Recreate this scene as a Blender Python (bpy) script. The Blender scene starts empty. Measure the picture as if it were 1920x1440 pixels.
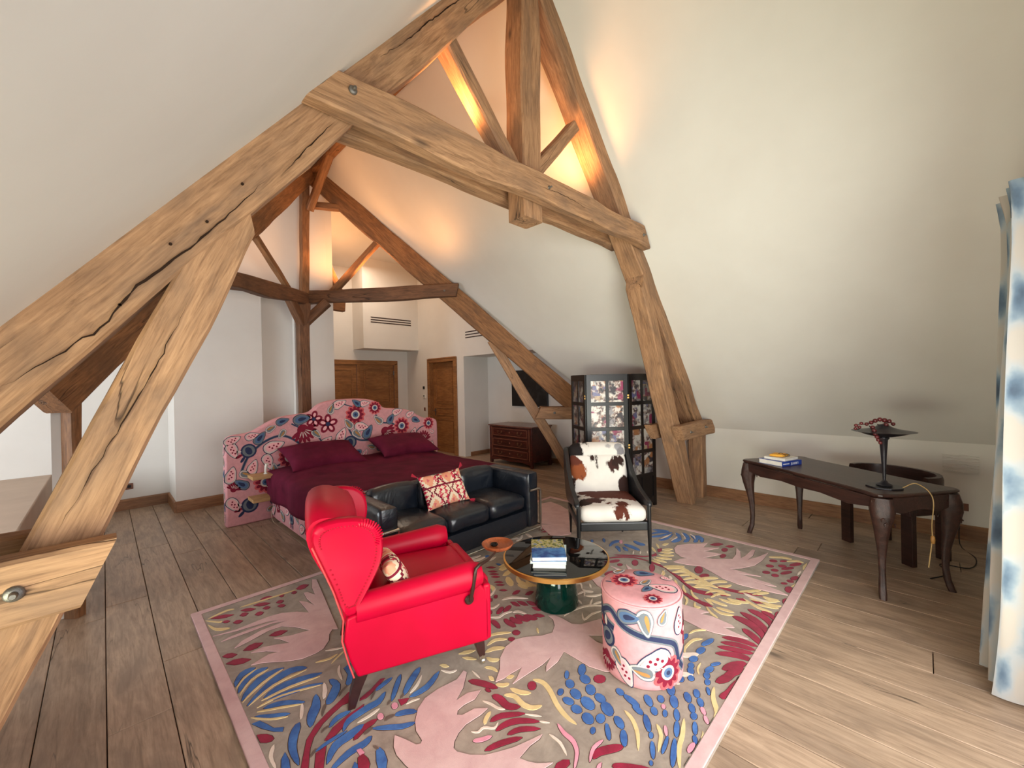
import bpy, bmesh, math, random
from mathutils import Vector, Matrix, noise
random.seed(7)
S = bpy.context.scene
COL = S.collection
PI = math.pi
def lin(c): return tuple((x/255/12.92 if x/255 <= .04045 else ((x/255+.055)/1.055)**2.4) for x in c)

# ---------------------------------------------------------------- camera, sky, lights, exposure
cam_d = bpy.data.cameras.new('camera'); cam = bpy.data.objects.new('camera', cam_d); COL.objects.link(cam)
YAW, PIT, ROL, FPX = 0.786676863, -0.00281947461, -0.0208316736, 769.18
fw = Vector((math.cos(YAW)*math.cos(PIT), math.sin(YAW)*math.cos(PIT), math.sin(PIT)))
rt = Vector((math.sin(YAW), -math.cos(YAW), 0)); up = rt.cross(fw)
rt2 = rt*math.cos(ROL)+up*math.sin(ROL); up2 = -rt*math.sin(ROL)+up*math.cos(ROL)
M = Matrix((rt2, up2, -fw)).transposed().to_4x4(); M.translation = (0, 0, 1.6)
cam.matrix_world = M
cam_d.sensor_width = 36; cam_d.lens = FPX/1920*36; cam_d.clip_start = .02
S.camera = cam
S.view_settings.view_transform = 'Standard'; S.view_settings.look = 'None'
S.view_settings.gamma = 1; S.view_settings.use_curve_mapping = False
S.view_settings.exposure = 0.20
wd = bpy.data.worlds.new('World'); S.world = wd; wd.use_nodes = True
wn = wd.node_tree.nodes; wn['Background'].inputs[0].default_value = (.80, .90, 1, 1); wn['Background'].inputs[1].default_value = 1.6

def area(name, loc, aim, sx, sy, power, col, spread=180):
    l = bpy.data.lights.new(name, 'AREA'); l.shape = 'RECTANGLE'; l.size = sx; l.size_y = sy; l.energy = power; l.color = col; l.spread = math.radians(spread)
    o = bpy.data.objects.new(name, l); COL.objects.link(o); o.location = loc
    o.rotation_euler = (Vector(aim)-Vector(loc)).to_track_quat('-Z', 'Y').to_euler(); return o
def lamp(name, loc, power, col, r=.05, aim=None, angle=150, blend=.8):
    l = bpy.data.lights.new(name, 'SPOT' if aim else 'POINT'); l.energy = power; l.color = col; l.shadow_soft_size = r
    if aim: l.spot_size = math.radians(angle); l.spot_blend = blend
    o = bpy.data.objects.new(name, l); COL.objects.link(o); o.location = loc
    if aim: o.rotation_euler = (Vector(aim)-Vector(loc)).to_track_quat('-Z', 'Y').to_euler()
    return o
area('daylight_gable_window', (1.25, -1.20, 1.30), (4.4, 2.7, .1), 2.6, 2.1, 80, (1, .97, .94), 140)
area('lawn_bounce_through_window', (2.4, -1.0, .25), (4.2, 2.6, 3.0), 1.8, .6, 30, (.95, 1, .70), 120)
area('left_fill', (-.82, .55, 1.15), (5, 1.0, 1.0), 1.5, 1.0, 32, (.98, .98, 1), 165)  # added soft fill for the right half; no dormer is built here
area('green_left_fill', (-.78, .95, .75), (5.0, 1.9, 3.3), 1.6, .5, 26, (.94, 1, .70), 110)  # added greenish fill aimed up the right slope, no opening behind it
area('daylight_left_wing_window', (-3.9, 4.9, 1.5), (2, 5.9, 1.2), 2.0, 1.6, 160, (.86, .94, 1))
area('corridor_fill', (3.9, 8.2, 4.3), (4.0, 8.3, 0), 1.0, 1.0, 22, (1, .84, .66))  # added warm fill that lifts the back walls
WARM = (1, .45, .16)
lamp('truss_uplight', (1.78, 2.28, 3.42), 28, WARM, .10, (1.9, 2.5, 5), 170)
lamp('truss_uplight', (3.12, 2.34, 3.42), 42, WARM, .10, (3.0, 2.8, 5), 170)
lamp('hub_uplight', (2.55, 6.35, 3.34), 20, WARM, .10, (2.7, 6.9, 5), 170)
lamp('hub_uplight', (3.1, 6.25, 3.26), 42, WARM, .10, (3.4, 6.6, 5), 170)
lamp('hub_uplight', (1.55, 6.05, 3.3), 16, WARM, .12, (1.5, 6.9, 5), 170)  # added warm fill, evens the glow on the upper left wall
lamp('corridor_warm_fill', (3.3, 8.0, 3.7), 34, WARM, .15, (3.6, 8.2, 5), 175)  # added lamp that tints the back ceiling peach
lamp('hub_uplight', (3.0, 4.9, 3.3), 18, WARM, .10, (3.4, 4.9, 5), 170)

# ---------------------------------------------------------------- nodes / materials
class NT:
    def __init__(s, name):
        s.m = bpy.data.materials.new(name); s.m.use_nodes = True; s.t = s.m.node_tree; s.n = s.t.nodes
        s.b = s.n['Principled BSDF']
    def new(s, typ, **kw):
        n = s.n.new(typ)
        for k, v in kw.items():
            if k.startswith('i_'): n.inputs[k[2:].replace('_', ' ')].default_value = v
            else: setattr(n, k, v)
        return n
    def ln(s, a, b): s.t.links.new(a, b)
    def coord(s, scale=(1, 1, 1), kind='Object', rnd=True, rot=(0, 0, 0)):
        tc = s.new('ShaderNodeTexCoord'); mp = s.new('ShaderNodeMapping'); mp.inputs['Scale'].default_value = scale; mp.inputs['Rotation'].default_value = rot
        if rnd:
            oi = s.new('ShaderNodeObjectInfo'); ad = s.new('ShaderNodeVectorMath', operation='MULTIPLY_ADD')
            cb = s.new('ShaderNodeCombineXYZ')
            for i, k in enumerate((37., 91., 53.)):
                mu = s.new('ShaderNodeMath', operation='MULTIPLY'); mu.inputs[1].default_value = k; s.ln(oi.outputs['Random'], mu.inputs[0]); s.ln(mu.outputs[0], cb.inputs[i])
            s.ln(tc.outputs[kind], ad.inputs[0]); ad.inputs[1].default_value = (1, 1, 1); s.ln(cb.outputs[0], ad.inputs[2])
            s.ln(ad.outputs[0], mp.inputs[0])
        else: s.ln(tc.outputs[kind], mp.inputs[0])
        return mp.outputs[0]
    def noise(s, vec, scale, detail=4, rough=.55, dist=0.):
        n = s.new('ShaderNodeTexNoise'); n.inputs['Scale'].default_value = scale; n.inputs['Detail'].default_value = detail
        n.inputs['Roughness'].default_value = rough; n.inputs['Distortion'].default_value = dist; s.ln(vec, n.inputs['Vector']); return n.outputs['Fac']
    def ramp(s, fac, stops, interp='LINEAR'):
        r = s.new('ShaderNodeValToRGB'); r.color_ramp.interpolation = interp
        e = r.color_ramp.elements
        while len(e) < len(stops): e.new(.5)
        for i, (p, c) in enumerate(stops): e[i].position = p; e[i].color = (*c, 1) if len(c) == 3 else c
        s.ln(fac, r.inputs[0]); return r.outputs[0]
    def mix(s, fac, a, b, mode='MIX'):
        m = s.new('ShaderNodeMix', data_type='RGBA', blend_type=mode)
        for k, v in ((0, fac), (6, a), (7, b)):
            if hasattr(v, 'links'): s.ln(v, m.inputs[k])
            else: m.inputs[k].default_value = v if k == 0 else (*v, 1)[:4]
        return m.outputs[2]
    def math(s, op, a, b=None, clamp=False):
        m = s.new('ShaderNodeMath', operation=op, use_clamp=clamp)
        for i, v in enumerate((a, b)):
            if v is None: continue
            if hasattr(v, 'links'): s.ln(v, m.inputs[i])
            else: m.inputs[i].default_value = v
        return m.outputs[0]
    def bump(s, h, strength=.3, dist=.01):
        b = s.new('ShaderNodeBump'); b.inputs['Strength'].default_value = strength; b.inputs['Distance'].default_value = dist
        s.ln(h, b.inputs['Height']); s.ln(b.outputs[0], s.b.inputs['Normal'])
    def fin(s, col=None, rough=.6, metal=0., spec=.5, coat=0.):
        if col is not None:
            if hasattr(col, 'links'): s.ln(col, s.b.inputs['Base Color'])
            else: s.b.inputs['Base Color'].default_value = (*col, 1)
        if hasattr(rough, 'links'): s.ln(rough, s.b.inputs['Roughness'])
        else: s.b.inputs['Roughness'].default_value = rough
        s.b.inputs['Metallic'].default_value = metal; s.b.inputs['Specular IOR Level'].default_value = spec
        s.b.inputs['Coat Weight'].default_value = coat; return s.m

def m_plain(name, rgb, rough=.6, metal=0., spec=.5, var=.12, scale=12, bump=.0, coat=0.):
    n = NT(name); c = lin(rgb); v = n.coord()
    f = n.noise(v, scale, 4)
    col = n.ramp(f, [(.3, tuple(x*(1-var) for x in c)), (.7, tuple(min(1, x*(1+var)) for x in c))])
    if bump: n.bump(n.noise(v, scale*8, 3), bump, .004)
    return n.fin(col, rough, metal, spec, coat)
def m_wood(name, light, dark, stain, sx=1.2, sy=14, rough=.55, crack=.0, knots=True, bump=.35, spec=.4, tone=.0):
    n = NT(name); l, d, k = lin(light), lin(dark), lin(stain)
    v = n.coord((sx, sy, sy)); v2 = n.coord((.9, 2.6, 2.6)); v3 = n.coord((1.7, 9, 9))
    fib = n.math('ADD', n.math('MULTIPLY', n.noise(v, 4, 7, .68, .7), .72), n.math('MULTIPLY', n.noise(n.coord((2.2, 34, 34)), 4, 4, .6), .28)); big = n.noise(v2, 2.2, 4, .6, .8)
    col = n.ramp(fib, [(.36, tuple(x*.82 for x in d)), (.5, tuple((a+b)/2 for a, b in zip(l, d))), (.62, l)])
    col = n.mix(n.ramp(big, [(.35, (0, 0, 0)), (.7, (1, 1, 1))]), col, tuple(x*.78 for x in l), 'MULTIPLY') if False else n.mix(n.math('MULTIPLY', n.ramp(big, [(.45, (0, 0, 0)), (.66, (1, 1, 1))]), .6), col, k)
    h = fib
    if knots:
        vo = n.new('ShaderNodeTexVoronoi'); vo.inputs['Scale'].default_value = 1.0; n.ln(n.coord((.9, 2.6, 2.6)), vo.inputs['Vector'])
        kk = n.ramp(vo.outputs['Distance'], [(.02, (1, 1, 1)), (.07, (0, 0, 0))])
        col = n.mix(n.math('MULTIPLY', kk, .75), col, tuple(x*.35 for x in k))
    if crack:
        cn = n.noise(n.coord((.28, 3.2, 3.2)), 1.5, 4, .5, .25)
        ab = n.math('ABSOLUTE', n.math('SUBTRACT', cn, .5))
        gate = n.ramp(n.noise(n.coord((.8, 1.5, 1.5)), 1.7, 2), [(.54, (0, 0, 0)), (.62, (1, 1, 1))])
        ck = n.math('MULTIPLY', n.ramp(ab, [(.0, (1, 1, 1)), (crack, (0, 0, 0))]), gate)
        col = n.mix(n.math('MULTIPLY', ck, .85), col, tuple(x*.12 for x in d))
        h = n.math('SUBTRACT', n.math('MULTIPLY', fib, .4), n.math('MULTIPLY', ck, 2.))
    if tone:
        oi = n.new('ShaderNodeObjectInfo'); t = n.math('ADD', n.math('MULTIPLY', oi.outputs['Random'], tone), 1-tone*.6)
        cb = n.new('ShaderNodeCombineColor'); [n.ln(t, cb.inputs[i]) for i in range(3)]
        col = n.mix(1., col, cb.outputs[0], 'MULTIPLY')
    n.bump(h, bump, .006)
    return n.fin(col, rough, 0, spec)

n_ = NT('wall_plaster'); v_ = n_.coord(rnd=False)
n_.bump(n_.noise(v_, 60, 3), .06, .002)
M_PL = n_.fin(n_.ramp(n_.noise(v_, 1.5, 4), [(.3, (.72, .685, .64)), (.7, (.77, .74, .695))]), .85, 0, .2)
M_LEDGE = m_plain('ledge_plaster', (186, 164, 146), .8, 0, .3, .06, 3)
M_OAK = m_wood('hewn_oak', (184, 142, 106), (140, 102, 72), (112, 88, 72), 1.0, 11, .7, .007, True, .5)
M_OAK2 = m_wood('hewn_oak_dark', (160, 112, 72), (116, 78, 48), (92, 66, 48), 1.1, 11, .7, .007, True, .5)
M_OAK3 = m_wood('hewn_oak_brown', (132, 92, 64), (94, 64, 44), (74, 54, 42), 1.1, 11, .7, .007, True, .5)
M_FLOOR = m_wood('floor_oak', (184, 158, 134), (152, 127, 105), (126, 106, 90), .9, 9, .42, .004, True, .18, .5, .22)
M_DOOR = m_wood('door_oak', (168, 116, 68), (130, 84, 46), (112, 74, 42), 1.2, 12, .5, 0, False, .2)
M_BASE = m_wood('baseboard_oak', (160, 116, 82), (128, 88, 60), (110, 78, 56), 1.2, 12, .5, 0, False, .2)
M_DARK = m_plain('dark_joint_wood', (46, 32, 24), .9, 0, .1)  # very dark brown for the slab under the planks, pegs and cracks
M_IRON = m_plain('iron_bolt', (120, 116, 112), .45, .8, .5, .3, 40, .3)
M_BLACK = m_plain('black_slot', (24, 20, 20), .7)

# ---------------------------------------------------------------- geometry
class G:
    def __init__(s): s.v = []; s.f = []; s.mi = []
    def add(s, vs, fs, M=None, mi=0):
        o = len(s.v)
        s.v += [tuple(M @ Vector(p)) if M is not None else tuple(p) for p in vs]
        s.f += [tuple(i+o for i in f) for f in fs]; s.mi += [mi]*len(fs); return s
    def box(s, a, b, M=None, mi=0):
        (x0, y0, z0), (x1, y1, z1) = a, b
        vs = [(x0,y0,z0),(x1,y0,z0),(x1,y1,z0),(x0,y1,z0),(x0,y0,z1),(x1,y0,z1),(x1,y1,z1),(x0,y1,z1)]
        return s.add(vs, [(0,3,2,1),(4,5,6,7),(0,1,5,4),(1,2,6,5),(2,3,7,6),(3,0,4,7)], M, mi)
    def lathe(s, prof, n=32, M=None, mi=0, cap=True):
        vs = []; fs = []
        for (r, z) in prof:
            for k in range(n): a = 2*PI*k/n; vs.append((r*math.cos(a), r*math.sin(a), z))
        for i in range(len(prof)-1):
            for k in range(n): fs.append((i*n+k, i*n+(k+1) % n, (i+1)*n+(k+1) % n, (i+1)*n+k))
        if cap:
            fs.append(tuple(reversed(range(n)))); fs.append(tuple(range((len(prof)-1)*n, len(prof)*n)))
        return s.add(vs, fs, M, mi)
    def tube(s, pts, r, n=10, M=None, mi=0, close=False):
        pts = [Vector(p) for p in pts]; m = len(pts); vs = []; fs = []
        rs = r if isinstance(r, (list, tuple)) else [r]*m
        ref = None
        for i, p in enumerate(pts):
            a = pts[(i-1) % m] if (close or i > 0) else p; b = pts[(i+1) % m] if (close or i < m-1) else p
            t = (b-a).normalized()
            if ref is None: ref = t.orthogonal().normalized()
            else: ref = (ref-t*ref.dot(t)).normalized()
            q = t.cross(ref)
            for k in range(n): ang = 2*PI*k/n; vs.append(p+ref*math.cos(ang)*rs[i]+q*math.sin(ang)*rs[i])
        for i in range(m if close else m-1):
            j = (i+1) % m
            for k in range(n): fs.append((i*n+k, i*n+(k+1) % n, j*n+(k+1) % n, j*n+k))
        if not close: fs.append(tuple(reversed(range(n)))); fs.append(tuple(range((m-1)*n, m*n)))
        return s.add(vs, fs, M, mi)
    def prism(s, poly, a, b, axis='z', M=None, mi=0):
        n = len(poly)
        def mk(p, h): return {'z': (p[0], p[1], h), 'y': (p[0], h, p[1]), 'x': (h, p[0], p[1])}[axis]
        vs = [mk(p, a) for p in poly]+[mk(p, b) for p in poly]
        fs = [tuple(reversed(range(n))), tuple(range(n, 2*n))]+[(i, (i+1) % n, n+(i+1) % n, n+i) for i in range(n)]
        return s.add(vs, fs, M, mi)
    def loft(s, rings, M=None, mi=0, cap=True, closed=True):
        n = len(rings[0]); vs = [p for r in rings for p in r]; fs = []
        for i in range(len(rings)-1):
            for k in range(n if closed else n-1): fs.append((i*n+k, i*n+(k+1) % n, (i+1)*n+(k+1) % n, (i+1)*n+k))
        if cap and closed: fs.append(tuple(reversed(range(n)))); fs.append(tuple(range((len(rings)-1)*n, len(rings)*n)))
        return s.add(vs, fs, M, mi)
    def cushion(s, w, d, h, r=.04, puff=.02, n=(10, 8, 3), M=None, mi=0, wr=0., seed=0, soft=1.):
        # rounded, puffed box centred at the origin
        nx, ny, nz = n; bmx = []
        def face(o, du, dv, nu, nv):
            vs = [(o+du*(i/nu)+dv*(j/nv)) for j in range(nv+1) for i in range(nu+1)]
            fs = [(j*(nu+1)+i, j*(nu+1)+i+1, (j+1)*(nu+1)+i+1, (j+1)*(nu+1)+i) for j in range(nv) for i in range(nu)]
            return vs, fs
        V_ = Vector; allv = []; allf = []
        for o, du, dv, a, b in ((V_((-1,-1,1)), V_((2,0,0)), V_((0,2,0)), nx, ny), (V_((-1,1,-1)), V_((2,0,0)), V_((0,-2,0)), nx, ny),
                                (V_((-1,-1,-1)), V_((2,0,0)), V_((0,0,2)), nx, nz), (V_((1,1,-1)), V_((-2,0,0)), V_((0,0,2)), nx, nz),
                                (V_((-1,1,-1)), V_((0,-2,0)), V_((0,0,2)), ny, nz), (V_((1,-1,-1)), V_((0,2,0)), V_((0,0,2)), ny, nz)):
            vs, fs = face(o, du, dv, a, b); k = len(allv); allv += vs; allf += [tuple(i+k for i in f) for f in fs]
        H = V_((w/2, d/2, h/2)); out = []
        r = min(r, w/2*.98, d/2*.98, h/2*.98)
        for p in allv:
            # cluster samples toward the rim
            q = V_([math.copysign(abs(c)**.8, c) for c in p])
            full = V_((q.x*H.x, q.y*H.y, q.z*H.z)); core = V_([max(-(H[i]-r), min(H[i]-r, full[i])) for i in range(3)])
            dlt = full-core
            if dlt.length > 1e-9:
                # push to rounded shell
                m_ = max(abs(full[i])/H[i] for i in range(3))
                full = core+dlt.normalized()*r if m_ > .999 else full
            bx, by, bz = 1-q.x**2, 1-q.y**2, 1-q.z**2
            full.z += math.copysign(puff*bx*by, q.z) if abs(q.z) > .999 else puff*bx*by*q.z
            full.x += puff*.35*by*bz*(1 if q.x > 0 else -1) if abs(q.x) > .999 else 0
            full.y += puff*.35*bx*bz*(1 if q.y > 0 else -1) if abs(q.y) > .999 else 0
            if wr: full += V_((noise.noise(full*9+V_((seed, 0, 0))), noise.noise(full*9+V_((0, seed, 5))), noise.noise(full*7+V_((3, 0, seed)))))*wr
            out.append(full)
        return s.add(out, allf, M, mi)
    def mesh(s, name, mats, smooth=None, weld=True):
        me = bpy.data.meshes.new(name); me.from_pydata(s.v, [], s.f)
        for m in (mats if isinstance(mats, (list, tuple)) else [mats]): me.materials.append(m)
        if any(s.mi): me.polygons.foreach_set('material_index', s.mi)
        bm = bmesh.new(); bm.from_mesh(me)
        if weld: bmesh.ops.remove_doubles(bm, verts=bm.verts, dist=1e-5)
        bmesh.ops.recalc_face_normals(bm, faces=bm.faces); bm.to_mesh(me); bm.free()
        if smooth is not None:
            me.polygons.foreach_set('use_smooth', [True]*len(me.polygons))
            try: me.set_sharp_from_angle(angle=math.radians(smooth))
            except Exception: pass
        me.update(); return me
    def obj(s, name, mats, parent=None, M=None, smooth=None, bevel=0, sub=0, seg=2, label=None, solid=0, weld=True):
        o = bpy.data.objects.new(name, s.mesh(name, mats, smooth, weld)); COL.objects.link(o)
        if parent is not None: o.parent = parent
        if M is not None: o.matrix_local = M if isinstance(M, Matrix) else Matrix.Translation(M)
        if solid: md = o.modifiers.new('s', 'SOLIDIFY'); md.thickness = solid; md.offset = 0
        if bevel: md = o.modifiers.new('b', 'BEVEL'); md.width = bevel; md.segments = seg; md.limit_method = 'ANGLE'; md.angle_limit = math.radians(40)
        if sub: md = o.modifiers.new('u', 'SUBSURF'); md.levels = sub; md.render_levels = sub
        if label: o['label'] = label
        return o
def T(x, y, z): return Matrix.Translation((x, y, z))
def RZ(a): return Matrix.Rotation(a, 4, 'Z')
def RX(a): return Matrix.Rotation(a, 4, 'X')
def RY(a): return Matrix.Rotation(a, 4, 'Y')
def thing(name, label, cat, loc=(0, 0, 0), rz=0, group=None):
    o = bpy.data.objects.new(name, None); COL.objects.link(o); o.location = loc; o.rotation_euler = (0, 0, rz); o.empty_display_size = .1
    return tag(o, label, cat, group)
def tag(o, label, cat, group=None):
    o['label'] = label; o['category'] = cat
    if group: o['group'] = group
    return o
def struct(o): o['kind'] = 'structure'; return o
def cbox(name, a, b, mat, parent=None, bevel=0, label=None, M=None, smooth=None):
    c = tuple((p+q)/2 for p, q in zip(a, b)); g = G().box(tuple(p-q for p, q in zip(a, c)), tuple(p-q for p, q in zip(b, c)))
    MM = T(*c) if M is None else M @ T(*c)
    return g.obj(name, mat, parent, MM, bevel=bevel, label=label, smooth=smooth)

def beam(name, A, B, h, t, mat, parent=None, org=(0, 0, 0), dep=(0, 1, 0), amp=.008, seed=0, n=None, hf=None, off=None, cutA=0, cutB=0, seg=.12, ch=.012, label=None):
    """hewn beam: A,B centre line, h height across the truss plane, t thickness along dep."""
    A, B, dep = Vector(A), Vector(B), Vector(dep).normalized()
    X = (B-A); L = X.length; X.normalize(); Yv = dep.cross(X).normalized(); Zv = X.cross(Yv)
    n = n or max(4, int(L/seg)); g = G(); rings = []
    for i in range(n+1):
        s = i/n; hh = (hf(s) if hf else 1)*h/2; oo = off(s) if off else 0; tt = t/2
        c = min(ch, hh*.4)
        ring = [(-hh, -tt+c), (-hh, 0), (-hh, tt-c), (-hh+c, tt), (0, tt), (hh-c, tt), (hh, tt-c), (hh, 0), (hh, -tt+c), (hh-c, -tt), (0, -tt), (-hh+c, -tt)]
        out = []
        for k, (y, z) in enumerate(ring):
            x = -L/2+L*s+(cutA*y*(1-s) + cutB*y*s)
            ey = noise.noise(Vector((s*L*1.6+seed*7.3, 1.7*(1 if y > 0 else -1), seed)))*amp*1.6
            ez = noise.noise(Vector((s*L*2.1+seed*3.1, 5+1.3*(1 if z > 0 else -1), seed)))*amp
            e = Vector((noise.noise(Vector((x*6, y*20, z*20+seed)))*.003,)*2)
            out.append((x, y+oo+ey+e.x, z+ez+e.y))
        rings.append(out)
    g.loft(rings)
    Mx = Matrix((X, Yv, Zv)).transposed().to_4x4(); Mx.translation = (A+B)/2-Vector(org)
    return g.obj(name, mat, parent, Mx, smooth=38, label=label)
# ================================================================ SETTING
def plane(name, pts, thick=.12, away=None, mat=M_PL, holes=None):
    """slab whose visible face is the polygon; thickness grows away from point `away`"""
    P_ = [Vector(p) for p in pts]; nrm = (P_[1]-P_[0]).cross(P_[2]-P_[0]).normalized()
    c = sum(P_, Vector())/len(P_)
    if (c-Vector(away)).dot(nrm) < 0: nrm = -nrm
    n = len(P_); vs = [p-c for p in P_]+[p-c+nrm*thick for p in P_]
    fs = [tuple(range(n)), tuple(reversed(range(n, 2*n)))]+[(i, (i+1) % n, n+(i+1) % n, n+i) for i in range(n)]
    return struct(G().add(vs, fs).obj(name, mat, None, T(*c)))
CIN = (2.4, 2.5, 1.6)
KX, KZ, SL, RXc, RZc, RY_ = 5.85, .93, 1.2, 2.4, 5.07, 6.85
GY = -.50
# main room roof slopes
plane('ceiling_right', [(KX, GY, KZ), (KX, 3.4, KZ), (RXc, RY_, RZc), (RXc, GY, RZc)], .15, CIN)
plane('ceiling_left', [(-.95, GY, KZ), (-.95, 3.5, KZ), (RXc, RY_, RZc), (RXc, GY, RZc)], .15, CIN)
plane('wall_right', [(KX, GY, 0), (KX, 3.4, 0), (KX, 3.4, KZ), (KX, GY, KZ)], .15, CIN)
plane('wall_left', [(-.95, GY, 0), (-.95, 3.5, 0), (-.95, 3.5, KZ), (-.95, GY, KZ)], .15, CIN)
# gable wall behind the camera with its large window opening (x .1..2.78, z .05..2.45)
g = G()
for a, b in (((-.95, 0), (.1, KZ)), ((2.78, 0), (KX, KZ)), ((.1, 0), (2.78, .05))):
    g.box((a[0], GY-.3, a[1]), (b[0], GY, b[1]))
gl = lambda x: KZ+(x+.95)*1.236; gr = lambda x: KZ+(KX-x)*SL
g.prism([(-.95, KZ), (.1, KZ), (.1, gl(.1))], GY-.3, GY, 'y')
g.prism([(.1, 2.45), (2.78, 2.45), (2.78, gr(2.78)), (RXc, RZc), (.1, max(2.46, gl(.1)))], GY-.3, GY, 'y') if gl(.1) > 2.45 else g.prism([(.3, 2.475), (2.78, 2.475), (2.78, gr(2.78)), (RXc, RZc)], GY-.3, GY, 'y')
g.prism([(2.78, KZ), (KX, KZ), (2.78, gr(2.78))], GY-.3, GY, 'y')
struct(g.obj('wall_front', M_PL))
M_FRAME = m_plain('window_frame_paint', (225, 222, 214), .5)
wf = struct(G().box((.1, GY-.22, .05), (.17, GY-.16, 2.45)).obj('window_1', M_FRAME))
for x0, x1, z0, z1 in ((2.71, 2.78, .05, 2.45), (1.54, 1.61, .05, 2.45), (.17, 2.71, .05, .13), (.17, 2.71, 2.38, 2.45)):
    G().box((x0, GY-.22, z0), (x1, GY-.16, z1)).obj('window_frame', M_FRAME, wf)
# right wing beyond the valley truss
plane('ceiling_right_wing', [(KX, 3.4, KZ), (RXc, RY_, RZc), (7.0, RY_, RZc), (7.0, 3.4, KZ)], .12, (5.5, 6.5, 1))
plane('wall_right_return', [(KX+.15, 3.4, 0), (6.6, 3.4, 0), (6.6, 3.4, KZ), (KX+.15, 3.4, KZ)], .1, (6, 6, 1))
plane('wall_alcove_back', [(6.3, 3.4, 0), (6.3, 7.1, 0), (6.3, 7.1, 2.3), (6.3, 3.4, 2.3)], .1, (5, 5, 1))
plane('wall_alcove_side', [(5.75, 7.1, 0), (6.4, 7.1, 0), (6.4, 7.1, 2.3), (5.75, 7.1, 2.3)], .1, (5.8, 6, 1))
plane('ceiling_alcove', [(5.75, 4.2, 2.2), (6.4, 4.2, 2.2), (6.4, 7.1, 2.2), (5.75, 7.1, 2.2)], .08, (5.8, 6, 1))
# wall holding door: x = 5.6 ; door opening y 7.40..8.44, z<2.15
g = G().box((5.6, 7.1, 0), (5.75, 7.40, 5.2)).box((5.6, 8.44, 0), (5.75, 9.46, 5.2)).box((5.6, 7.40, 2.15), (5.75, 8.44, 5.2)).box((5.6, 4.2, 2.2), (5.75, 7.1, 5.2))
struct(g.obj('wall_door', M_PL))
# closet wall y = 9.45, box with vent
g = G().box((2.3, 9.45, 2.16), (5.75, 9.6, 5.2)).box((5.25, 9.45, 0), (5.75, 9.6, 2.16)).box((2.3, 9.45, 0), (3.2, 9.6, 2.16))
struct(g.obj('wall_closet', M_PL))
struct(cbox('trim_1', (4.18, 8.9, 2.455), (5.6, 9.45, 5.0), M_PL, None))
bpy.data.objects['trim_1']['label'] = 'plaster boxing above the closet holding a slot grille'
plane('ceiling_back', [(2.3, RY_, RZc), (5.75, RY_, RZc), (5.75, 9.6, 4.32), (2.3, 9.6, 4.32)], .12, (4, 8, 1))
# back wall of the left part, pier and recess
struct(cbox('wall_back', (-4.2, RY_+.03, 3.03), (2.62, RY_+.18, 5.12), M_PL))
struct(cbox('wall_back_pier', (.65, RY_+.03, 0), (1.67, 7.75, 3.03), M_PL))
struct(cbox('wall_bed_pier', (2.12, RY_+.03, 0), (2.72, 9.5, 3.03), M_PL))
struct(cbox('wall_upper_pier', (2.62, RY_+.03, 3.03), (2.72, 9.5, 5.12), M_PL))
struct(cbox('wall_recess_panel', (1.67, 6.98, 0), (2.12, 7.3, 3.03), M_PL))
struct(cbox('wall_recess', (-4.2, 7.6, 0), (2.2, 7.75, 3.03), M_PL))
plane('ceiling_recess', [(-4.2, RY_+.18, 3.03), (2.2, RY_+.18, 3.03), (2.2, 7.7, 3.03), (-4.2, 7.7, 3.03)], .06, (0, 7, 1))
# left wing
plane('wall_left_wing_front', [(-.95, 3.5, 0), (-4.2, 3.5, 0), (-4.2, 3.5, KZ), (-.95, 3.5, KZ)], .1, (-2, 6, 1))
plane('ceiling_left_wing', [(-.95, 3.5, KZ), (RXc, RY_, RZc), (-4.2, RY_, RZc), (-4.2, 3.5, KZ)], .12, (-2, 6.5, 1))
plane('wall_left_wing_end', [(-4.2, 3.4, 0), (-4.2, 7.7, 0), (-4.2, 7.7, 5.1), (-4.2, 3.4, 5.1)], .1, (-2, 6, 1))
# low plastered ledge
struct(cbox('trim_2', (-2.6, 4.32, 0), (-.46, 7.6, .59), M_LEDGE, None, .01)); bpy.data.objects['trim_2']['label'] = 'low beige plastered ledge along the left wall'
struct(cbox('trim_3', (-.262, 4.31, 0), (-.205, 4.6, 1.75), M_PL)); bpy.data.objects['trim_3']['label'] = 'thin plaster pier beside the left oak post'

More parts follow.
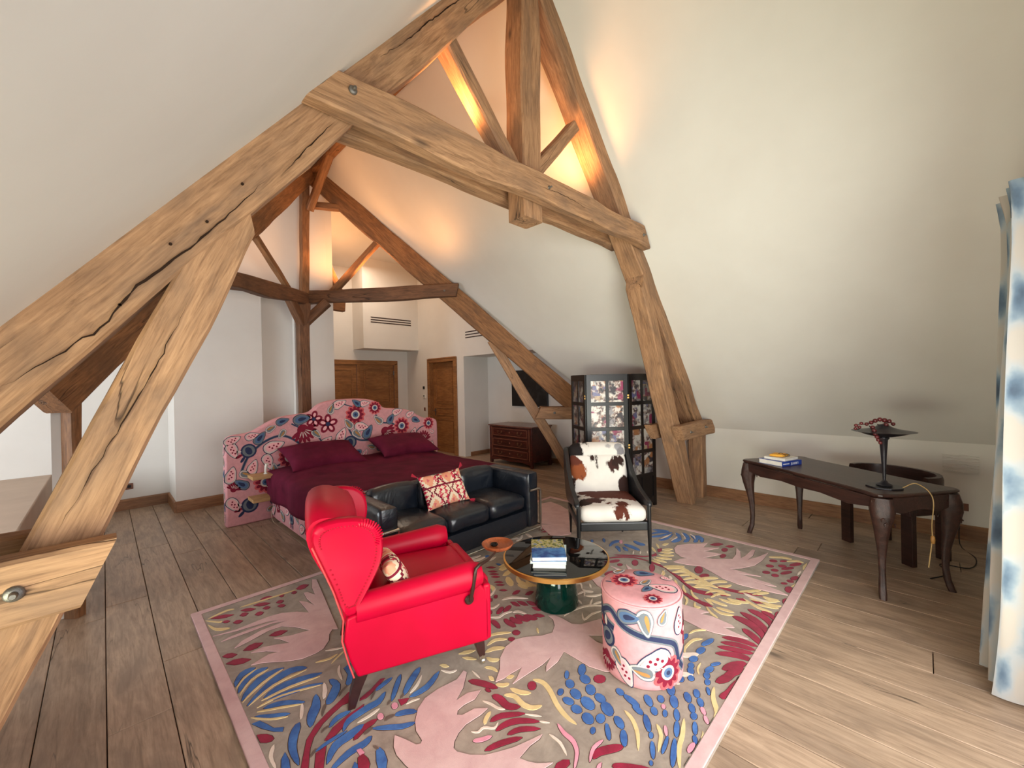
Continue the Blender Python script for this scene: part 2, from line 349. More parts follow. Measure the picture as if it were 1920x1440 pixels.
# ---- floor: one slab and individual planks
fl = struct(cbox('floor', (-4.3, -.85, -.10), (6.6, 9.7, -.016), M_DARK))
FLZ = -.10/2-.016/2
edges = [-4.3]
x = -.026-.236*18
xs = []
while x < 6.5:
    if x > -4.4: xs.append(x)
    x += .2367 if x < 2.1 else .25
rnd = random.Random(3); cnt = 0; pcache = {}
for i in range(len(xs)-1):
    x0, x1 = xs[i], xs[i+1]
    if x1 < -1.2: lo, hi = 3.5, 7.6
    elif x0 > 5.85: lo, hi = 3.4, 7.1
    elif x0 > 2.72: lo, hi = -.5, 9.45
    else: lo, hi = -.5, 7.6
    y = lo-rnd.random()*1.6
    while y < hi:
        Lp = rnd.choice((1.6, 2.0, 2.4, 2.8)); a, b = max(lo, y), min(hi, y+Lp)
        if b-a > .05:
            w = x1-x0-.004; ln_ = b-a-.004; key = (round(w, 3), round(ln_, 2))
            if key not in pcache:
                gg = G(); hw, hl, c = w/2, ln_/2, .0025
                vs = [(-hl, -hw, -.016), (hl, -hw, -.016), (hl, hw, -.016), (-hl, hw, -.016), (-hl, -hw, -c), (hl, -hw, -c), (hl, hw, -c), (-hl, hw, -c),
                      (-hl+c, -hw+c, 0), (hl-c, -hw+c, 0), (hl-c, hw-c, 0), (-hl+c, hw-c, 0)]
                fs = [(0,1,5,4),(1,2,6,5),(2,3,7,6),(3,0,4,7),(4,5,9,8),(5,6,10,9),(6,7,11,10),(7,4,8,11),(8,9,10,11)]
                gg.add(vs, fs); pcache[key] = gg.mesh('plank', M_FLOOR)
            o = bpy.data.objects.new('plank', pcache[key]); COL.objects.link(o); o.parent = fl
            o.matrix_local = T((x0+x1)/2-1.15, (a+b)/2-4.425, .058) @ RZ(PI/2); cnt += 1
        y += Lp
print('planks', cnt)

# ---- baseboards
def base(name, a, b, nrm, h=.145, t=.022):
    a, b, nv = Vector((*a, 0)), Vector((*b, 0)), Vector((*nrm, 0))
    X = (b-a).normalized(); L = (b-a).length
    prof = [(0, 0), (t, 0), (t, h-.02), (t*.55, h-.004), (t*.3, h), (0, h)]
    g = G(); g.loft([[(s*L/2, p[0], p[1]) for p in prof] for s in (-1, 1)])
    Mx = Matrix((X, nv, Vector((0, 0, 1)))).transposed().to_4x4(); Mx.translation = (a+b)/2
    return struct(g.obj(name, M_BASE, None, Mx))
base('baseboard_right', (KX, GY), (KX, 3.38), (-1, 0))
base('baseboard_back', (-.46, 7.6), (.65, 7.6), (0, -1)); base('baseboard_pier_side', (.65, 6.88), (.65, 7.6), (-1, 0)); base('baseboard_pier', (.65, 6.88), (1.67, 6.88), (0, -1))
base('baseboard_recess', (1.67, 6.98), (2.12, 6.98), (0, -1)); base('baseboard_bed_pier', (2.12, 6.88), (2.72, 6.88), (0, -1))
base('baseboard_alcove_side', (5.75, 7.1), (6.3, 7.1), (0, -1), .09); base('baseboard_alcove', (6.3, 3.45), (6.3, 7.1), (-1, 0), .09)
base('baseboard_door_wall', (5.6, 8.50), (5.6, 9.45), (-1, 0), .09)

# ---- doors
def door_leaf(parent, w, h, panels, rows, handle=None):
    """leaf centred on x, z from 0; front faces -y; panels = list of (x0,x1,z0,z1)"""
    g = G().box((-w/2, 0, 0), (w/2, .035, h))
    o = g.obj('door_leaf', M_DOOR, parent, T(0, 0, 0), bevel=.003)
    for (x0, x1, z0, z1) in panels:
        fr = G()
        for a, b in (((x0, z0), (x1, z0+.03)), ((x0, z1-.03), (x1, z1)), ((x0, z0+.03), (x0+.03, z1-.03)), ((x1-.03, z0+.03), (x1, z1-.03))):
            fr.box((a[0], -.012, a[1]), (b[0], .002, b[1]))
        fr.obj('moulding', M_DOOR, o, bevel=.004)
        G().prism([(x0+.05, z0+.05), (x1-.05, z0+.05), (x1-.05, z1-.05), (x0+.05, z1-.05)], -.008, .002, 'y').obj('door_panel', M_DOOR, o, bevel=.006)
    return o
# closet: wide oak frame x 3.2..5.3 (visible 3.74..5.30), doors behind headboard
d = struct(bpy.data.objects.new('door_1', None)); COL.objects.link(d); d.location = (4.28, 9.45, 0)
for a, b in (((-1.08, -.03, 0), (-.97, .06, 2.14)), ((.93, -.03, 0), (1.03, .06, 2.14)), ((-1.08, -.03, 2.11), (1.03, .06, 2.215)), ((-.03, -.02, 0), (.05, .06, 2.11))):
    cbox('door_frame', a, b, M_DOOR, d, .006)
for cx, w in ((-.50, .93), (.49, .87)):
    e = bpy.data.objects.new('door', None); COL.objects.link(e); e.parent = d; e.location = (cx, .005, 0)
    door_leaf(e, w, 2.12, [(-w/2+.09, w/2-.09, 1.15, 2.0), (-w/2+.09, w/2-.09, .12, 1.05)], 2)
cbox('hinge', (.90, -.035, 1.86), (.93, -.015, 1.96), M_IRON, d)
# room door on wall x=5.6, faces -x
d = struct(bpy.data.objects.new('door_2', None)); COL.objects.link(d); d.location = (5.6, 7.92, 0); d.rotation_euler = (0, 0, -PI/2)
for a, b in (((-.575, -.03, 0), (-.49, .14, 2.12)), ((.46, -.03, 0), (.575, .14, 2.12)), ((-.575, -.03, 2.12), (.575, .14, 2.215)), ((-.50, -.045, 2.19), (.575, -.02, 2.22))):
    cbox('door_frame', a, b, M_DOOR, d, .006)
e = bpy.data.objects.new('door', None); COL.objects.link(e); e.parent = d; e.location = (-.02, .09, 0)
door_leaf(e, .95, 2.12, [(-.36, .36, 1.14, 2.02), (-.36, .36, .86, 1.06), (-.36, .36, .14, .78)], 3)
hd = G(); hd.box((-.415, -.008, .86), (-.38, .0, 1.02)); hd.tube([(-.40, -.008, .97), (-.40, -.045, .97), (-.36, -.055, .97), (-.29, -.05, .965)], .008)
hd.obj('door_handle', M_IRON, e, smooth=40)

# ---- slots of the air grilles, wall fittings
def fitting(name, label, cat, parts, loc, rz=0):
    t = thing(name, label, cat, loc, rz)
    for nm, a, b, m in parts: cbox(nm, a, b, m, t, .002)
    return t
M_SW = m_plain('white_plastic', (222, 218, 208), .4); M_SLOT = m_plain('dark_slot', (56, 38, 34), .8)
M_COPPER = m_plain('aged_copper_plate', (122, 82, 66), .45, .5)
fitting('air_grille', 'three dark horizontal slots in the plaster box above the closet doors', 'grille',
        [('slot', (-.52, -.006, z), (.52, .01, z+.024), M_SLOT) for z in (.0, .055, .11)], (4.88, 8.9, 3.05))
fitting('air_grille', 'three dark slots high on the wall right of the oak door, cut by the rafter', 'grille',
        [('slot', (-.40, -.006, z), (.40, .01, z+.022), M_SLOT) for z in (.0, .06, .12)], (5.6, 6.62, 2.59), -PI/2)
fitting('wall_socket', 'single copper coloured socket low on the white wall left of the bed', 'socket',
        [('plate', (-.04, -.008, -.04), (.04, .002, .04), M_COPPER), ('outlet', (-.018, -.012, -.018), (.018, -.006, .018), M_BLACK)], (.23, 7.6, .308))
fitting('wall_socket', 'copper double socket low on the knee wall beside the curtain', 'socket',
        [('plate', (-.055, -.008, -.035), (.055, .002, .035), M_COPPER), ('outlet', (-.02, -.012, -.018), (.02, -.006, .018), M_BLACK)], (5.85, -.237, .314), -PI/2)
fitting('light_switch', 'small dark round switch uppermost beside the oak door', 'switch', [('plate', (-.035, -.01, -.035), (.035, .002, .035), M_BLACK)], (5.6, 8.69, 1.525), -PI/2)
fitting('thermostat', 'small white thermostat on the wall left of the oak door', 'thermostat', [('housing', (-.045, -.025, -.045), (.045, .002, .045), M_SW), ('dial', (-.01, -.03, -.005), (.03, -.02, .025), M_BLACK)], (5.6, 8.67, 1.315), -PI/2)
fitting('light_switch', 'brown switch plate lowest on the wall left of the oak door', 'switch', [('plate', (-.03, -.01, -.04), (.03, .002, .04), M_COPPER)], (5.6, 8.66, 1.0), -PI/2)
# plaster vent cover on the knee wall: stacked wavy strips
t = thing('wall_vent', 'white wavy slatted vent cover set in the knee wall behind the table', 'vent', (5.85, -.243, .728), -PI/2)
cbox('backing', (-.125, -.004, -.085), (.125, .002, .085), M_PL, t)
for k in range(6):
    g = G(); zc = -.072+k*.029; top = []
    rings = []
    for i in range(15):
        u = i/14; x_ = -.12+.24*u; dz = .004*math.sin(u*9+k*1.7)+(-.006*math.sin(u*PI) if k == 0 else 0)
        rings.append([(x_, 0, zc-.012+dz), (x_, -.012, zc-.010+dz), (x_, -.016, zc+.006+dz), (x_, 0, zc+.011+dz)])
    g.loft(rings); g.obj('slat', M_PL, t, smooth=40)
# television / dark painting in the alcove
M_SCR = NT('dark_canvas'); v_ = M_SCR.coord(rnd=False); M_SCR = M_SCR.fin(M_SCR.ramp(M_SCR.noise(v_, 3.5, 4), [(.5, (.004, .004, .005)), (.75, (.035, .035, .04))]), .35)
t = thing('dark_picture', 'large black unframed picture on the alcove wall behind the oak brace', 'picture', (6.28, 5.79, 1.10), -PI/2)
cbox('canvas', (-.50, -.02, 0), (.50, .018, .76), M_SCR, t, .003)

# ================================================================ TRUSSES
def zr(x): return 5.07-1.2*(x-2.4)     # right roof line
TO = (2.4, 2.12, 0)
tr = thing('roof_truss', 'big pale oak roof truss spanning the room in front of the seating', 'roof truss', TO)
sc = lambda s: 1+.10*math.sin(s*5)
beam('rafter', (-1.0, 2.22, .72), (2.35, 2.22, 4.90), .235, .22, M_OAK, tr, TO, seed=1, amp=.012, seg=.1)
beam('rafter', (5.80, 2.22, .82), (2.47, 2.22, 4.90), .20, .22, M_OAK, tr, TO, seed=2, amp=.016, seg=.1)
beam('collar_beam', (.767, 2.045, 3.062), (4.02, 2.045, 3.082), .215, .095, M_OAK, tr, TO, seed=3, amp=.02, cutA=-.75, cutB=.6, seg=.1)
beam('collar_beam', (.84, 2.39, 3.14), (3.98, 2.39, 3.15), .19, .11, M_OAK, tr, TO, seed=4, amp=.018, cutA=-.75, cutB=.72, seg=.1)
beam('king_post', (2.385, 2.2, 2.86), (2.40, 2.2, 5.05), .205, .19, M_OAK, tr, TO, seed=5, amp=.018)
beam('strut', (1.62, 2.2, 3.86), (2.33, 2.2, 3.12), .115, .13, M_OAK, tr, TO, seed=6)
beam('strut', (3.03, 2.2, 3.88), (2.47, 2.2, 3.28), .10, .12, M_OAK, tr, TO, seed=7)
beam('brace', (-.565, 2.22, .0), (.47, 2.22, 2.44), .185, .2, M_OAK, tr, TO, seed=8, amp=.008, cutA=.42, cutB=-1.3, seg=.1)
beam('brace', (5.38, 2.2, .0), (4.12, 2.2, 2.72), .175, .2, M_OAK, tr, TO, seed=9, amp=.012, cutA=.45, cutB=1.3, seg=.1)
for yy, xe in ((2.045, .04), (2.40, .02)):
    beam('tie_block', (-.95, yy, .976), (xe-.06, yy, .976), .205, .10, M_OAK, tr, TO, seed=10+yy, cutB=-.45, amp=.01)
    beam('tie_block', (4.79, yy, .965), (5.84, yy, .965), .185, .10, M_OAK, tr, TO, seed=12+yy, cutA=.7, cutB=.1, amp=.01)
beam('knee_post', (5.76, 2.2, 0), (5.76, 2.2, .86), .17, .18, M_OAK, tr, TO, seed=15)
beam('knee_post', (-.87, 2.2, 0), (-.87, 2.2, .86), .17, .18, M_OAK, tr, TO, seed=16)
def bolt(x, y, z, r, parent=None, org=TO, M0=None):
    g = G().lathe([(r, 0), (r, .006), (r*.8, .012), (r*.45, .014), (r*.42, .03), (r*.3, .034)], 20)
    return g.obj('bolt', M_IRON, parent, T(x-org[0], y-org[1], z-org[2]) @ RX(PI/2), smooth=40)
bolt(-.205, 1.995, .98, .024, tr); bolt(.91, 1.997, 3.08, .022, tr); bolt(2.43, 1.997, 3.08, .014, tr); bolt(3.93, 1.997, 3.08, .016, tr); bolt(5.02, 1.995, .96, .018, tr); bolt(5.50, 1.995, .98, .018, tr)
# oak pegs in the left rafter
for (x_, z_) in ((.32, 2.30), (.45, 2.50), (.20, 2.18), (.05, 1.92)):
    G().lathe([(.006, 0), (.006, .006), (.004, .008)], 8).obj('peg', M_DARK, tr, T(x_-TO[0], 2.108-TO[1], z_) @ RX(PI/2))

# crossing truss, two diagonal planes
S2 = 9.25; D2 = -4.45
HO = (2.3, 6.7, 0)
hb = thing('valley_truss', 'dark oak valley truss on a central post behind the bed', 'roof truss', HO)
r2 = math.sqrt(.5); DR = (r2, r2, 0); DL = (-r2, r2, 0)
R_ = lambda x, z, d=0: (x+d*r2, S2-x+d*r2, z)
L_ = lambda x, z, d=0: (x-d*r2, x-D2+d*r2, z)
beam('rafter', R_(2.42, 4.97), R_(5.75, .71), .31, .2, M_OAK2, hb, HO, DR, seed=21, amp=.012)
beam('rafter', L_(2.30, 4.93), L_(-.28, 1.55), .24, .2, M_OAK2, hb, HO, DL, seed=22, amp=.012)
beam('collar_beam', (2.22, 6.78, 2.98), R_(4.04, 3.05, -.12), .195, .12, M_OAK3, hb, HO, DR, seed=23, amp=.020, cutB=-.25)
beam('collar_beam', L_(.55, 2.78, -.0), (2.2, 6.62, 2.94), .185, .12, M_OAK3, hb, HO, DL, seed=24, amp=.014)
beam('king_post', (2.21, 6.69, 3.03), (2.26, 6.72, 4.72), .12, .12, M_OAK2, hb, HO, (0, 1, 0), seed=25)
beam('post', (2.165, 6.60, 0), (2.15, 6.60, 2.86), .155, .155, M_OAK3, hb, HO, (0, 1, 0), seed=26, hf=lambda s: 1+.28*max(0, (s-.86)/.14))
beam('corbel_brace', (2.17, 6.60, 2.56), (2.47, 6.46, 2.90), .13, .11, M_OAK3, hb, HO, DR, seed=27)
beam('corbel_brace', (2.13, 6.58, 2.56), (1.89, 6.33, 2.90), .13, .11, M_OAK3, hb, HO, DL, seed=28)
beam('strut', R_(3.13, 3.86), R_(2.58, 3.05), .10, .10, M_OAK2, hb, HO, DR, seed=29)
beam('strut', L_(1.36, 3.48), L_(1.88, 3.0), .07, .08, M_OAK2, hb, HO, DL, seed=30)
beam('brace', R_(4.40, 2.28), R_(5.33, .0), .155, .14, M_OAK, hb, HO, DR, seed=31)
for dd in (-.12, .12): beam('tie_block', R_(4.90, 1.115, dd), R_(5.75, 1.10, dd), .19, .08, M_OAK, hb, HO, DR, seed=32+dd, cutA=-.5)
beam('knee_post', (-.165, 4.30, 0), (-.165, 4.30, 1.66), .075, .10, M_OAK2, hb, HO, DL, seed=33)
beam('ridge_brace', (2.30, 6.64, 4.33), (2.40, 6.06, 5.0), .11, .10, M_OAK2, hb, HO, (1, 0, 0), seed=34)
beam('ridge_brace', (2.33, 6.66, 4.42), R_(2.75, 4.42, -.05), .10, .09, M_OAK2, hb, HO, DR, seed=35)
beam('ridge_beam', (2.4, -.5, 5.02), (2.4, 6.8, 5.02), .14, .14, M_OAK2, hb, HO, (1, 0, 0), seed=36)
G().lathe([(.02, 0), (.02, .01), (.01, .014)], 12).obj('bolt', M_IRON, hb, T(*(Vector(R_(5.08, 1.12, -.165))-Vector(HO))) @ RZ(-PI/4) @ RX(PI/2))
G().lathe([(.016, 0), (.016, .01), (.01, .014)], 12).obj('bolt', M_IRON, hb, T(*(Vector(R_(3.9, 3.05, -.185))-Vector(HO))) @ RZ(-PI/4) @ RX(PI/2))
# dark timber strip under the upper wall
struct(cbox('trim_4', (-1.0, RY_-.02, 2.995), (2.15, RY_+.035, 3.03), M_OAK3)); bpy.data.objects['trim_4']['label'] = 'dark timber strip under the upper wall'
# truss remains in the far corridor
ft = thing('far_truss', 'short dark oak truss end in the corridor above the closet', 'roof truss', (3.1, 8.3, 3.2))
beam('tie_beam', (2.70, 8.3, 3.27), (3.50, 8.3, 3.22), .20, .14, M_OAK2, ft, (3.1, 8.3, 3.2), seed=41)
beam('rafter', (2.95, 8.25, 4.45), (3.42, 8.25, 3.45), .12, .12, M_OAK2, ft, (3.1, 8.3, 3.2), seed=42)

# long drying cracks in the big rafter and brace
def crack(pts, y, parent, w=.007, seed=1):
    P_ = []; r = random.Random(seed)
    for i in range(len(pts)-1):
        a, b = pts[i], pts[i+1]; m = max(3, int(math.hypot(b[0]-a[0], b[1]-a[1])/.03))
        for k in range(m): t = k/m; P_.append((a[0]+(b[0]-a[0])*t+r.uniform(-1, 1)*.004, a[1]+(b[1]-a[1])*t+r.uniform(-1, 1)*.005))
    P_.append(pts[-1]); n = len(P_); vs = []
    for i, p in enumerate(P_):
        a = P_[max(0, i-1)]; b = P_[min(n-1, i+1)]; dx, dz = b[0]-a[0], b[1]-a[1]; l = math.hypot(dx, dz) or 1; ww = w/2*math.sin(PI*(i+.3)/(n-.4))*r.uniform(.35, 1.1)
        vs += [(p[0]-dz/l*ww-TO[0], y-TO[1], p[1]+dx/l*ww), (p[0]+dz/l*ww-TO[0], y-TO[1], p[1]-dx/l*ww)]
    G().add(vs, [(2*i, 2*i+1, 2*i+3, 2*i+2) for i in range(n-1)]).obj('drying_crack', M_DARK, parent, solid=.002, weld=False)
crack([(-.23, 1.62), (.0, 1.83), (.10, 2.0), (.28, 2.20), (.42, 2.38), (.55, 2.56)], 2.101, tr, .010, 1)
crack([(.60, 2.58), (.72, 2.76), (.86, 2.95)], 2.101, tr, .006, 2)
crack([(1.12, 3.42), (1.28, 3.60), (1.45, 3.82), (1.75, 4.18), (1.9, 4.38)], 2.101, tr, .008, 3)
crack([(-.12, 1.12), (.02, 1.42), (.16, 1.72), (.26, 1.98)], 2.112, tr, .005, 4)
crack([(2.25, 3.05), (2.6, 3.08), (2.9, 3.06)], 1.992, tr, .004, 5)
# ================================================================ PRINTED FABRIC (flat print laid on cloth as thin shapes)
def pm(name, rgb, rough=.85): return m_plain(name, rgb, rough, 0, .2, .08, 30)
PINK = pm('fabric_pink', (212, 152, 156)); NAVY = pm('print_navy', (48, 54, 84)); CRIM = pm('print_crimson', (128, 30, 52)); WHITE = pm('print_cream', (208, 192, 186))
SLATE = pm('print_slate', (112, 118, 124)); OLIVE = pm('print_ochre', (176, 128, 74)); ROSE = pm('print_rose', (206, 92, 96)); SKY = pm('print_blue', (84, 108, 142)); BLUSH = pm('print_blush', (238, 176, 180))
FAB = [NAVY, CRIM, WHITE, SLATE, OLIVE, ROSE, SKY, BLUSH]
K = dict(n=0, c=1, w=2, s=3, o=4, r=5, b=6, p=7)
class Print:
    """collects star-shaped patches and ribbons in cloth coordinates (u, v) metres"""
    def __init__(s, mapf): s.g = G(); s.mapf = mapf
    def fan(s, c, pts, col, lay, rings=2):
        n = len(pts); vs = [s.mapf(c[0], c[1], lay)]; fs = []
        for r in range(1, rings+1):
            t = r/rings
            for p in pts: vs.append(s.mapf(c[0]+(p[0]-c[0])*t, c[1]+(p[1]-c[1])*t, lay))
        for k in range(n): fs.append((0, 1+k, 1+(k+1) % n))
        for r in range(rings-1):
            for k in range(n): a = 1+r*n+k; b = 1+r*n+(k+1) % n; fs.append((a, a+n, b+n, b))
        s.g.add(vs, fs, None, K[col])
    def shape(s, c, a, sc, fn, col, lay, n=20, rings=2):
        ca, sa = math.cos(a), math.sin(a); pts = []
        for k in range(n):
            x, y = fn(2*PI*k/n); x *= sc; y *= sc; pts.append((c[0]+x*ca-y*sa, c[1]+x*sa+y*ca))
        s.fan(c, pts, col, lay, rings)
    def ribbon(s, pts, w, col, lay, taper=True):
        m = len(pts); L = []; R = []
        for i, p in enumerate(pts):
            a = pts[max(0, i-1)]; b = pts[min(m-1, i+1)]; dx, dy = b[0]-a[0], b[1]-a[1]; l = math.hypot(dx, dy) or 1
            ww = w/2*(math.sin(PI*(.12+.76*i/(m-1))) if taper else 1)
            L.append(s.mapf(p[0]-dy/l*ww, p[1]+dx/l*ww, lay)); R.append(s.mapf(p[0]+dy/l*ww, p[1]-dx/l*ww, lay))
        s.g.add(L+R, [(i, i+1, m+i+1, m+i) for i in range(m-1)], None, K[col])
    # motifs
    def leaf(s, c, a, sc, kind=0):
        f = lambda w: (lambda t: (math.cos(t)*1.0, math.sin(t)*w*(1-.45*math.cos(t))*(1+.05*math.sin(5*t))))
        s.shape(c, a, sc, f(.56), 'n' if kind != 2 else 's', 1); s.shape(c, a, sc*.93, f(.53), 's' if kind == 1 else 'w', 2)
        s.shape(c, a, sc*.78, f(.46), 'p' if kind == 0 else ('b' if kind == 1 else 's'), 3)
        ca, sa = math.cos(a), math.sin(a)
        if kind == 0:
            for k in range(5): t = -.4+.2*k; s.shape((c[0]+ca*t*sc-sa*.1*sc*(-1)**k, c[1]+sa*t*sc+ca*.1*sc*(-1)**k), a, sc*.09, lambda t: (math.cos(t), math.sin(t)), 'c', 4, 8, 1)
        elif kind == 1: s.shape(c, a, sc*.45, f(.42), 'n', 4)
        else:
            s.shape((c[0]-sa*.12*sc, c[1]+ca*.12*sc), a, sc*.6, f(.22), 'o', 4)
    def flower(s, c, a, sc, kind=0):
        if kind == 0:   # scalloped aster
            s.shape(c, a, sc, lambda t: ((.80+.2*abs(math.cos(5.5*t)))*math.cos(t), (.80+.2*abs(math.cos(5.5*t)))*math.sin(t)), 'r', 1, 54)
            s.shape(c, a, sc*.84, lambda t: ((.66+.34*abs(math.cos(5.5*t)))*math.cos(t), (.66+.34*abs(math.cos(5.5*t)))*math.sin(t)), 'c', 2, 54)
            s.shape(c, a, sc*.42, lambda t: (math.cos(t), math.sin(t)), 'w', 3, 16); s.shape(c, a, sc*.28, lambda t: (math.cos(t), math.sin(t)), 'b', 4, 16); s.shape(c, a, sc*.13, lambda t: (math.cos(t), math.sin(t)), 'n', 5, 10)
        elif kind == 1: # fan of pointed petals
            for k in range(-4, 5):
                b = a+k*.33; L = sc*(1-.03*abs(k)); s.ribbon([(c[0]+math.cos(b)*L*t, c[1]+math.sin(b)*L*t) for t in (.15, .4, .65, .85, 1)], sc*.24, 'c', 1+(k & 1))
            s.shape((c[0]+math.cos(a)*sc*.1, c[1]+math.sin(a)*sc*.1), a, sc*.42, lambda t: (math.cos(t), math.sin(t)*.9), 'c', 3)
            for k in range(-2, 3): b = a+k*.4; s.ribbon([(c[0]+math.cos(b)*sc*t, c[1]+math.sin(b)*sc*t) for t in (.2, .4, .6)], sc*.07, 'w', 4)
        elif kind == 2: # five petals with pale throat
            for k in range(5):
                b = a+k*2*PI/5; s.shape((c[0]+math.cos(b)*sc*.55, c[1]+math.sin(b)*sc*.55), b, sc*.45, lambda t: (math.cos(t), math.sin(t)*.75), 'c', 1, 12)
                s.shape((c[0]+math.cos(b)*sc*.5, c[1]+math.sin(b)*sc*.5), b, sc*.25, lambda t: (math.cos(t), math.sin(t)*.6), 'p', 2, 10)
            s.shape(c, a, sc*.22, lambda t: (math.cos(t), math.sin(t)), 'n', 3, 10)
        else:           # pomegranate / blue berry
            s.shape(c, a, sc*.62, lambda t: (math.cos(t), math.sin(t)), 'n', 1, 18); s.shape(c, a, sc*.48, lambda t: (math.cos(t), math.sin(t)), 's', 2, 18)
            s.shape(c, a, sc*.36, lambda t: (math.cos(t)*.7, math.sin(t)), 'n', 3, 14)
            for k in range(3): b = a+PI+(k-1)*.5; s.shape((c[0]+math.cos(b)*sc*.85, c[1]+math.sin(b)*sc*.85), b, sc*.3, lambda t: (math.cos(t), math.sin(t)*.4), 'wcn'[k], 2, 10)
    def vine(s, pts, w=.022):
        P_ = [Vector((*p, 0)) for p in pts]; out = []
        for i in range(len(P_)-1):
            a = P_[max(0, i-1)]; b = P_[i]; c = P_[i+1]; d = P_[min(len(P_)-1, i+2)]
            for k in range(6):
                t = k/6; q = .5*((2*b)+(c-a)*t+(2*a-5*b+4*c-d)*t*t+(3*b-a-3*c+d)*t**3); out.append((q.x, q.y))
        out.append(pts[-1]); s.ribbon(out, w*1.6, 's', 0, False); s.ribbon(out, w*.9, 'n', .5, False)
    def obj(s, name, parent): o = s.g.obj(name, FAB, parent, weld=False); o['kind'] = 'stuff'; return o

# ================================================================ BED
BX = 2.43
bed = thing('bed', 'wide bed with pink floral upholstered base and arched headboard', 'bed', (BX, 5.65, 0))
HALF = [(0, 1.425), (.20, 1.42), (.34, 1.395), (.43, 1.35), (.49, 1.285), (.55, 1.262), (.70, 1.25), (.86, 1.235), (.98, 1.19), (1.10, 1.12), (1.18, 1.075), (1.28, 1.06), (1.38, 1.055), (1.44, 1.02), (1.455, .96)]
outl = [(-1.455, .0)]+[(-x, z) for x, z in reversed(HALF)]+HALF[1:]+[(1.455, 0)]
def smooth_poly(ps, it=1):
    for _ in range(it):
        q = [ps[0]]
        for a, b in zip(ps, ps[1:]): q += [(a[0]*.75+b[0]*.25, a[1]*.75+b[1]*.25), (a[0]*.25+b[0]*.75, a[1]*.25+b[1]*.75)]
        ps = q+[ps[-1]]
    return ps
o2 = smooth_poly(outl, 2)
hbd = G().prism(o2, 0, .13, 'y').obj('headboard', PINK, bed, bevel=.02, seg=3, smooth=40)
inner = [(x*.935, z-.085) for x, z in o2 if True]; inner[0] = (inner[0][0], .02); inner[-1] = (inner[-1][0], .02)
G().tube([(x, -.003, max(.02, z)) for x, z in inner], .007, 6).obj('piping', PINK, hbd, smooth=60)
pr = Print(lambda u, v, l: (u, -.0015-.0006*l, v))
rr = random.Random(5)
def inside(u, v, m=.03):
    for i in range(len(o2)-1):
        (xa, za), (xb, zb) = o2[i], o2[i+1]
        if min(xa, xb) <= u <= max(xa, xb) and abs(xb-xa) > 1e-6: return v < za+(zb-za)*(u-xa)/(xb-xa)-m and v > m
    return False
pr.vine([(-1.30, .62), (-1.22, .80), (-1.05, .95), (-.85, 1.0), (-.66, .88), (-.60, .72)], .02)
pr.vine([(-1.1, .45), (-.95, .62), (-.75, .68)], .014); pr.vine([(-.75, 1.14), (-.6, 1.05), (-.42, .93), (-.35, .75)], .014)
pr.vine([(.02, 1.2), (-.02, 1.02), (.10, .85), (.32, .82), (.50, .80)], .018); pr.vine([(.38, 1.18), (.48, 1.06), (.66, 1.02), (.80, .85)], .016)
pr.vine([(.9, .66), (1.0, .8), (1.12, .92), (1.25, .95)], .012); pr.vine([(-.28, .82), (-.18, .9), (-.12, .98)], .012); pr.vine([(-.1, 1.36), (.1, 1.3), (.25, 1.33)], .01)
MOT = [('f', -.62, 1.06, -1.1, .17, 1), ('f', -.30, 1.10, .3, .12, 2), ('f', .08, 1.20, -.6, .13, 0), ('f', .52, .93, -.8, .16, 1), ('f', .80, .98, .2, .12, 0), ('f', -1.22, .86, .5, .12, 3), ('f', .0, .82, .2, .13, 3),
       ('f', -.78, .72, .4, .12, 0), ('f', 1.18, .72, 1.6, .14, 1), ('f', 1.28, .98, .2, .09, 0), ('f', -1.22, .22, .3, .13, 3), ('f', -1.05, .46, .2, .12, 0), ('f', -.48, 1.18, .1, .10, 2), ('f', .37, 1.28, .3, .09, 0), ('f', -.3, .72, 1.5, .12, 1),
       ('l', -.95, .88, .3, .11, 0), ('l', -1.10, 1.0, .9, .08, 1), ('l', -.62, 1.19, .2, .10, 1), ('l', -.12, .93, 1.1, .10, 0), ('l', -.33, .86, .7, .09, 0), ('l', .17, 1.02, -.2, .10, 0), ('l', .26, .94, 1.0, .10, 1), ('l', -.02, 1.08, 2.2, .08, 2),
       ('l', .10, .92, -.8, .08, 2), ('l', .42, 1.1, 2.4, .08, 2), ('l', .62, 1.1, 1.0, .08, 1), ('l', 1.0, .84, 1.2, .09, 0), ('l', 1.08, .74, .4, .08, 2), ('l', -1.38, .88, -1.2, .09, 0), ('l', -1.40, .60, 1.3, .09, 0), ('l', -1.38, .25, -1.0, .09, 0),
       ('l', -1.18, .66, 1.2, .085, 0), ('l', -1.30, .48, 2.5, .08, 1), ('l', -1.02, .7, -1.3, .09, 0), ('l', -1.38, 1.0, .4, .08, 0), ('l', -1.18, 1.03, .2, .07, 0), ('l', -1.25, .58, -.5, .07, 2), ('l', -.95, .6, 1.7, .07, 2),
       ('l', .1, 1.36, 2.5, .07, 1), ('l', -.14, 1.36, .4, .09, 0), ('l', -.25, 1.30, 1.2, .07, 2), ('l', .22, 1.35, .1, .07, 0), ('l', .95, 1.15, .4, .07, 0), ('l', .73, 1.2, .3, .08, 0), ('l', 1.05, 1.05, -.4, .07, 1), ('l', -.85, 1.18, .3, .07, 1), ('l', -.98, 1.1, .5, .06, 2),
       ('l', 1.33, .6, 1.4, .08, 0), ('l', 1.35, .35, .4, .08, 1), ('l', .9, .7, 2, .08, 2), ('f', -1.38, .43, 1.2, .08, 1), ('l', -.9, .25, .4, .1, 0), ('f', 1.3, .2, .4, .1, 3), ('l', -.45, .98, -.8, .07, 2), ('f', -.05, .68, 1.6, .1, 1), ('l', -.55, .8, .5, .08, 0)]
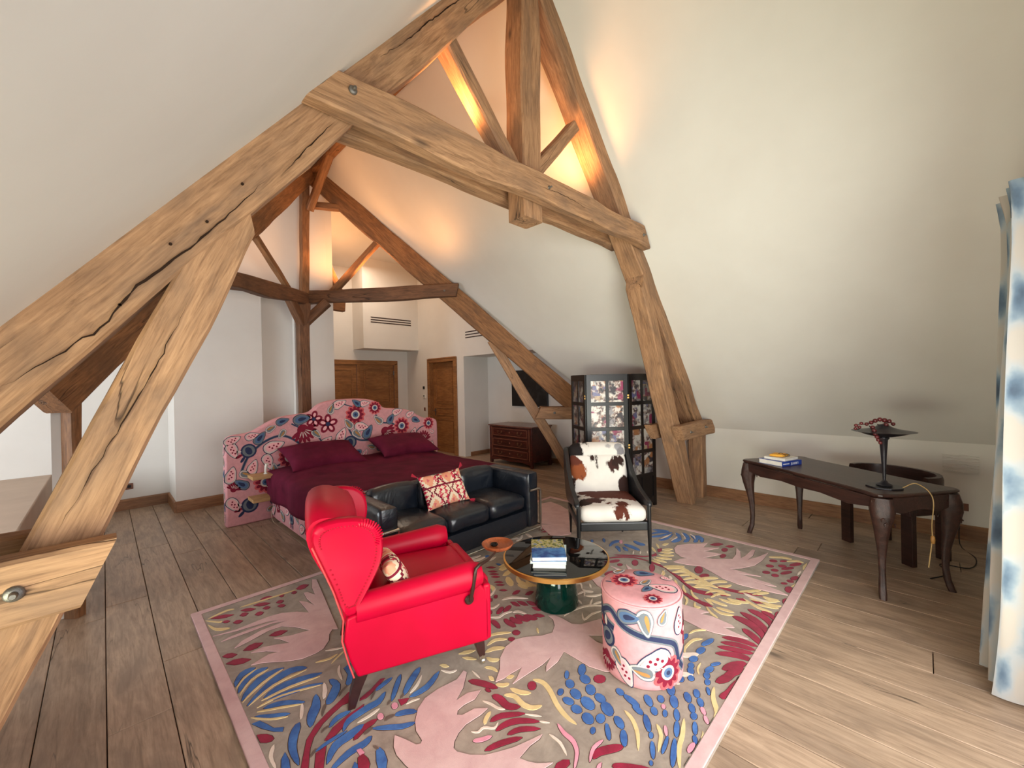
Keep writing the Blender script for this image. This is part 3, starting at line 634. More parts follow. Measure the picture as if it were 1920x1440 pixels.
for k, u, v, a, sc_, kd in MOT:
    if inside(u, v, sc_*.5): (pr.flower if k == 'f' else pr.leaf)((u, v), a, sc_*(1.12 if k == 'f' else 1.15), kd)
taken = [(u, v, s_*1.1) for _, u, v, _, s_, _ in MOT]
for _ in range(900):
    u, v, s_ = rr.uniform(-1.42, 1.42), rr.uniform(.06, 1.38), rr.uniform(.045, .085)
    if inside(u, v, s_) and all(math.hypot(u-a, v-b) > (s_+c)*.92 for a, b, c in taken):
        taken.append((u, v, s_)); q = rr.random()
        if q < .25: pr.flower((u, v), rr.uniform(0, 6), s_*1.1, rr.choice((0, 1, 2, 3)))
        else: pr.leaf((u, v), rr.uniform(0, 6), s_*1.1, rr.choice((0, 1, 2, 2)))
pr.obj('floral_print', hbd)
# edge print on the border thickness
pe = Print(lambda u, v, l: (-1.4565-.0006*l, .065+u, v))
for k in range(7): pe.leaf((.0, .1+k*.13), 1.2 if k % 2 else 2.0, .055, k % 3)
pe.obj('edge_print', hbd)
# upholstered base
BW = 1.0
bb = G().cushion(2*BW, 1.94, .32, .03, .004, (10, 10, 2)).obj('bed_base', PINK, bed, T(0, -1.0, .19), smooth=50)
pb = Print(lambda u, v, l: (-BW-.003-.0006*l, -u+.97, v-.19))
for k in range(12):
    u = .1+k*.165
    if k % 3 == 1: pb.flower((u, .17), 1.2, .10, [3, 1, 0, 2][k % 4])
    else: pb.leaf((u, .14+.08*(k % 2)), .6+k, .085, k % 3)
pb.obj('floral_print', bb)
for sx, sy in ((-1, -1), (1, -1), (-1, 1), (1, 1)): G().lathe([(.02, 0), (.025, .04)], 12).obj('leg', M_BLACK, bed, T(sx*.85, -1.0+sy*.88, 0))
G().cushion(2*BW-.02, 1.92, .24, .06, .02, (10, 10, 3)).obj('mattress', WHITE, bed, T(0, -1.0, .46), smooth=60)
# burgundy bedspread, draped over the sides
M_BURG = NT('burgundy_linen'); v_ = M_BURG.coord(rnd=False)
M_BURG.bump(M_BURG.noise(v_, 260, 2), .25, .002)
M_BURG = M_BURG.fin(M_BURG.ramp(M_BURG.noise(v_, 5, 4), [(.3, lin((80, 16, 38))), (.7, lin((106, 28, 54)))]), .9, 0, .15)
g = G(); nu, nv = 56, 48; vs = []
for j in range(nv+1):
    y = -1.975+1.965*j/nv
    for i in range(nu+1):
        s = (i/nu*2-1)*1.34; ax = abs(s)
        W_ = 1.02
        if ax < W_: x, z = s, .615-.02*(ax/W_)**4
        else:
            d_ = ax-W_; x = math.copysign(W_+.035*math.sin(min(d_/.05, 1)*PI/2)+.018*math.sin(y*9+s)*min(1, d_/.2), s); z = .60-d_*.98
        if y < -1.93: z -= (-1.93-y)*1.2
        # wrinkles and pillow bulge
        z += .012*noise.noise(Vector((x*2.2, y*2.2, 1)))+.006*noise.noise(Vector((x*9, y*5, 4)))
        if ax < W_: z += .05*max(0, 1-((y+.45)/.42)**2)*(1 if ax < .96 else .4)*(1-.3*math.cos(x*6.2))
        vs.append((x, y, z))
g.add(vs, [(j*(nu+1)+i, j*(nu+1)+i+1, (j+1)*(nu+1)+i+1, (j+1)*(nu+1)+i) for j in range(nv) for i in range(nu)])
sp = g.obj('bedspread', M_BURG, None, T(BX, 5.64, 0), smooth=70, solid=.012)
tag(sp, 'burgundy linen bedspread draped over the wide floral bed', 'bedspread')
def pillow(name, label, cat, w, h, th, mat, M, wr=.006, seed=1, group=None, corner=.10):
    g = G(); n = 18; top = []; bot = []
    for j in range(n+1):
        for i in range(n+1):
            u = i/n*2-1; v = j/n*2-1
            px = math.sin(u*PI/2)*.5*w; py = math.sin(v*PI/2)*.5*h
            u_, v_ = px/(w/2), py/(h/2)
            pull = 1-.10*(1-abs(u_)**2)*abs(v_)**6; px_ = px*(1-.08*(1-v_*v_)*abs(u_)**5); py_ = py*(1-.08*(1-u_*u_)*abs(v_)**5)
            t_ = th/2*((1-abs(u_)**3)*(1-abs(v_)**3))**.55+.004
            wz = noise.noise(Vector((px*7, py*7, seed)))*wr*2
            top.append((px_, py_, t_+wz*(t_/th*2))); bot.append((px_, py_, -t_+wz*(t_/th*2)))
    N = (n+1)**2; q = [(j*(n+1)+i, j*(n+1)+i+1, (j+1)*(n+1)+i+1, (j+1)*(n+1)+i) for j in range(n) for i in range(n)]
    g.add(top, q); g.add(bot, [tuple(reversed(f)) for f in q])
    rim = [i for i in range(n+1)]+[j*(n+1)+n for j in range(1, n+1)]+[n*(n+1)+i for i in range(n-1, -1, -1)]+[j*(n+1) for j in range(n-1, 0, -1)]
    g.f += [(rim[k], rim[(k+1) % len(rim)], rim[(k+1) % len(rim)]+N, rim[k]+N) for k in range(len(rim))]; g.mi += [0]*len(rim)
    o = g.obj(name, mat, None, M, smooth=80)
    return tag(o, label, cat, group)
pillow('pillow', 'burgundy pillow leaning on the headboard nearer the bedside shelves', 'pillow', .88, .60, .20, M_BURG, T(1.93, 5.28, .755) @ RX(.35), .01, 2, 'burgundy pillows')
pillow('pillow', 'burgundy pillow leaning on the headboard on the far side, beside the door', 'pillow', .82, .58, .19, M_BURG, T(3.0, 5.20, .765) @ RZ(-.06) @ RX(.32), .01, 5, 'burgundy pillows')
# shelves
M_SHELF = m_wood('pale_oak_shelf', (206, 168, 116), (184, 142, 92), (160, 124, 84), 1.2, 12, .5, 0, False, .15)
for x0, side in ((1.19, 'left'), (3.38, 'right')):
    for z, w_ in ((.545, 'upper'), (.285, 'lower')):
        o = cbox('bedside_shelf', (x0, 5.40, z), (x0+.30, 5.648, z+.038), M_SHELF, None, .003)
        tag(o, f'{w_} pale oak shelf fixed to the {"near" if side=="left" else "far"} side of the headboard', 'shelf', 'bedside shelves')
t = thing('reading_light', 'small white curved reading light standing on the upper near bedside shelf', 'lamp', (1.35, 5.52, .583))
G().lathe([(.022, 0), (.022, .008), (.006, .012)], 16).obj('base', M_SW, t, smooth=40)
G().tube([(0, 0, .01), (0, 0, .05), (.004, -.006, .09), (.012, -.02, .12)], [.012, .012, .016, .02], 12).obj('stem', M_SW, t, smooth=50)
M_WIRE = m_plain('pale_cord', (196, 176, 150), .6)
def cord(name, label, pts, r=.003, mat=M_WIRE):
    P_ = [Vector(p) for p in pts]; out = []
    for i in range(len(P_)-1):
        a = P_[max(0, i-1)]; b = P_[i]; c = P_[i+1]; d = P_[min(len(P_)-1, i+2)]
        for k in range(5): t_ = k/5; out.append(.5*((2*b)+(c-a)*t_+(2*a-5*b+4*c-d)*t_*t_+(3*b-a-3*c+d)*t_**3))
    out.append(P_[-1]); c0 = P_[0]
    return tag(G().tube([q-c0 for q in out], r, 6).obj(name, mat, None, T(*c0), smooth=60), label, 'cord')
cord('hanging_cable', 'thin pale cord hanging beside the bedside shelves to the floor', [(1.30, 5.63, .45), (1.40, 5.58, .40), (1.46, 5.50, .30), (1.40, 5.52, .12), (1.41, 5.45, .004), (1.47, 5.38, .004)])

# ================================================================ SOFA
M_BL = NT('black_leather'); v_ = M_BL.coord((1, 1, 1))
wr_ = M_BL.noise(v_, 5, 3, .5, 1.0); M_BL.bump(wr_, .35, .03)
M_BL = M_BL.fin(lin((18, 24, 34)), M_BL.ramp(M_BL.noise(v_, 14, 3), [(.3, (.28,)*3), (.7, (.36,)*3)]), 0, .75)
M_CHROME = m_plain('chrome', (216, 214, 208), .12, 1.0, .5, .02)
SO = (2.36, 3.25, .025)
so = thing('sofa', 'three seat black leather cube sofa in a chrome tube frame', 'sofa', SO)
hw, fy, by = .90, -.34, .36      # half width, front, back
G().cushion(2*hw-.30, .66, .20, .03, .006, (16, 6, 3), wr=.003, seed=3).obj('base_cushion', M_BL, so, T(0, .0, .155), smooth=60)
for k in range(3):
    w_ = (2*hw-.34)/3
    G().cushion(w_-.004, .60, .16, .055, .03, (12, 10, 4), wr=.007, seed=5+k).obj('seat_cushion', M_BL, so, T((k-1)*w_, -.03, .335), smooth=60)
for k in range(3):
    G().cushion(w_-.002, .15, .30, .05, .022, (12, 5, 6), wr=.007, seed=15+k).obj('back_cushion', M_BL, so, T((k-1)*w_, .225, .50), smooth=60)
G().cushion(2*hw-.02, .12, .50, .035, .004, (16, 4, 8), wr=.003).obj('back_panel', M_BL, so, T(0, .33, .37), smooth=60)
for sx in (-1, 1): G().cushion(.16, .68, .57, .03, .006, (5, 12, 8), wr=.004, seed=30+sx).obj('arm_cushion', M_BL, so, T(sx*(hw-.08), -.005, .345), smooth=60)
fr = G(); rr_ = .0125
for sx in (-1, 1):
    X_ = sx*(hw+.012)
    fr.tube([(X_-sx*.16, fy-.02, .455), (X_-sx*.03, fy-.02, .455), (X_-sx*.008, fy-.02, .447), (X_, fy-.02, .425), (X_, fy-.02, .03)], rr_, 10)
    fr.tube([(X_, fy-.02, .44), (X_, by+.03, .44)], rr_, 10); fr.tube([(X_, by+.03, .50), (X_, by+.03, .0)], rr_, 10)
    fr.tube([(X_, fy-.02, .07), (X_, by+.03, .07)], rr_*.8, 8); fr.tube([(X_, fy-.02, .03), (X_, fy-.02, .0)], rr_*1.3, 10)
    fr.tube([(X_-sx*.16, fy-.02, .455), (X_-sx*.16, fy-.02, .07)], rr_*.7, 8) if sx < 0 else None
fr.tube([(-hw-.012, by+.03, .50), (hw+.012, by+.03, .50)], rr_, 10); fr.tube([(-hw-.012, fy-.02, .045), (hw+.012, fy-.02, .045)], rr_*.8, 8)
fr.obj('tube_frame', M_CHROME, so, smooth=50)
# kilim cushion
def kilim_mat():
    n = NT('kilim_weave'); L_ = [lin((232, 214, 186)), lin((196, 44, 72)), lin((232, 160, 128)), lin((120, 30, 50)), lin((214, 96, 106))]
    tc = n.new('ShaderNodeTexCoord'); sp_ = n.new('ShaderNodeSeparateXYZ'); n.ln(tc.outputs['Object'], sp_.inputs[0])
    x, y = sp_.outputs[0], sp_.outputs[1]
    # stepped diamonds
    def tri(v, f, ph=0): return n.math('ABSOLUTE', n.math('SUBTRACT', n.math('FRACT', n.math('ADD', n.math('MULTIPLY', v, f), ph)), .5))
    xs_ = n.math('SNAP', x, .012); ys_ = n.math('SNAP', y, .008)
    d1 = n.math('ADD', tri(xs_, 5.2, .3), tri(ys_, 3.6, .1)); d2 = n.math('ADD', tri(xs_, 15), tri(ys_, 13, .2)); d3 = n.math('ADD', tri(xs_, 5.2, .3), n.math('MULTIPLY', tri(ys_, 26), .28))
    c = n.mix(n.ramp(d1, [(.30, (0,)*3), (.31, (1,)*3)], 'CONSTANT'), L_[2], L_[0])
    c = n.mix(n.ramp(d3, [(.0, (0,)*3), (.38, (1,)*3), (.48, (0,)*3)], 'CONSTANT'), c, L_[1])
    c = n.mix(n.ramp(n.math('ABSOLUTE', n.math('SUBTRACT', d1, .55)), [(.0, (1,)*3), (.04, (0,)*3)], 'CONSTANT'), c, L_[3])
    c = n.mix(n.math('MULTIPLY', n.ramp(d2, [(.0, (1,)*3), (.22, (0,)*3)], 'CONSTANT'), .9), c, L_[4])
    bd = n.ramp(n.math('ABSOLUTE', n.math('SUBTRACT', y, .03)), [(.0, (1,)*3), (.006, (0,)*3)], 'CONSTANT'); c = n.mix(bd, c, L_[3])
    bw = n.new('ShaderNodeTexWave'); bw.inputs['Scale'].default_value = 60; n.ln(tc.outputs['Object'], bw.inputs[0]); n.bump(bw.outputs['Fac'], .2, .003)
    return n.fin(c, .9, 0, .15)
M_KIL = kilim_mat()
M_TAS = m_plain('red_wool', (178, 34, 58), .9)
kc = pillow('kilim_cushion', 'red and cream kilim cushion leaning in the middle of the black sofa', 'cushion', .46, .33, .12, M_KIL, T(2.31, 3.27, .595) @ RZ(-.10) @ RX(1.05) @ RZ(.06), .008, 9)
for (x_, y_, a_) in ((-.23, -.165, -2.4), (.23, -.165, -.6), (-.235, .165, 2.4), (.235, .165, .7)):
    g = G()
    for k in range(7):
        b_ = a_+(k-3)*.12; g.tube([(x_, y_, 0), (x_+math.cos(b_)*.03, y_+math.sin(b_)*.03, .003*(k-3)), (x_+math.cos(b_)*.06, y_+math.sin(b_)*.06, .004*(k-3)-.004)], [.003, .004, .002], 5)
    o = g.obj('tassel', M_TAS, kc, smooth=60)

# ================================================================ RED WING CHAIR  (local: faces -y, x to its left)
M_RED = NT('red_leather'); v_ = M_RED.coord(rnd=False); M_RED.bump(M_RED.noise(v_, 220, 3), .05, .002)
M_RED = M_RED.fin(M_RED.ramp(M_RED.noise(v_, 3, 3), [(.3, lin((176, 0, 40))), (.7, lin((190, 0, 48)))]), .40, 0, .2)
M_LEGD = m_plain('dark_mahogany', (52, 28, 26), .35, 0, .5, .2, 20)
M_NAIL = m_plain('red_nail_head', (160, 4, 36), .3, 0, .6)
RC = (1.26, 2.21, .022)
ch = thing('wing_chair', 'bright red leather wing armchair on dark legs, seen from behind', 'armchair', RC, math.atan2(.944, .33))
# right side of the chair (nearer the camera) is at local x = -.37 ; y = -forward
def sidepanel(sx):
    # lower apron panel: outline (forward d, z)
    out = [(-.30, .16), (.385, .145), (.395, .20), (.395, .36), (.375, .43), (.345, .47), (.0, .47), (-.30, .47), (-.345, .46), (-.36, .35), (-.335, .25)]
    g = G().prism([(-d, z) for d, z in out], sx*.375, sx*.335, 'x'); return g.obj('side_panel', M_RED, ch, bevel=.012, seg=3, smooth=45)
for sx in (-1, 1):
    sidepanel(sx)
    # rolled arm: a padded roll running forward, thicker at the front
    rings = []
    for i in range(13):
        t_ = i/12; d = -.30+.655*t_; rx = .062+.012*t_; rz_ = .066+.010*t_; zc = .475+.035*t_; f = 1 if t_ < .97 else .93
        if i == 12: f = .72
        rings.append([(sx*(.332+.006*t_)+rx*f*math.cos(a), -d, zc+rz_*f*math.sin(a)*(1.1 if math.sin(a) > 0 else 1.)) for a in [2*PI*k/20 for k in range(20)]])
    G().loft(rings).obj('arm', M_RED, ch, smooth=60)
    # front arm facing
    G().prism([(sx*.375, .15), (sx*.27, .15), (sx*.27, .40), (sx*.285, .46), (sx*.375, .46)], -.405, -.36, 'y').obj('arm_front', M_RED, ch, bevel=.015, seg=3, smooth=45)
    # wing: thick teardrop panel, outline (d, z)
    wing = [(-.300, .47), (-.355, .46), (-.395, .60), (-.44, .72), (-.485, .83), (-.495, .885), (-.475, .925), (-.43, .94), (-.36, .945), (-.27, .935), (-.205, .90), (-.172, .84), (-.165, .77), (-.178, .70), (-.21, .63), (-.25, .56), (-.285, .50)]
    wo = smooth_poly(wing+[wing[0]], 2)[:-1]
    g = G(); cen = (-.33, .74)
    rings = []
    for (sc_, x_) in ((.90, .318), (.985, .325), (1.0, .345), (.985, .372), (.93, .385), (.80, .378)):
        rings.append([(sx*x_, -(cen[0]+(d-cen[0])*sc_), cen[1]+(z-cen[1])*sc_) for d, z in wo])
    g.loft(rings); g.obj('wing', M_RED, ch, smooth=60)
    # nail line following the wing
    wl_ = [(cen[0]+(d-cen[0])*.78, cen[1]+(z-cen[1])*.82) for d, z in wo]
    L_ = 0; g = G(); last = None
    for i in range(len(wl_)):
        a, b = wl_[i], wl_[(i+1) % len(wl_)]
        if a[0] < -.415 and a[1] < .80: continue
        m_ = max(1, int(math.hypot(b[0]-a[0], b[1]-a[1])/.014))
        for k in range(m_):
            t_ = k/m_; g.lathe([(.0052, 0), (.0046, .003), (.0022, .005)], 6, T(sx*.377, -(a[0]+(b[0]-a[0])*t_), a[1]+(b[1]-a[1])*t_) @ RY(sx*PI/2))
    o = g.obj('nail_heads', M_NAIL, ch); o['kind'] = 'stuff'
    # pleats at the upper front corner of the wing roll
    g = G()
    for k in range(15):
        a = math.radians(100-k*9); c_ = (-.265, .83)
        r0, r1 = .062, .095
        g.tube([(sx*.380, -(c_[0]+math.cos(a)*r0), c_[1]+math.sin(a)*r0), (sx*.384, -(c_[0]+math.cos(a)*(r0+r1)/2), c_[1]+math.sin(a)*(r0+r1)/2), (sx*.372, -(c_[0]+math.cos(a)*r1), c_[1]+math.sin(a)*r1)], .0042, 5)
    o = g.obj('pleats', M_RED, ch, smooth=60); o['kind'] = 'stuff'
    # pale welt along the back edge
    G().tube([(sx*.378, -d, z) for d, z in ((-.318, .17), (-.345, .26), (-.368, .36), (-.36, .46), (-.40, .60), (-.445, .72), (-.488, .83))], .004, 6).obj('welt', pm('red_welt', (232, 84, 84), .5), ch, smooth=60)
# backrest: outer back and padded inner back with rolled top
prof = [(-.30, .16), (-.335, .30), (-.35, .45), (-.405, .62), (-.455, .75), (-.50, .86), (-.515, .93), (-.495, .985), (-.44, 1.005), (-.375, .995), (-.315, .965), (-.285, .91), (-.29, .84), (-.30, .72), (-.275, .60), (-.245, .50), (-.23, .40), (-.23, .16)]
prof = smooth_poly(prof, 1); rings = []
for i in range(17):
    u = i/16*2-1; x_ = u*.335; dz = -.055*abs(u)**3.2; bow = .018*(1-u*u)
    rings.append([(x_, -(d+(bow if d > -.33 and z > .5 else -bow*.6)), z+(dz if z > .8 else dz*(z/.8)**4)) for d, z in prof])
G().loft(rings).obj('backrest', M_RED, ch, smooth=60)
G().cushion(.54, .60, .13, .045, .022, (14, 12, 4), wr=.003).obj('seat_cushion', M_RED, ch, T(0, -.09, .405), smooth=60)
G().cushion(.62, .66, .17, .03, .004, (10, 10, 3)).obj('seat_deck', M_RED, ch, T(0, -.05, .245), smooth=60)
G().cushion(.60, .10, .14, .045, .01, (12, 4, 4)).obj('front_roll', M_RED, ch, T(0, -.385, .40), smooth=60)
for sx in (-1, 1):
    for (y_, back) in ((-.335, False), (.275, True)):
        g = G(); top = Vector((sx*.325, y_, .165)); bt = Vector((sx*.335, y_+(.055 if back else -.02), .052 if not back else .0))
        R_2 = lambda c, w: [(c.x+a*w, c.y+b*w, c.z) for a, b in ((-1, -1), (1, -1), (1, 1), (-1, 1))]
        g.loft([R_2(top, .030), R_2((top+bt)/2+Vector((0, .006 if back else 0, 0)), .025), R_2(bt, .017)]); lg = g.obj('leg', M_LEGD, ch, bevel=.003)
        if not back:
            c_ = G(); c_.lathe([(.018, .038), (.018, .056), (.012, .062)], 14, T(bt.x, bt.y, 0)); c_.lathe([(.012, -.010), (.020, -.007), (.020, .007), (.012, .010)], 16, T(bt.x, bt.y-.004, .020) @ RX(PI/2) @ RX(0))
            c_.box((bt.x-.010, bt.y-.012, .018), (bt.x+.010, bt.y-.006, .045)); c_.obj('caster', M_CHROME, lg, smooth=40)
# swivel tray clamped on the near arm
M_CLAMP = m_plain('dark_bronze', (58, 34, 28), .35, .3, .5)
M_TRAY = m_wood('turned_walnut', (178, 98, 58), (138, 66, 36), (120, 58, 34), 4, 10, .3, 0, False, .1)
inv = (Matrix.Translation(RC) @ RZ(math.atan2(.944, .33))).inverted()
tray_w = Vector((1.765, 1.93, .555)); tl = inv @ tray_w
br = G(); br.tube([(-.392, -.275, .40), (-.398, -.285, .46), (-.405, -.30, .56), (-.405, -.305, .64), (-.400, -.33, .652), (-.33, -.42, .648), tuple(tl+Vector((0, 0, .0-.05)) + Vector((0, 0, 0)))], [.011, .011, .010, .010, .010, .008, .006], 10)
br = G(); br.tube([(-.392, -.275, .40), (-.405, -.285, .46), (-.410, -.30, .55), (-.408, -.305, .575), (-.400, -.33, .588), (-.36, -.40, .588), tuple(Vector((tl.x, tl.y, .560-.045)))], [.011, .011, .010, .010, .010, .008, .006], 10)
arm = br.obj('tray_bracket', M_CLAMP, ch, smooth=60)
G().lathe([(.024, -.008), (.026, 0), (.020, .008)], 18, T(-.388, -.272, .405) @ RY(-PI/2)).obj('clamp_plate', M_CLAMP, arm, smooth=40)
tr_ = G().lathe([(.030, .012), (.06, .004), (.085, .010), (.098, .026), (.101, .034), (.097, .036), (.088, .024), (.06, .014), (.001, .012)], 40).obj('tray_dish', M_TRAY, ch, T(tl.x, tl.y, .525), smooth=60)
G().tube([(tl.x, tl.y, .50), (tl.x, tl.y, .535)], .008, 8).obj('tray_pin', M_CLAMP, ch)
G().lathe([(.0, .012), (.020, .014), (.026, .022), (.022, .028), (.010, .020), (.004, .030), (.0, .034)], 20, cap=False).obj('ash_insert', m_plain('black_metal_cup', (22, 20, 20), .25, .4), tr_, T(.02, .015, .0), smooth=50)
# patterned cushion in the chair
Mc = Matrix.Translation(RC) @ RZ(math.atan2(.944, .33))
pc = pillow('patterned_cushion', 'small brown and cream patterned cushion tucked in the red wing chair', 'cushion', .30, .20, .10, M_KIL, Mc @ T(-.15, .09, .56) @ RX(1.0), .008, 12)

# ================================================================ COWHIDE CHAIR
def cow_mat(name, blobs, rad, nz=.10):
    n = NT(name); tc = n.new('ShaderNodeTexCoord'); v = tc.outputs['Object']
    nn = n.new('ShaderNodeTexNoise'); nn.inputs['Scale'].default_value = 16; nn.inputs['Detail'].default_value = 5; nn.inputs['Roughness'].default_value = .65
    mp = n.new('ShaderNodeMapping'); mp.inputs['Scale'].default_value = (1, 1, .45); n.ln(v, mp.inputs[0]); n.ln(mp.outputs[0], nn.inputs[0]); f = nn.outputs['Fac']
    col = n.mix(n.noise(v, 7, 3), lin((196, 190, 184)), lin((218, 212, 206)))
    d = None
    for (p, r, c) in blobs:
        vm = n.new('ShaderNodeVectorMath', operation='DISTANCE'); n.ln(v, vm.inputs[0]); vm.inputs[1].default_value = p
        q = n.math('SUBTRACT', n.math('ADD', vm.outputs['Value'], n.math('MULTIPLY', n.math('SUBTRACT', f, .5), nz*2.2)), r*1.38)
        msk = n.ramp(q, [(0, (1,)*3), (.012, (0,)*3)])
        col = n.mix(msk, col, lin(c))
    n.bump(n.noise(v, 120, 3), .2, .004)
    return n.fin(col, .8, 0, .2)
DK, BR_, OR_ = (44, 26, 22), (84, 40, 28), (126, 66, 36)
cc_ = (3.10, 1.90, 0); FD = -PI/4
cw = thing('cowhide_armchair', 'slender black armchair with brown and white cowhide cushions', 'armchair', (3.31, 2.11, .022), -PI/4)
# local: front at y=-.30, back y=+.42 ; x from -.31 .. .31 ; local +x is image right
M_BLW = m_plain('black_lacquer_wood', (20, 20, 22), .3, 0, .5)
M_BLS = m_plain('smooth_black_leather', (26, 28, 32), .34, 0, .5, .1, 20, .1)
for sx in (-1, 1):
    g = G(); g.tube([(sx*.305, -.305, .0), (sx*.305, -.302, .25), (sx*.303, -.30, .50)], [.009, .017, .019], 12); g.obj('leg', M_BLW, cw, smooth=50)
    g = G(); g.tube([(sx*.27, .46, .0), (sx*.275, .40, .25), (sx*.28, .33, .45)], [.009, .016, .018], 12); g.obj('leg', M_BLW, cw, smooth=50)
    # leather side: from the front leg top sweeping up to the back top
    out = smooth_poly([(-.315, .485), (-.20, .47), (.0, .43), (.20, .40), (.34, .42), (.43, .60), (.48, .75), (.50, .87), (.47, .895), (.42, .885), (.34, .81), (.21, .69), (.02, .59), (-.18, .545), (-.31, .53), (-.315, .485)], 2)
    rings = []
    for x_, s_ in ((.292, .965), (.300, 1.0), (.318, 1.0), (.330, .97)):
        rings.append([(sx*(x_-.02*max(0, (z-.7))*1.0), .1+(y-.1)*s_, .66+(z-.66)*s_) for y, z in out[:-1]])
    G().loft(rings).obj('arm_side', M_BLS, cw, smooth=60)
cbox('front_rail', (-.29, -.315, .285), (.29, -.28, .36), M_BLS, cw, .01)
cbox('side_rail', (-.31, -.28, .29), (-.285, .36, .345), M_BLW, cw, .005); cbox('side_rail', (.285, -.28, .29), (.31, .36, .345), M_BLW, cw, .005)
MB = T(0, .335, .66) @ RX(-.30)
G().cushion(.60, .035, .56, .015, .0, (8, 2, 8)).obj('back_shell', M_BLS, cw, T(0, .405, .63) @ RX(-.30), smooth=60)
cowA = cow_mat('cowhide_back', [((-.25, 0, .10), .075, BR_), ((-.20, 0, .04), .065, OR_), ((-.05, 0, .17), .035, DK), ((-.03, 0, .10), .035, DK), ((.14, 0, .10), .06, (58, 32, 28)), ((-.10, 0, .20), .025, DK), ((.05, 0, .04), .02, DK), ((-.25, 0, -.10), .03, DK), ((.18, 0, .13), .05, DK), ((.02, 0, .0), .022, DK), ((-.18, 0, -.02), .03, BR_), ((.27, -.02, -.10), .07, DK), ((.27, 0, -.20), .07, DK), ((-.27, 0, -.03), .03, DK)], 1, .06)
G().cushion(.555, .10, .46, .045, .025, (14, 5, 14), wr=.004).obj('back_cushion', cowA, cw, T(0, .295, .62) @ RX(-.30), smooth=60)
cowB = cow_mat('cowhide_headrest', [((-.26, 0, .03), .07, (26, 20, 20)), ((-.22, 0, -.03), .06, (26, 20, 20)), ((-.13, 0, .05), .03, (30, 24, 22)), ((.04, 0, 0), .018, (150, 146, 148)), ((.14, 0, -.01), .02, (150, 146, 148)), ((.2, -.05, .03), .028, (140, 138, 142)), ((.24, -.05, -.02), .028, (120, 116, 120)), ((.10, -.05, .04), .02, (160, 156, 156))], 1, .05)
G().cushion(.56, .11, .15, .05, .015, (14, 5, 5), wr=.004).obj('head_cushion', cowB, cw, T(0, .375, .865) @ RX(-.30), smooth=60)
cowC = cow_mat('cowhide_seat', [((-.22, -.12, .05), .06, DK), ((.12, .15, .05), .10, (84, 42, 34)), ((-.15, .15, .05), .07, (84, 42, 34)), ((.22, .12, .05), .07, BR_), ((-.12, -.1, .05), .05, (66, 36, 34)), ((-.05, .08, .05), .10, (84, 42, 34)), ((.08, .05, .05), .10, BR_), ((.2, .0, .05), .08, (92, 46, 36)), ((.08, -.20, .04), .05, BR_), ((.06, -.26, .02), .045, BR_), ((.0, -.2, .05), .03, BR_), ((.29, -.1, 0), .035, DK), ((-.27, .08, .05), .03, DK)], 1, .08)
G().cushion(.575, .60, .135, .055, .02, (14, 14, 4), wr=.004).obj('seat_cushion', cowC, cw, T(0, -.02, .42), smooth=60)

# ================================================================ BELL TABLE
M_BGL = m_plain('black_glass', (6, 6, 7), .03, 0, .6, .0)
M_BRASS = m_plain('brushed_brass', (240, 190, 110), .34, 1.0, .5, .05)
n_ = NT('green_glass'); n_.b.inputs['Transmission Weight'].default_value = .75; n_.b.inputs['IOR'].default_value = 1.45
M_GREEN = n_.fin(lin((4, 84, 72)), .04, 0, .6)
ct = thing('coffee_table', 'round black topped coffee table on a green glass bell base', 'coffee table', (2.27, 1.87, .022))
G().lathe([(.150, 0), (.155, .01), (.150, .06), (.140, .14), (.125, .20), (.105, .245), (.085, .262), (.079, .258), (.098, .238), (.118, .198), (.132, .138), (.142, .06), (.147, .012), (.142, .0)], 48, cap=False).obj('glass_base', M_GREEN, ct, smooth=60)
G().lathe([(.145, .001), (.145, .004)], 40).obj('base_felt', M_BLACK, ct)
G().lathe([(.06, .262), (.075, .272), (.12, .29), (.25, .306), (.36, .312), (.374, .314), (.374, .340), (.368, .342)], 64).obj('brass_rim', M_BRASS, ct, smooth=30)
G().lathe([(.362, .336), (.363, .3445), (.358, .3455)], 64).obj('table_top', M_BGL, ct, smooth=30)
M_PAGE = m_plain('book_pages', (224, 220, 212), .8)
def book(name, label, w, d, h, cover, M, spine=None, group=None, pages=True):
    t = thing(name, label, 'book', (0, 0, 0), 0, group); t.matrix_local = M
    cbox('cover', (-w/2, -d/2, h-.003), (w/2, d/2, h), cover, t, .0008); cbox('back_cover', (-w/2, -d/2, 0), (w/2, d/2, .003), cover, t, .0008)
    cbox('spine', (w/2-.003, -d/2, 0), (w/2, d/2, h), spine or cover, t, .0008)
    cbox('pages', (-w/2+.004, -d/2+.004, .003), (w/2-.004, d/2-.004, h-.003), M_PAGE, t)
    return t
def cover_mat():
    n = NT('picture_cover'); tc = n.new('ShaderNodeTexCoord'); sp_ = n.new('ShaderNodeSeparateXYZ'); n.ln(tc.outputs['Object'], sp_.inputs[0])
    v = tc.outputs['Object']; f = n.noise(v, 26, 5, .7)
    trees = n.ramp(f, [(.38, lin((40, 60, 60))), (.47, lin((120, 130, 60))), (.52, lin((206, 190, 120))), (.6, lin((90, 120, 160)))])
    sea = n.ramp(n.noise(v, 14, 4), [(.4, lin((24, 70, 140))), (.6, lin((70, 130, 190)))])
    y = n.math('ADD', sp_.outputs[1], n.math('MULTIPLY', n.math('SUBTRACT', f, .5), .12))
    return n.fin(n.mix(n.ramp(y, [(.45, (0,)*3), (.55, (1,)*3)]) if False else n.math('GREATER_THAN', y, .0), sea, trees), .25, 0, .5)
BK = T(2.17, 1.855, 0) @ RZ(-PI/4-.08)
zt = .022+.3456
bA = m_plain('white_cover', (224, 224, 222), .5); bB = m_plain('teal_white_cover', (196, 214, 212), .5)
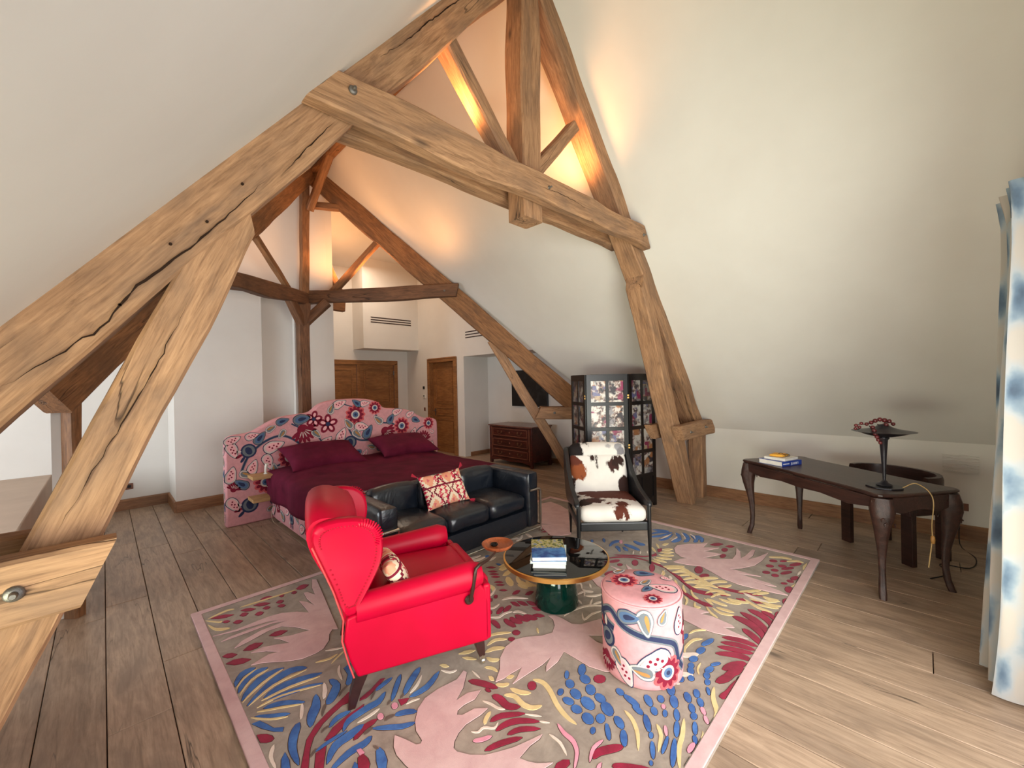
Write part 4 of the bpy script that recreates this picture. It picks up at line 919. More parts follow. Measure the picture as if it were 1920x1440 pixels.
book('book', 'thick white book at the bottom of the pile on the coffee table', .22, .27, .030, bA, BK @ T(.005, .0, zt), None, 'books on the coffee table')
book('book', 'white book in the middle of the pile on the coffee table', .24, .29, .020, bB, BK @ T(.005, .0, zt+.030) @ RZ(-.05), None, 'books on the coffee table')
bt_ = book('book', 'large picture book with blue sea and trees cover on top of the pile', .23, .31, .028, cover_mat(), BK @ T(0, .01, zt+.050) @ RZ(.05), bA, 'books on the coffee table')
def text(s, name, size, mat, parent, M, ext=.0003, align='CENTER'):
    cu = bpy.data.curves.new(name, 'FONT'); cu.body = s; cu.size = size; cu.extrude = ext; cu.align_x = align; cu.align_y = 'CENTER'; cu.materials.append(mat)
    tmp = bpy.data.objects.new(name, cu); COL.objects.link(tmp); me = bpy.data.meshes.new_from_object(tmp.evaluated_get(bpy.context.evaluated_depsgraph_get())); bpy.data.objects.remove(tmp)
    o = bpy.data.objects.new(name, me); COL.objects.link(o); o.parent = parent; o.matrix_local = M; return o
M_WT = m_plain('white_ink', (240, 240, 240), .6)

# ================================================================ OTTOMAN
ot = thing('ottoman', 'round pink floral ottoman standing on the rug', 'ottoman', (2.10, 1.125, .022))
OR = .212; OH = .435
body = G().lathe([(OR-.012, 0), (OR-.002, .008), (OR, .03), (OR+.002, .2), (OR, .40), (OR-.003, .425), (OR-.012, OH), (OR*.6, OH+.002), (.001, OH+.003)], 64).obj('body', PINK, ot, smooth=50)
G().tube([((OR+.001)*math.cos(2*PI*k/48), (OR+.001)*math.sin(2*PI*k/48), OH-.012) for k in range(48)], .005, 6, close=True).obj('piping', PINK, ot, smooth=60)
# side print: u = arc length from the direction facing the camera (image right positive)
A0 = math.atan2(-1.125, -2.10)
ps = Print(lambda u, v, l: ((OR+.004+.0007*l)*math.cos(A0+u/OR), (OR+.004+.0007*l)*math.sin(A0+u/OR), v))
ps.vine([(-.33, .26), (-.24, .33), (-.17, .36), (-.10, .31), (.0, .28), (.10, .26), (.18, .22), (.21, .13), (.26, .07)], .026)
ps.vine([(-.36, .42), (-.24, .30), (-.15, .27)], .03); ps.vine([(.21, .13), (.30, .15), (.36, .10)], .014)
for a in ((('f', -.20, .21, -.9, .10, 3)), ('l', -.13, .13, -1.0, .06, 2), ('f', -.21, .10, -1.6, .09, 1), ('l', .06, .155, .35-PI, .105, 0), ('l', .0, .10, 2.9, .075, 2), ('l', -.085, .055, -1.1, .085, 0), ('f', .13, .0, 1.5, .10, 0), ('l', .02, .345, -1.4, .08, 2), ('l', -.06, .375, .1, .075, 1),
          ('l', .11, .385, 1.2, .05, 2), ('l', .22, .33, 1.5, .08, 0), ('f', .33, .25, .4, .1, 2), ('l', .45, .2, 1.2, .09, 0), ('f', .55, .3, .4, .1, 1), ('l', -.42, .2, 1.0, .09, 0), ('f', -.52, .3, .4, .1, 0), ('l', .5, .08, .3, .09, 1), ('f', -.45, .07, 1, .08, 3)):
    k, u, v, an, s_, kd = a; (ps.flower if k == 'f' else ps.leaf)((u, max(s_*.75+.01, min(v, .40-s_*.5)) if k == 'l' else max(v, s_*.95)), an, s_*.9, kd)
ps.obj('floral_print', body)
pt = Print(lambda u, v, l: (u*math.cos(A0+PI/2)+v*-math.cos(A0), u*math.sin(A0+PI/2)+v*-math.sin(A0), OH+.0035+.0006*l))
pt.vine([(-.19, .0), (-.05, -.0), (.04, .01)], .006)
for a in (('f', -.09, .035, .2, .085, 0), ('l', .115, -.005, 3.0, .085, 0), ('l', .03, .04, 1.0, .05, 2), ('l', .03, -.04, -2.2, .045, 1), ('l', .02, .145, .1, .065, 1), ('f', .06, -.135, 1.4, .055, 0), ('l', -.12, .14, .7, .045, 2), ('l', .14, .11, -.5, .035, 0)):
    k, u, v, an, s_, kd = a; (pt.flower if k == 'f' else pt.leaf)((u, v), an, s_*.92, kd)
pt.obj('top_print', body)
RUGD = """p-191,106.8 -178.7,104.1 -160.3,105.4 -152,103.6 -144.1,97.3 -138.4,89.8 -138.1,101.3 -138,111.9 -134.6,106.4 -132.1,96.6 -132.8,111.8 -131.5,121.9 -129.1,121.2 -126.5,112.6 -124.2,126 -119.3,140.2 -116.8,137.5 -122.6,106.4 -128,78.7 -132.3,55.8 -134.9,57.9 -138.4,54 -141.1,47.6 -146.4,42 -151.4,40.8 -158.6,41.5 -164.2,44.7 -175.4,54.4 -181,57.1 -176.2,58.6 -171.3,60.1 -165.6,58.2 -171.4,65 -178.2,69.8 -172,70.5 -164.7,66.7 -158.5,62.4 -161.6,70.8 -164.3,75.7 -156.5,70.7 -145.3,67.6 -151,78.7 -156.8,86.4 -164.4,87.3 -176.1,83.7 -184.1,82.1 -179.2,87 -167.6,90.8 -152.3,90.6 -160.4,94.7 -175.6,95.1 -188.3,96 -183.8,97.7 -170,97.7 -153.8,95.2 -161.9,99.3 -179,102.3
c-133.7,132.9 -131.2,129.8 -128.1,129.9 -124.3,133.2 -124.2,133.9 -126.7,137 -129.9,136.9 -133.5,133.5
c-138.1,128.8 -137.3,126.5 -136.2,126.2 -134.6,127.9 -134.5,128.3 -135.2,130.7 -136.4,131 -138,129.2
c-157.3,136.1 -155.1,132.7 -152.5,131.8 -149.4,133.2 -149.3,133.7 -151.5,137.1 -154.2,138.1 -157.2,136.6
c-145.9,130.4 -145.2,128.3 -144.1,128.4 -142.8,130.9 -142.7,131.3 -143.4,133.5 -144.5,133.4 -145.9,130.9
c-163,130 -160.3,126.1 -157.2,124.4 -153.7,124.9 -153.6,125.3 -156.3,129.2 -159.4,130.9 -162.9,130.4
c-150.3,122.1 -149.2,119.6 -147.7,119.2 -145.9,121 -145.8,121.5 -146.9,124 -148.4,124.4 -150.2,122.6
c-159.3,120.5 -158.3,117.8 -157,117.2 -155.3,118.7 -155.2,119.1 -156.2,121.8 -157.5,122.4 -159.3,120.9
c-151.1,115.9 -150.2,113 -148.8,112.1 -146.9,113.2 -146.8,113.6 -147.8,116.6 -149.2,117.5 -151,116.4
c-171.2,129 -168.9,125.2 -166.3,123.5 -163.3,123.9 -163.2,124.3 -165.5,128.1 -168.1,129.8 -171.1,129.4
c-173.1,122 -171.8,119.3 -170.3,119 -168.5,121.1 -168.4,121.6 -169.7,124.3 -171.3,124.6 -173,122.5
c-165.5,115.4 -164.2,112.6 -162.5,112.2 -160.6,114.2 -160.5,114.7 -161.8,117.5 -163.5,117.9 -165.4,115.9
c-187.9,132.4 -184.1,128.4 -180.2,126.5 -175.9,126.6 -175.8,127 -179.6,131.1 -183.7,133 -187.9,132.8
c-183.2,121.2 -182.2,119 -181,118.3 -179.6,119.3 -179.5,119.6 -180.6,121.9 -181.8,122.5 -183.2,121.6
c-178.3,115.1 -177,112.1 -175.3,111.4 -173.4,112.9 -173.3,113.4 -174.7,116.4 -176.3,117.1 -178.3,115.6
c-165.5,80.7 -162.7,77.3 -159.6,76.5 -155.9,78 -155.9,78.5 -158.7,81.9 -161.9,82.8 -165.4,81.2
c-180.6,75.6 -177.4,72.8 -174.1,72.7 -170.5,75.4 -170.5,76 -173.7,78.9 -177.1,79 -180.6,76.2
c-190.6,78.1 -188.8,74.6 -186.7,73.4 -184.3,74.3 -184.2,74.7 -186.1,78.2 -188.2,79.5 -190.6,78.6
c-190.5,69 -187.2,64.4 -183.6,62.5 -179.7,63 -179.6,63.6 -182.9,68.2 -186.6,70.2 -190.4,69.5
y-189.5,133.4 -186.6,133.6 -182.4,134.6 -178.8,135.4 -176.6,135.2 -175,134.6 -173.8,134.8 -173.8,135 -174.7,136.4 -176.4,137.5 -178.7,137.8 -182.4,136.9 -186.6,135.3 -189.5,133.6
y-190.8,124.9 -190.6,121.8 -190,118 -189.2,114.8 -188.2,112.7 -187,111.4 -185.8,110.3 -184.2,109.4 -182.4,109 -181.1,109.3 -181.1,109.7 -182.2,111.3 -183.8,112.6 -185.3,113.9 -186.4,115 -187.4,116.2 -188.2,117.6 -189.1,120.1 -189.9,123.2 -190.7,125.1
y-170.6,134.5 -167.3,133.5 -162.3,132.8 -156.4,132.3 -148.7,131.8 -139.9,131.5 -133.4,131.8 -133.3,132 -139.6,133.1 -148.4,133.9 -156.1,134.4 -162,134.8 -167.1,135.1 -170.6,134.7
y-191,132.1 -189.6,128.8 -187.2,125.1 -185.3,122.4 -184.2,121.6 -183.6,121.9 -183.2,122.8 -183.2,123 -183.5,123.6 -184,123.7 -184.9,124.4 -186.8,127 -189.3,130.4 -191,132.3
w-146.4,38.9 -143.8,36.6 -140.9,35 -137.8,34 -137.8,34.2 -140.5,36.5 -143.4,38.2 -146.4,39.1
y-154.3,32.4 -152.7,31.2 -150.3,30 -147.9,29.2 -145.8,29.3 -143.8,29.8 -142.4,30.6 -142.4,30.7 -143.7,31 -145.6,30.8 -147.6,30.8 -149.9,31.5 -152.4,32.4 -154.3,32.6
y-148.5,24.7 -147,25.4 -144.7,26.8 -142.7,28 -141.1,28.8 -139.8,29.5 -138.8,30.3 -138.8,30.4 -139.8,30.5 -141.1,30 -142.7,29.2 -144.8,27.9 -147,26.3 -148.5,24.8
w-145.5,20 -146.5,19.4 -147.8,17.7 -148.8,15.3 -149.4,12.4 -149.7,9.4 -149.5,7.3 -149.4,7.3 -148.7,9.4 -148.2,12.2 -147.7,14.6 -146.9,16.3 -146,18.1 -145.4,19.8
b-191,43.7 -189.9,45 -187.9,47.9 -186.1,50.1 -184,51 -181.6,51.4 -179.7,52.8 -179.7,53.2 -181.4,54.9 -184,55.3 -186.6,54.4 -188.9,51.4 -190.8,47.5 -191,44
b-191,37.4 -189.1,38.8 -186.5,42 -183.9,44.6 -180.8,45.7 -177.3,46.3 -174.7,48 -174.7,48.5 -177.2,50.1 -180.8,50.4 -184.3,49.2 -187.4,45.9 -190,41.6 -191,37.7
b-191,29.8 -188.4,31.2 -184.4,34.8 -180.4,37.7 -176.3,38.8 -171.9,39.3 -168.5,40.9 -168.5,41.4 -171.6,43.3 -176.2,43.8 -180.8,42.7 -185.2,39.2 -189.1,34.5 -191,30.1
b-189.8,23.9 -186.4,25.1 -181.7,28.1 -177.1,30.7 -173.5,32.1 -170.1,33 -167.1,33.3 -164.2,32.7 -161.5,31.6 -159.4,31.7 -159.2,32.1 -160.8,34.7 -163.4,37 -166.6,38.3 -170,38.1 -173.6,37.1 -177.5,35.2 -182.2,31.9 -186.8,27.8 -189.8,24.3
b-182.4,23.7 -179.8,22.9 -176,23.4 -171.7,23.5 -166.2,22.4 -159.9,20.9 -155,20.9 -155,21.3 -159.3,24.5 -165.6,27 -171.4,28.3 -176,27.9 -179.9,26.4 -182.5,24.1
b-182.2,20 -179.5,18.5 -175.6,17.6 -171.4,16.5 -166.7,14.8 -161.6,13 -157.7,12.5 -157.6,12.8 -161.1,15.5 -166.1,18.1 -171,20 -175.4,20.9 -179.4,21.1 -182.2,20.3
b-184.6,16 -182.8,14.3 -180.2,13.1 -177.5,11.7 -174.6,9.4 -171.5,6.8 -169,5.7 -168.9,6 -170.8,9.1 -173.8,12.4 -176.9,15 -179.8,16.3 -182.6,16.8 -184.5,16.3
b-188.8,13.4 -187.3,11 -184.9,8.4 -182.6,6.3 -180.4,4.6 -178.2,3.4 -176.5,3.2 -176.5,3.4 -177.8,5.2 -179.9,7 -182.1,8.7 -184.4,10.7 -186.9,12.7 -188.8,13.6
y-191,40.6 -190.3,41.9 -188.4,44.4 -186.4,46.6 -183.9,48.3 -181.2,49.8 -179.2,51.4 -179.2,51.5 -181.3,51.2 -184,50 -186.6,48.3 -188.7,45.8 -190.6,43 -191,40.7
y-191,34.1 -189.6,36.2 -186.6,39.7 -183.5,42.6 -180.4,44.1 -177.1,45.1 -174.8,46.1 -174.8,46.3 -177.1,46.4 -180.4,45.8 -183.7,44.2 -186.9,41.1 -189.9,37.2 -191,34.2
y-191,28 -188.7,29.7 -184.5,32.6 -180.2,35.3 -176.2,37.1 -172.1,38.7 -169.2,40.2 -169.2,40.4 -172.1,40 -176.2,38.8 -180.4,36.9 -184.7,34.1 -188.9,30.8 -191,28.1
y-189.4,23.2 -186.2,24.6 -181.5,27.2 -176.4,29.3 -170.6,29.8 -164.5,29.6 -160,29.9 -159.9,30 -164.4,30.9 -170.6,31.4 -176.4,30.9 -181.6,28.7 -186.3,25.7 -189.4,23.3
y-184,22.4 -180.7,22 -175.9,21.9 -170.9,21.6 -165.8,20.6 -160.6,19.4 -156.8,18.9 -156.7,19 -160.4,20.6 -165.6,22.1 -170.8,23.2 -175.8,23.4 -180.7,23.2 -184,22.6
y-186.8,18.8 -184.3,18.6 -180.5,18.7 -176.1,18.1 -170.3,16.2 -163.7,13.5 -158.8,11.9 -158.8,12 -163.5,14.6 -170.1,17.6 -176,19.6 -180.5,20.1 -184.3,19.7 -186.8,18.9
y-187.5,15.9 -185.2,14 -181.8,11.8 -178.5,9.8 -175.4,7.8 -172.4,6 -170.3,5.1 -170.2,5.2 -172.2,7 -175.2,9.1 -178.3,11.1 -181.6,13.1 -185,15.1 -187.4,16
y-190.5,14.1 -189,11.5 -186.6,8.4 -184.3,5.7 -181.9,3.8 -179.5,2.4 -177.7,1.8 -177.7,1.9 -179.3,3.4 -181.7,5 -184,6.9 -186.3,9.5 -188.7,12.4 -190.5,14.2
b-145,15.7 -140.7,17.5 -145.7,2.4 -149.4,0.6 -149.2,3.3 -145.5,9.1
g-148.8,1 -149.8,1.2 -151.3,0.8 -152.7,0.2 -154,-0.9 -155.1,-2.2 -155.7,-3.4 -155.7,-3.5 -154.8,-3.1 -153.7,-2.1 -152.6,-1.1 -151.3,-0.5 -149.8,0.1 -148.8,0.9
b-154.4,12.2 -154.9,9.4 -154.7,7 -154.8,6.4 -155.4,5.7 -156.8,3.9 -158.3,2.1 -159.7,0.5 -161.1,-1.2 -161.9,-3.4 -161.9,-3.9 -160.6,-4.7 -158.8,-4.3 -157,-3.1 -155.2,-1.3 -153.2,1.1 -151.5,4.8 -151.6,9.1 -152.7,11.8 -154.1,12.6
g-161.9,-3.5 -162.7,-3.5 -163.6,-4.2 -164.5,-5.3 -165.4,-6.8 -166.1,-8.4 -166.4,-10 -166.3,-10.1 -165.5,-9.5 -164.6,-8.2 -163.8,-7 -163,-6 -162.3,-5 -161.9,-3.7
w-157.2,12.2 -158.3,11 -159,8.9 -159.7,7 -160.5,5.2 -161.3,3.1 -161.6,1.1 -161.4,0.9 -160.3,1.4 -159.2,3.1 -158.1,5.2 -157.4,7.6 -156.9,10.1 -157.1,12.1
b-163.3,6.8 -164.8,5.4 -166.1,3 -167.1,1 -168.2,-0.4 -169.5,-2.1 -170.9,-4.2 -172,-6.8 -172.7,-9.5 -172.6,-11.9 -172.4,-12.3 -171.1,-11.8 -169.8,-10.2 -168.7,-8.7 -167.6,-7.3 -166.1,-5.6 -164.6,-3.2 -163.5,0.1 -162.8,3.5 -163,6.5
w-170.2,5.5 -171.1,4.7 -171.8,3 -172.5,1.2 -173.2,-0.5 -173.9,-2.4 -174.1,-4.2 -174,-4.3 -173.1,-3.7 -172.2,-2.1 -171.4,-0.3 -170.7,1.6 -170.2,3.6 -170.1,5.4
b-191,9.6 -188,8.9 -186.4,4.9 -184.5,-0.7 -181.1,-3.4 -182.1,-5.6 -185,-2.6 -188.5,3.6
c-186.1,-6.9 -187.1,-7.7 -188.9,-7 -190.9,-4.9 -191,-2.3 -191,-0.1 -191,0.8 -189.8,0 -187.7,-2.1 -186.3,-4.7
b-175.1,-5.9 -176.7,-5.9 -178.4,-7.3 -180,-9.3 -181.3,-11.7 -182.4,-14.5 -183.3,-17.9 -183.6,-22 -183.4,-26.1 -182.8,-28.9 -182.5,-29 -181.7,-26.5 -181.2,-22.8 -180.6,-19.7 -179.9,-17.5 -179,-15.4 -178,-13.3 -176.8,-11.2 -175.6,-9 -175,-6.4
w-187,-10.6 -188.1,-11.2 -189.4,-13.1 -190.4,-15.6 -190.6,-18.8 -190.4,-22.1 -189.9,-24.3 -189.8,-24.3 -189.4,-22.2 -189.4,-19.2 -189.1,-16.7 -188.4,-14.8 -187.4,-12.8 -186.9,-10.8
b-188.9,-27.5 -186.9,-20.9 -184.8,-18.3 -184.8,-23.7 -186.1,-30.4
c-182.9,-32.1 -180,-26.3 -176,-18.5 -170.4,-13.3 -163.8,-9.7 -157.1,-7 -150.9,-4.1 -149.2,-5.5 -152.4,-11.2 -156.6,-10.1 -161.7,-11.9 -167.7,-14.7 -173.3,-19.3 -176.6,-24.3 -180.7,-34.4
c-148.4,-12.4 -142.1,-10.7 -134.8,-7.2 -132.8,-8.3 -140.5,-12.4 -146.2,-14.3 -149.2,-13.7
c-178.9,-36.2 -175.6,-28.6 -171.1,-28.2 -173,-31.8 -176.4,-38.9
c-170.5,-24.5 -165,-20.4 -157,-18.3 -148.8,-17.4 -150.5,-19.6 -158.6,-22 -166.2,-25.4 -169.4,-25.7
b-166.4,-19 -165,-19 -163.1,-18.2 -161.2,-17.6 -159.3,-17.5 -157.2,-17.6 -155.5,-16.9 -155.5,-16.7 -156.9,-15.4 -159,-14.8 -161.3,-14.8 -163.4,-15.7 -165.3,-17.1 -166.4,-18.8
g-170.2,-19.5 -169.6,-19.6 -168.9,-19.3 -168.2,-19 -167.3,-18.9 -166.4,-18.7 -165.7,-18.2 -165.7,-18.1 -166.4,-17.7 -167.4,-17.6 -168.3,-17.7 -169.1,-18.1 -169.8,-18.7 -170.2,-19.4
b-162.6,-25.8 -161.5,-25.4 -160.1,-24.3 -158.5,-23.5 -155.9,-23.1 -152.5,-22.9 -149.5,-22.8 -147.2,-22.9 -145.1,-23.1 -142.9,-22.8 -140.7,-21.5 -138.8,-19.7 -137.5,-17.9 -137.6,-17.6 -139.1,-17.8 -141.1,-18.8 -142.9,-19.5 -144.6,-19.4 -146.7,-19.1 -149.2,-19 -152.3,-19.2 -155.8,-19.6 -158.7,-20.4 -160.8,-22 -162.1,-23.9 -162.7,-25.5
b-175.4,-27.6 -173.9,-27.9 -171.7,-27.7 -169.4,-27.5 -166.7,-27.5 -163.7,-27.4 -161.5,-26.9 -161.5,-26.8 -163.6,-26.1 -166.6,-25.9 -169.4,-25.9 -171.8,-26.2 -173.9,-26.7 -175.4,-27.5
g-178.2,-28.9 -177.6,-29 -177,-28.7 -176.3,-28.2 -175.7,-27.8 -175,-27.2 -174.6,-26.5 -174.6,-26.4 -175.2,-26.2 -175.9,-26.5 -176.6,-26.9 -177.3,-27.5 -177.9,-28.1 -178.2,-28.8
b-174.2,-37.2 -172.4,-36.4 -170.2,-34.5 -168,-33 -165.7,-32.4 -163,-32.4 -160.4,-32.2 -158.1,-31.6 -156,-30.8 -154.5,-29.4 -154.5,-29 -156,-28 -158.1,-27.8 -160.4,-27.9 -163,-28 -165.9,-28.1 -168.8,-29.1 -171.3,-31.4 -173.3,-34.4 -174.3,-37
b-174.6,-41.5 -172.2,-41.6 -168.8,-40.9 -165.7,-40.4 -163.3,-40.4 -160.9,-40.7 -158.8,-40.8 -157,-40.2 -155.7,-39.3 -154.9,-38.1 -154.9,-37.8 -155.9,-37.2 -157.2,-37.3 -158.8,-37.5 -160.7,-37.3 -163.1,-37 -165.9,-37.2 -169.1,-38.1 -172.5,-39.6 -174.6,-41.2
w-156.1,-26.1 -154.6,-26.7 -152.4,-27 -150.2,-27.1 -148.2,-26.9 -146.2,-26.5 -144.8,-25.8 -144.8,-25.6 -146.1,-25.3 -148.1,-25.4 -150.1,-25.6 -152.2,-25.6 -154.5,-25.6 -156.1,-26
c-161.3,-34 -159.8,-34.3 -157.9,-33.6 -155.9,-32.9 -153.5,-32.5 -150.8,-32.1 -148.8,-31 -148.7,-30.7 -150.6,-29.5 -153.4,-29.3 -156,-29.6 -158.3,-30.6 -160.2,-32 -161.3,-33.8
b-140.8,-13.1 -139.6,-13.6 -137.7,-13.5 -135.8,-13.1 -133.8,-12.7 -131.6,-12 -130,-10.9 -130,-10.7 -131.4,-10.1 -133.6,-10.3 -135.7,-10.7 -137.6,-11.1 -139.5,-11.8 -140.8,-12.9
g-145.3,-17.4 -144.5,-17.1 -143.4,-16.2 -142.4,-15.3 -141.5,-14.4 -140.8,-13.6 -140.3,-12.6 -140.3,-12.5 -141,-12.6 -141.9,-13.3 -142.7,-14.1 -143.7,-15 -144.7,-16.2 -145.3,-17.3
c-166.3,-49.4 -163.9,-43.8 -161.6,-43.4 -161.1,-47.3 -161.7,-50.2 -163.4,-52.5
k-162.8,-40 -161.1,-40.6 -160.9,-43.6 -162.9,-43.6
b-157,-46.4 -155.1,-45.9 -154.7,-49.1 -155.8,-54 -158.4,-57.7 -160.4,-55.6 -159.2,-51.1
g-156.9,-43.2 -156.9,-44.6 -156.6,-45.7 -155.8,-46.5 -155.7,-46.4 -155.7,-45 -156,-43.9 -156.8,-43.1
b-168.3,-47.3 -165.7,-44.8 -165.4,-47 -166.3,-49.4
k-145.4,-30.7 -145.8,-31.8 -146.6,-32.5 -147.5,-32.4 -148.2,-31.6 -148.3,-30.4 -147.8,-29.3 -147,-28.6 -146.1,-28.7 -145.5,-29.5
k-137.3,-29.7 -137.8,-30.9 -138.7,-31.5 -139.6,-31.5 -140.3,-30.7 -140.3,-29.4 -139.9,-28.3 -139,-27.6 -138,-27.6 -137.4,-28.5
b-138.3,-25.7 -136.2,-24.6 -133.5,-22.1 -131,-19.5 -128.8,-17.2 -126.7,-14.7 -125.4,-12.3 -125.5,-12 -127.4,-12.7 -129.7,-14.6 -132,-16.9 -134.5,-19.7 -137,-22.8 -138.4,-25.5
b-132.4,-26.8 -129.9,-26.2 -126.5,-24.1 -123.3,-21.9 -120.2,-19.9 -117.2,-17.7 -115.1,-15.1 -115.2,-14.7 -117.5,-14.6 -120.7,-16.1 -123.9,-18.1 -127.3,-20.6 -130.5,-23.6 -132.5,-26.5
b-130.6,-30 -128.4,-31.5 -124.9,-32.2 -121.1,-32.1 -116.9,-30.6 -112.6,-28.2 -109.6,-25.5 -109.6,-25.2 -112.8,-25.6 -116.9,-27.3 -120.7,-28.6 -124.3,-28.9 -127.8,-28.9 -130.5,-29.7
w-129.3,-27.8 -127.9,-27.9 -125.8,-27.3 -123.6,-26.3 -121.5,-24.8 -119.3,-22.9 -117.9,-21.2 -118,-21 -119.6,-21.8 -121.8,-23.4 -123.8,-24.7 -125.9,-25.7 -127.9,-26.7 -129.3,-27.7
g-141.3,-26.7 -140.1,-26.6 -139,-26 -138,-24.7 -138,-24.5 -139.2,-24.6 -140.3,-25.2 -141.3,-26.5
g-134.6,-27.4 -133.4,-27.6 -132.3,-27 -131.2,-25.8 -131.2,-25.7 -132.4,-25.5 -133.6,-26.1 -134.6,-27.3
c-135.6,-27.2 -131.4,-30.3 -133.7,-31.7 -136.5,-31.6
w-134.3,-32.8 -133.5,-33.2 -132.4,-33.4 -131.2,-33.7 -130,-34.1 -128.8,-34.5 -127.8,-34.6 -127.8,-34.5 -128.5,-33.8 -129.7,-33.2 -130.9,-32.7 -132.2,-32.5 -133.4,-32.4 -134.3,-32.7
b-141.8,-34.9 -140.9,-36.4 -139.3,-37.4 -137.8,-38.3 -136.3,-39.4 -134.7,-40.5 -133.1,-40.6 -133,-40.3 -133.5,-38.4 -134.9,-36.7 -136.6,-35.4 -138.3,-34.5 -140.2,-34.1 -141.7,-34.7
g-146.8,-34.5 -146.2,-34.9 -145.4,-34.9 -144.6,-34.9 -143.7,-35.1 -142.6,-35.3 -141.6,-35 -141.5,-34.9 -142.1,-33.9 -143.2,-33.2 -144.3,-32.8 -145.3,-32.9 -146.2,-33.4 -146.8,-34.3
b-152.7,-34.4 -151.5,-36.5 -149.5,-38.7 -147.5,-40.6 -146.1,-42 -144.7,-43.3 -143.2,-44.4 -141.1,-45.3 -138.9,-45.9 -137.2,-45.7 -137.1,-45.4 -138.4,-44.1 -140.3,-42.9 -142.1,-41.7 -143.5,-40.6 -144.8,-39.4 -146.3,-38 -148.4,-36.4 -150.8,-34.8 -152.6,-34.2
g-157,-34.5 -156.4,-35 -155.5,-35.1 -154.7,-35 -153.8,-34.8 -152.9,-34.6 -152.2,-33.9 -152.2,-33.7 -152.8,-33.1 -153.8,-32.9 -154.7,-33 -155.6,-33.2 -156.4,-33.5 -157,-34.3
p-147.5,-45.3 -145.3,-50.7 -143.4,-56.5 -141.8,-57.5 -140.3,-56.5 -139.4,-50 -137,-45.3 -132.1,-39.8 -125.9,-36.5 -118.1,-36 -106.8,-37.7 -100.1,-34.9 -99.8,-37.3 -108.1,-44.7 -116,-49.1 -108.9,-49.3 -103.1,-52.7 -109,-55.1 -114.8,-54 -119,-54.4 -121.1,-56.5 -119.5,-58.5 -112.8,-59.7 -108.3,-64.1 -113,-64.6 -121.5,-63.8 -126.5,-64.9 -130.7,-67.2 -133.1,-69.8 -133.1,-72.3 -130.1,-77.6 -125.7,-82.2 -120.7,-85.2 -114.7,-88.4 -107.3,-91 -101.1,-92.9 -103.7,-93.5 -109.3,-92.8 -116.8,-93.6 -115.4,-97.4 -113.4,-100.6 -108.6,-105.1 -113.4,-104 -118.3,-101.1 -150.9,-67.2 -151.6,-61.4 -151.8,-54.6 -150.7,-50.2 -148.5,-46.6
w-108.4,-25.3 -108.2,-27 -107.5,-29.2 -106.4,-30.9 -105,-31.7 -103.5,-32 -102.3,-31.7 -102.2,-31.6 -103,-30.9 -104.4,-30.4 -105.5,-29.6 -106.5,-28.1 -107.4,-26.3 -108.3,-25.2
w-97,-38.3 -97.6,-41 -97.8,-43.4 -97.5,-45.7 -97.4,-45.7 -96.8,-43.1 -96.6,-40.7 -96.9,-38.3
c-103.1,-42.9 -103.1,-45.6 -101.9,-48.4 -100.6,-51 -99.4,-53.7 -97.9,-56.4 -96,-57.8 -95.7,-57.6 -95.4,-54.7 -96.2,-51.5 -97.4,-48.4 -98.9,-45.7 -100.8,-43.4 -102.9,-42.6
c-99.8,-56.9 -100.4,-56.9 -101,-56.3 -101.2,-55.3 -101.1,-54.3 -100.7,-53.6 -100.1,-53.6 -99.5,-54.3 -99.3,-55.3 -99.4,-56.3
c-101.4,-59.6 -102.1,-61.3 -102,-62.9 -102,-64.4 -102.2,-66 -102.5,-68.3 -102.2,-70.9 -100.8,-73 -98.8,-74.5 -96.8,-74.8 -96.5,-74.6 -96.8,-72.6 -97.9,-70.6 -98.6,-68.9 -98.6,-67.5 -98.2,-65.5 -98.1,-63.1 -98.7,-61.1 -99.7,-59.8 -101.1,-59.4
w-106.9,-58.7 -106.8,-60.1 -106.4,-61.8 -106,-63.4 -105.8,-64.8 -105.6,-66.4 -105.3,-67.8 -104.6,-69.1 -103.7,-70.1 -102.9,-70.6 -102.8,-70.5 -103.1,-69.5 -103.6,-68.3 -104.1,-67.1 -104.4,-65.8 -104.5,-64.3 -104.8,-62.8 -105.4,-61.2 -106.1,-59.6 -106.8,-58.7
y-108.6,-66.5 -109.7,-66.1 -111.3,-66.4 -112.9,-67 -114.2,-67.8 -115.2,-68.8 -115.6,-70 -115.5,-70.1 -114.5,-70.2 -113.4,-69.6 -112.4,-69 -111.1,-68.4 -109.6,-67.7 -108.5,-66.7
w-122.3,-68.7 -122,-69.6 -121.4,-70.7 -120.4,-71.6 -119.3,-71.7 -118.2,-71.5 -117.3,-71.6 -116.3,-72.6 -115.2,-74.2 -114,-75.3 -112.5,-75.2 -111.1,-74.5 -110.3,-73.8 -110.3,-73.7 -111.3,-73.9 -112.5,-74.4 -113.5,-74.3 -114.4,-73.4 -115.5,-71.8 -116.7,-70.6 -118,-70.3 -119.2,-70.6 -120,-70.7 -120.8,-70.1 -121.6,-69.2 -122.3,-68.6
k-124.9,-73.1 -124.5,-74.3 -123.5,-75.3 -122.2,-76.2 -120.6,-76.9 -118.9,-77.4 -117.5,-77.2 -117.4,-77 -118.3,-75.9 -119.8,-75.1 -121.2,-74.4 -122.4,-73.6 -123.6,-72.9 -124.8,-72.9
c-112.5,-70.8 -111.3,-71.9 -109.4,-72.5 -107.3,-73.4 -104.4,-75.5 -101,-78 -98.1,-79.3 -97.9,-79.1 -99.5,-76.4 -102.6,-73.3 -105.6,-70.9 -108.3,-69.9 -110.7,-69.8 -112.5,-70.6
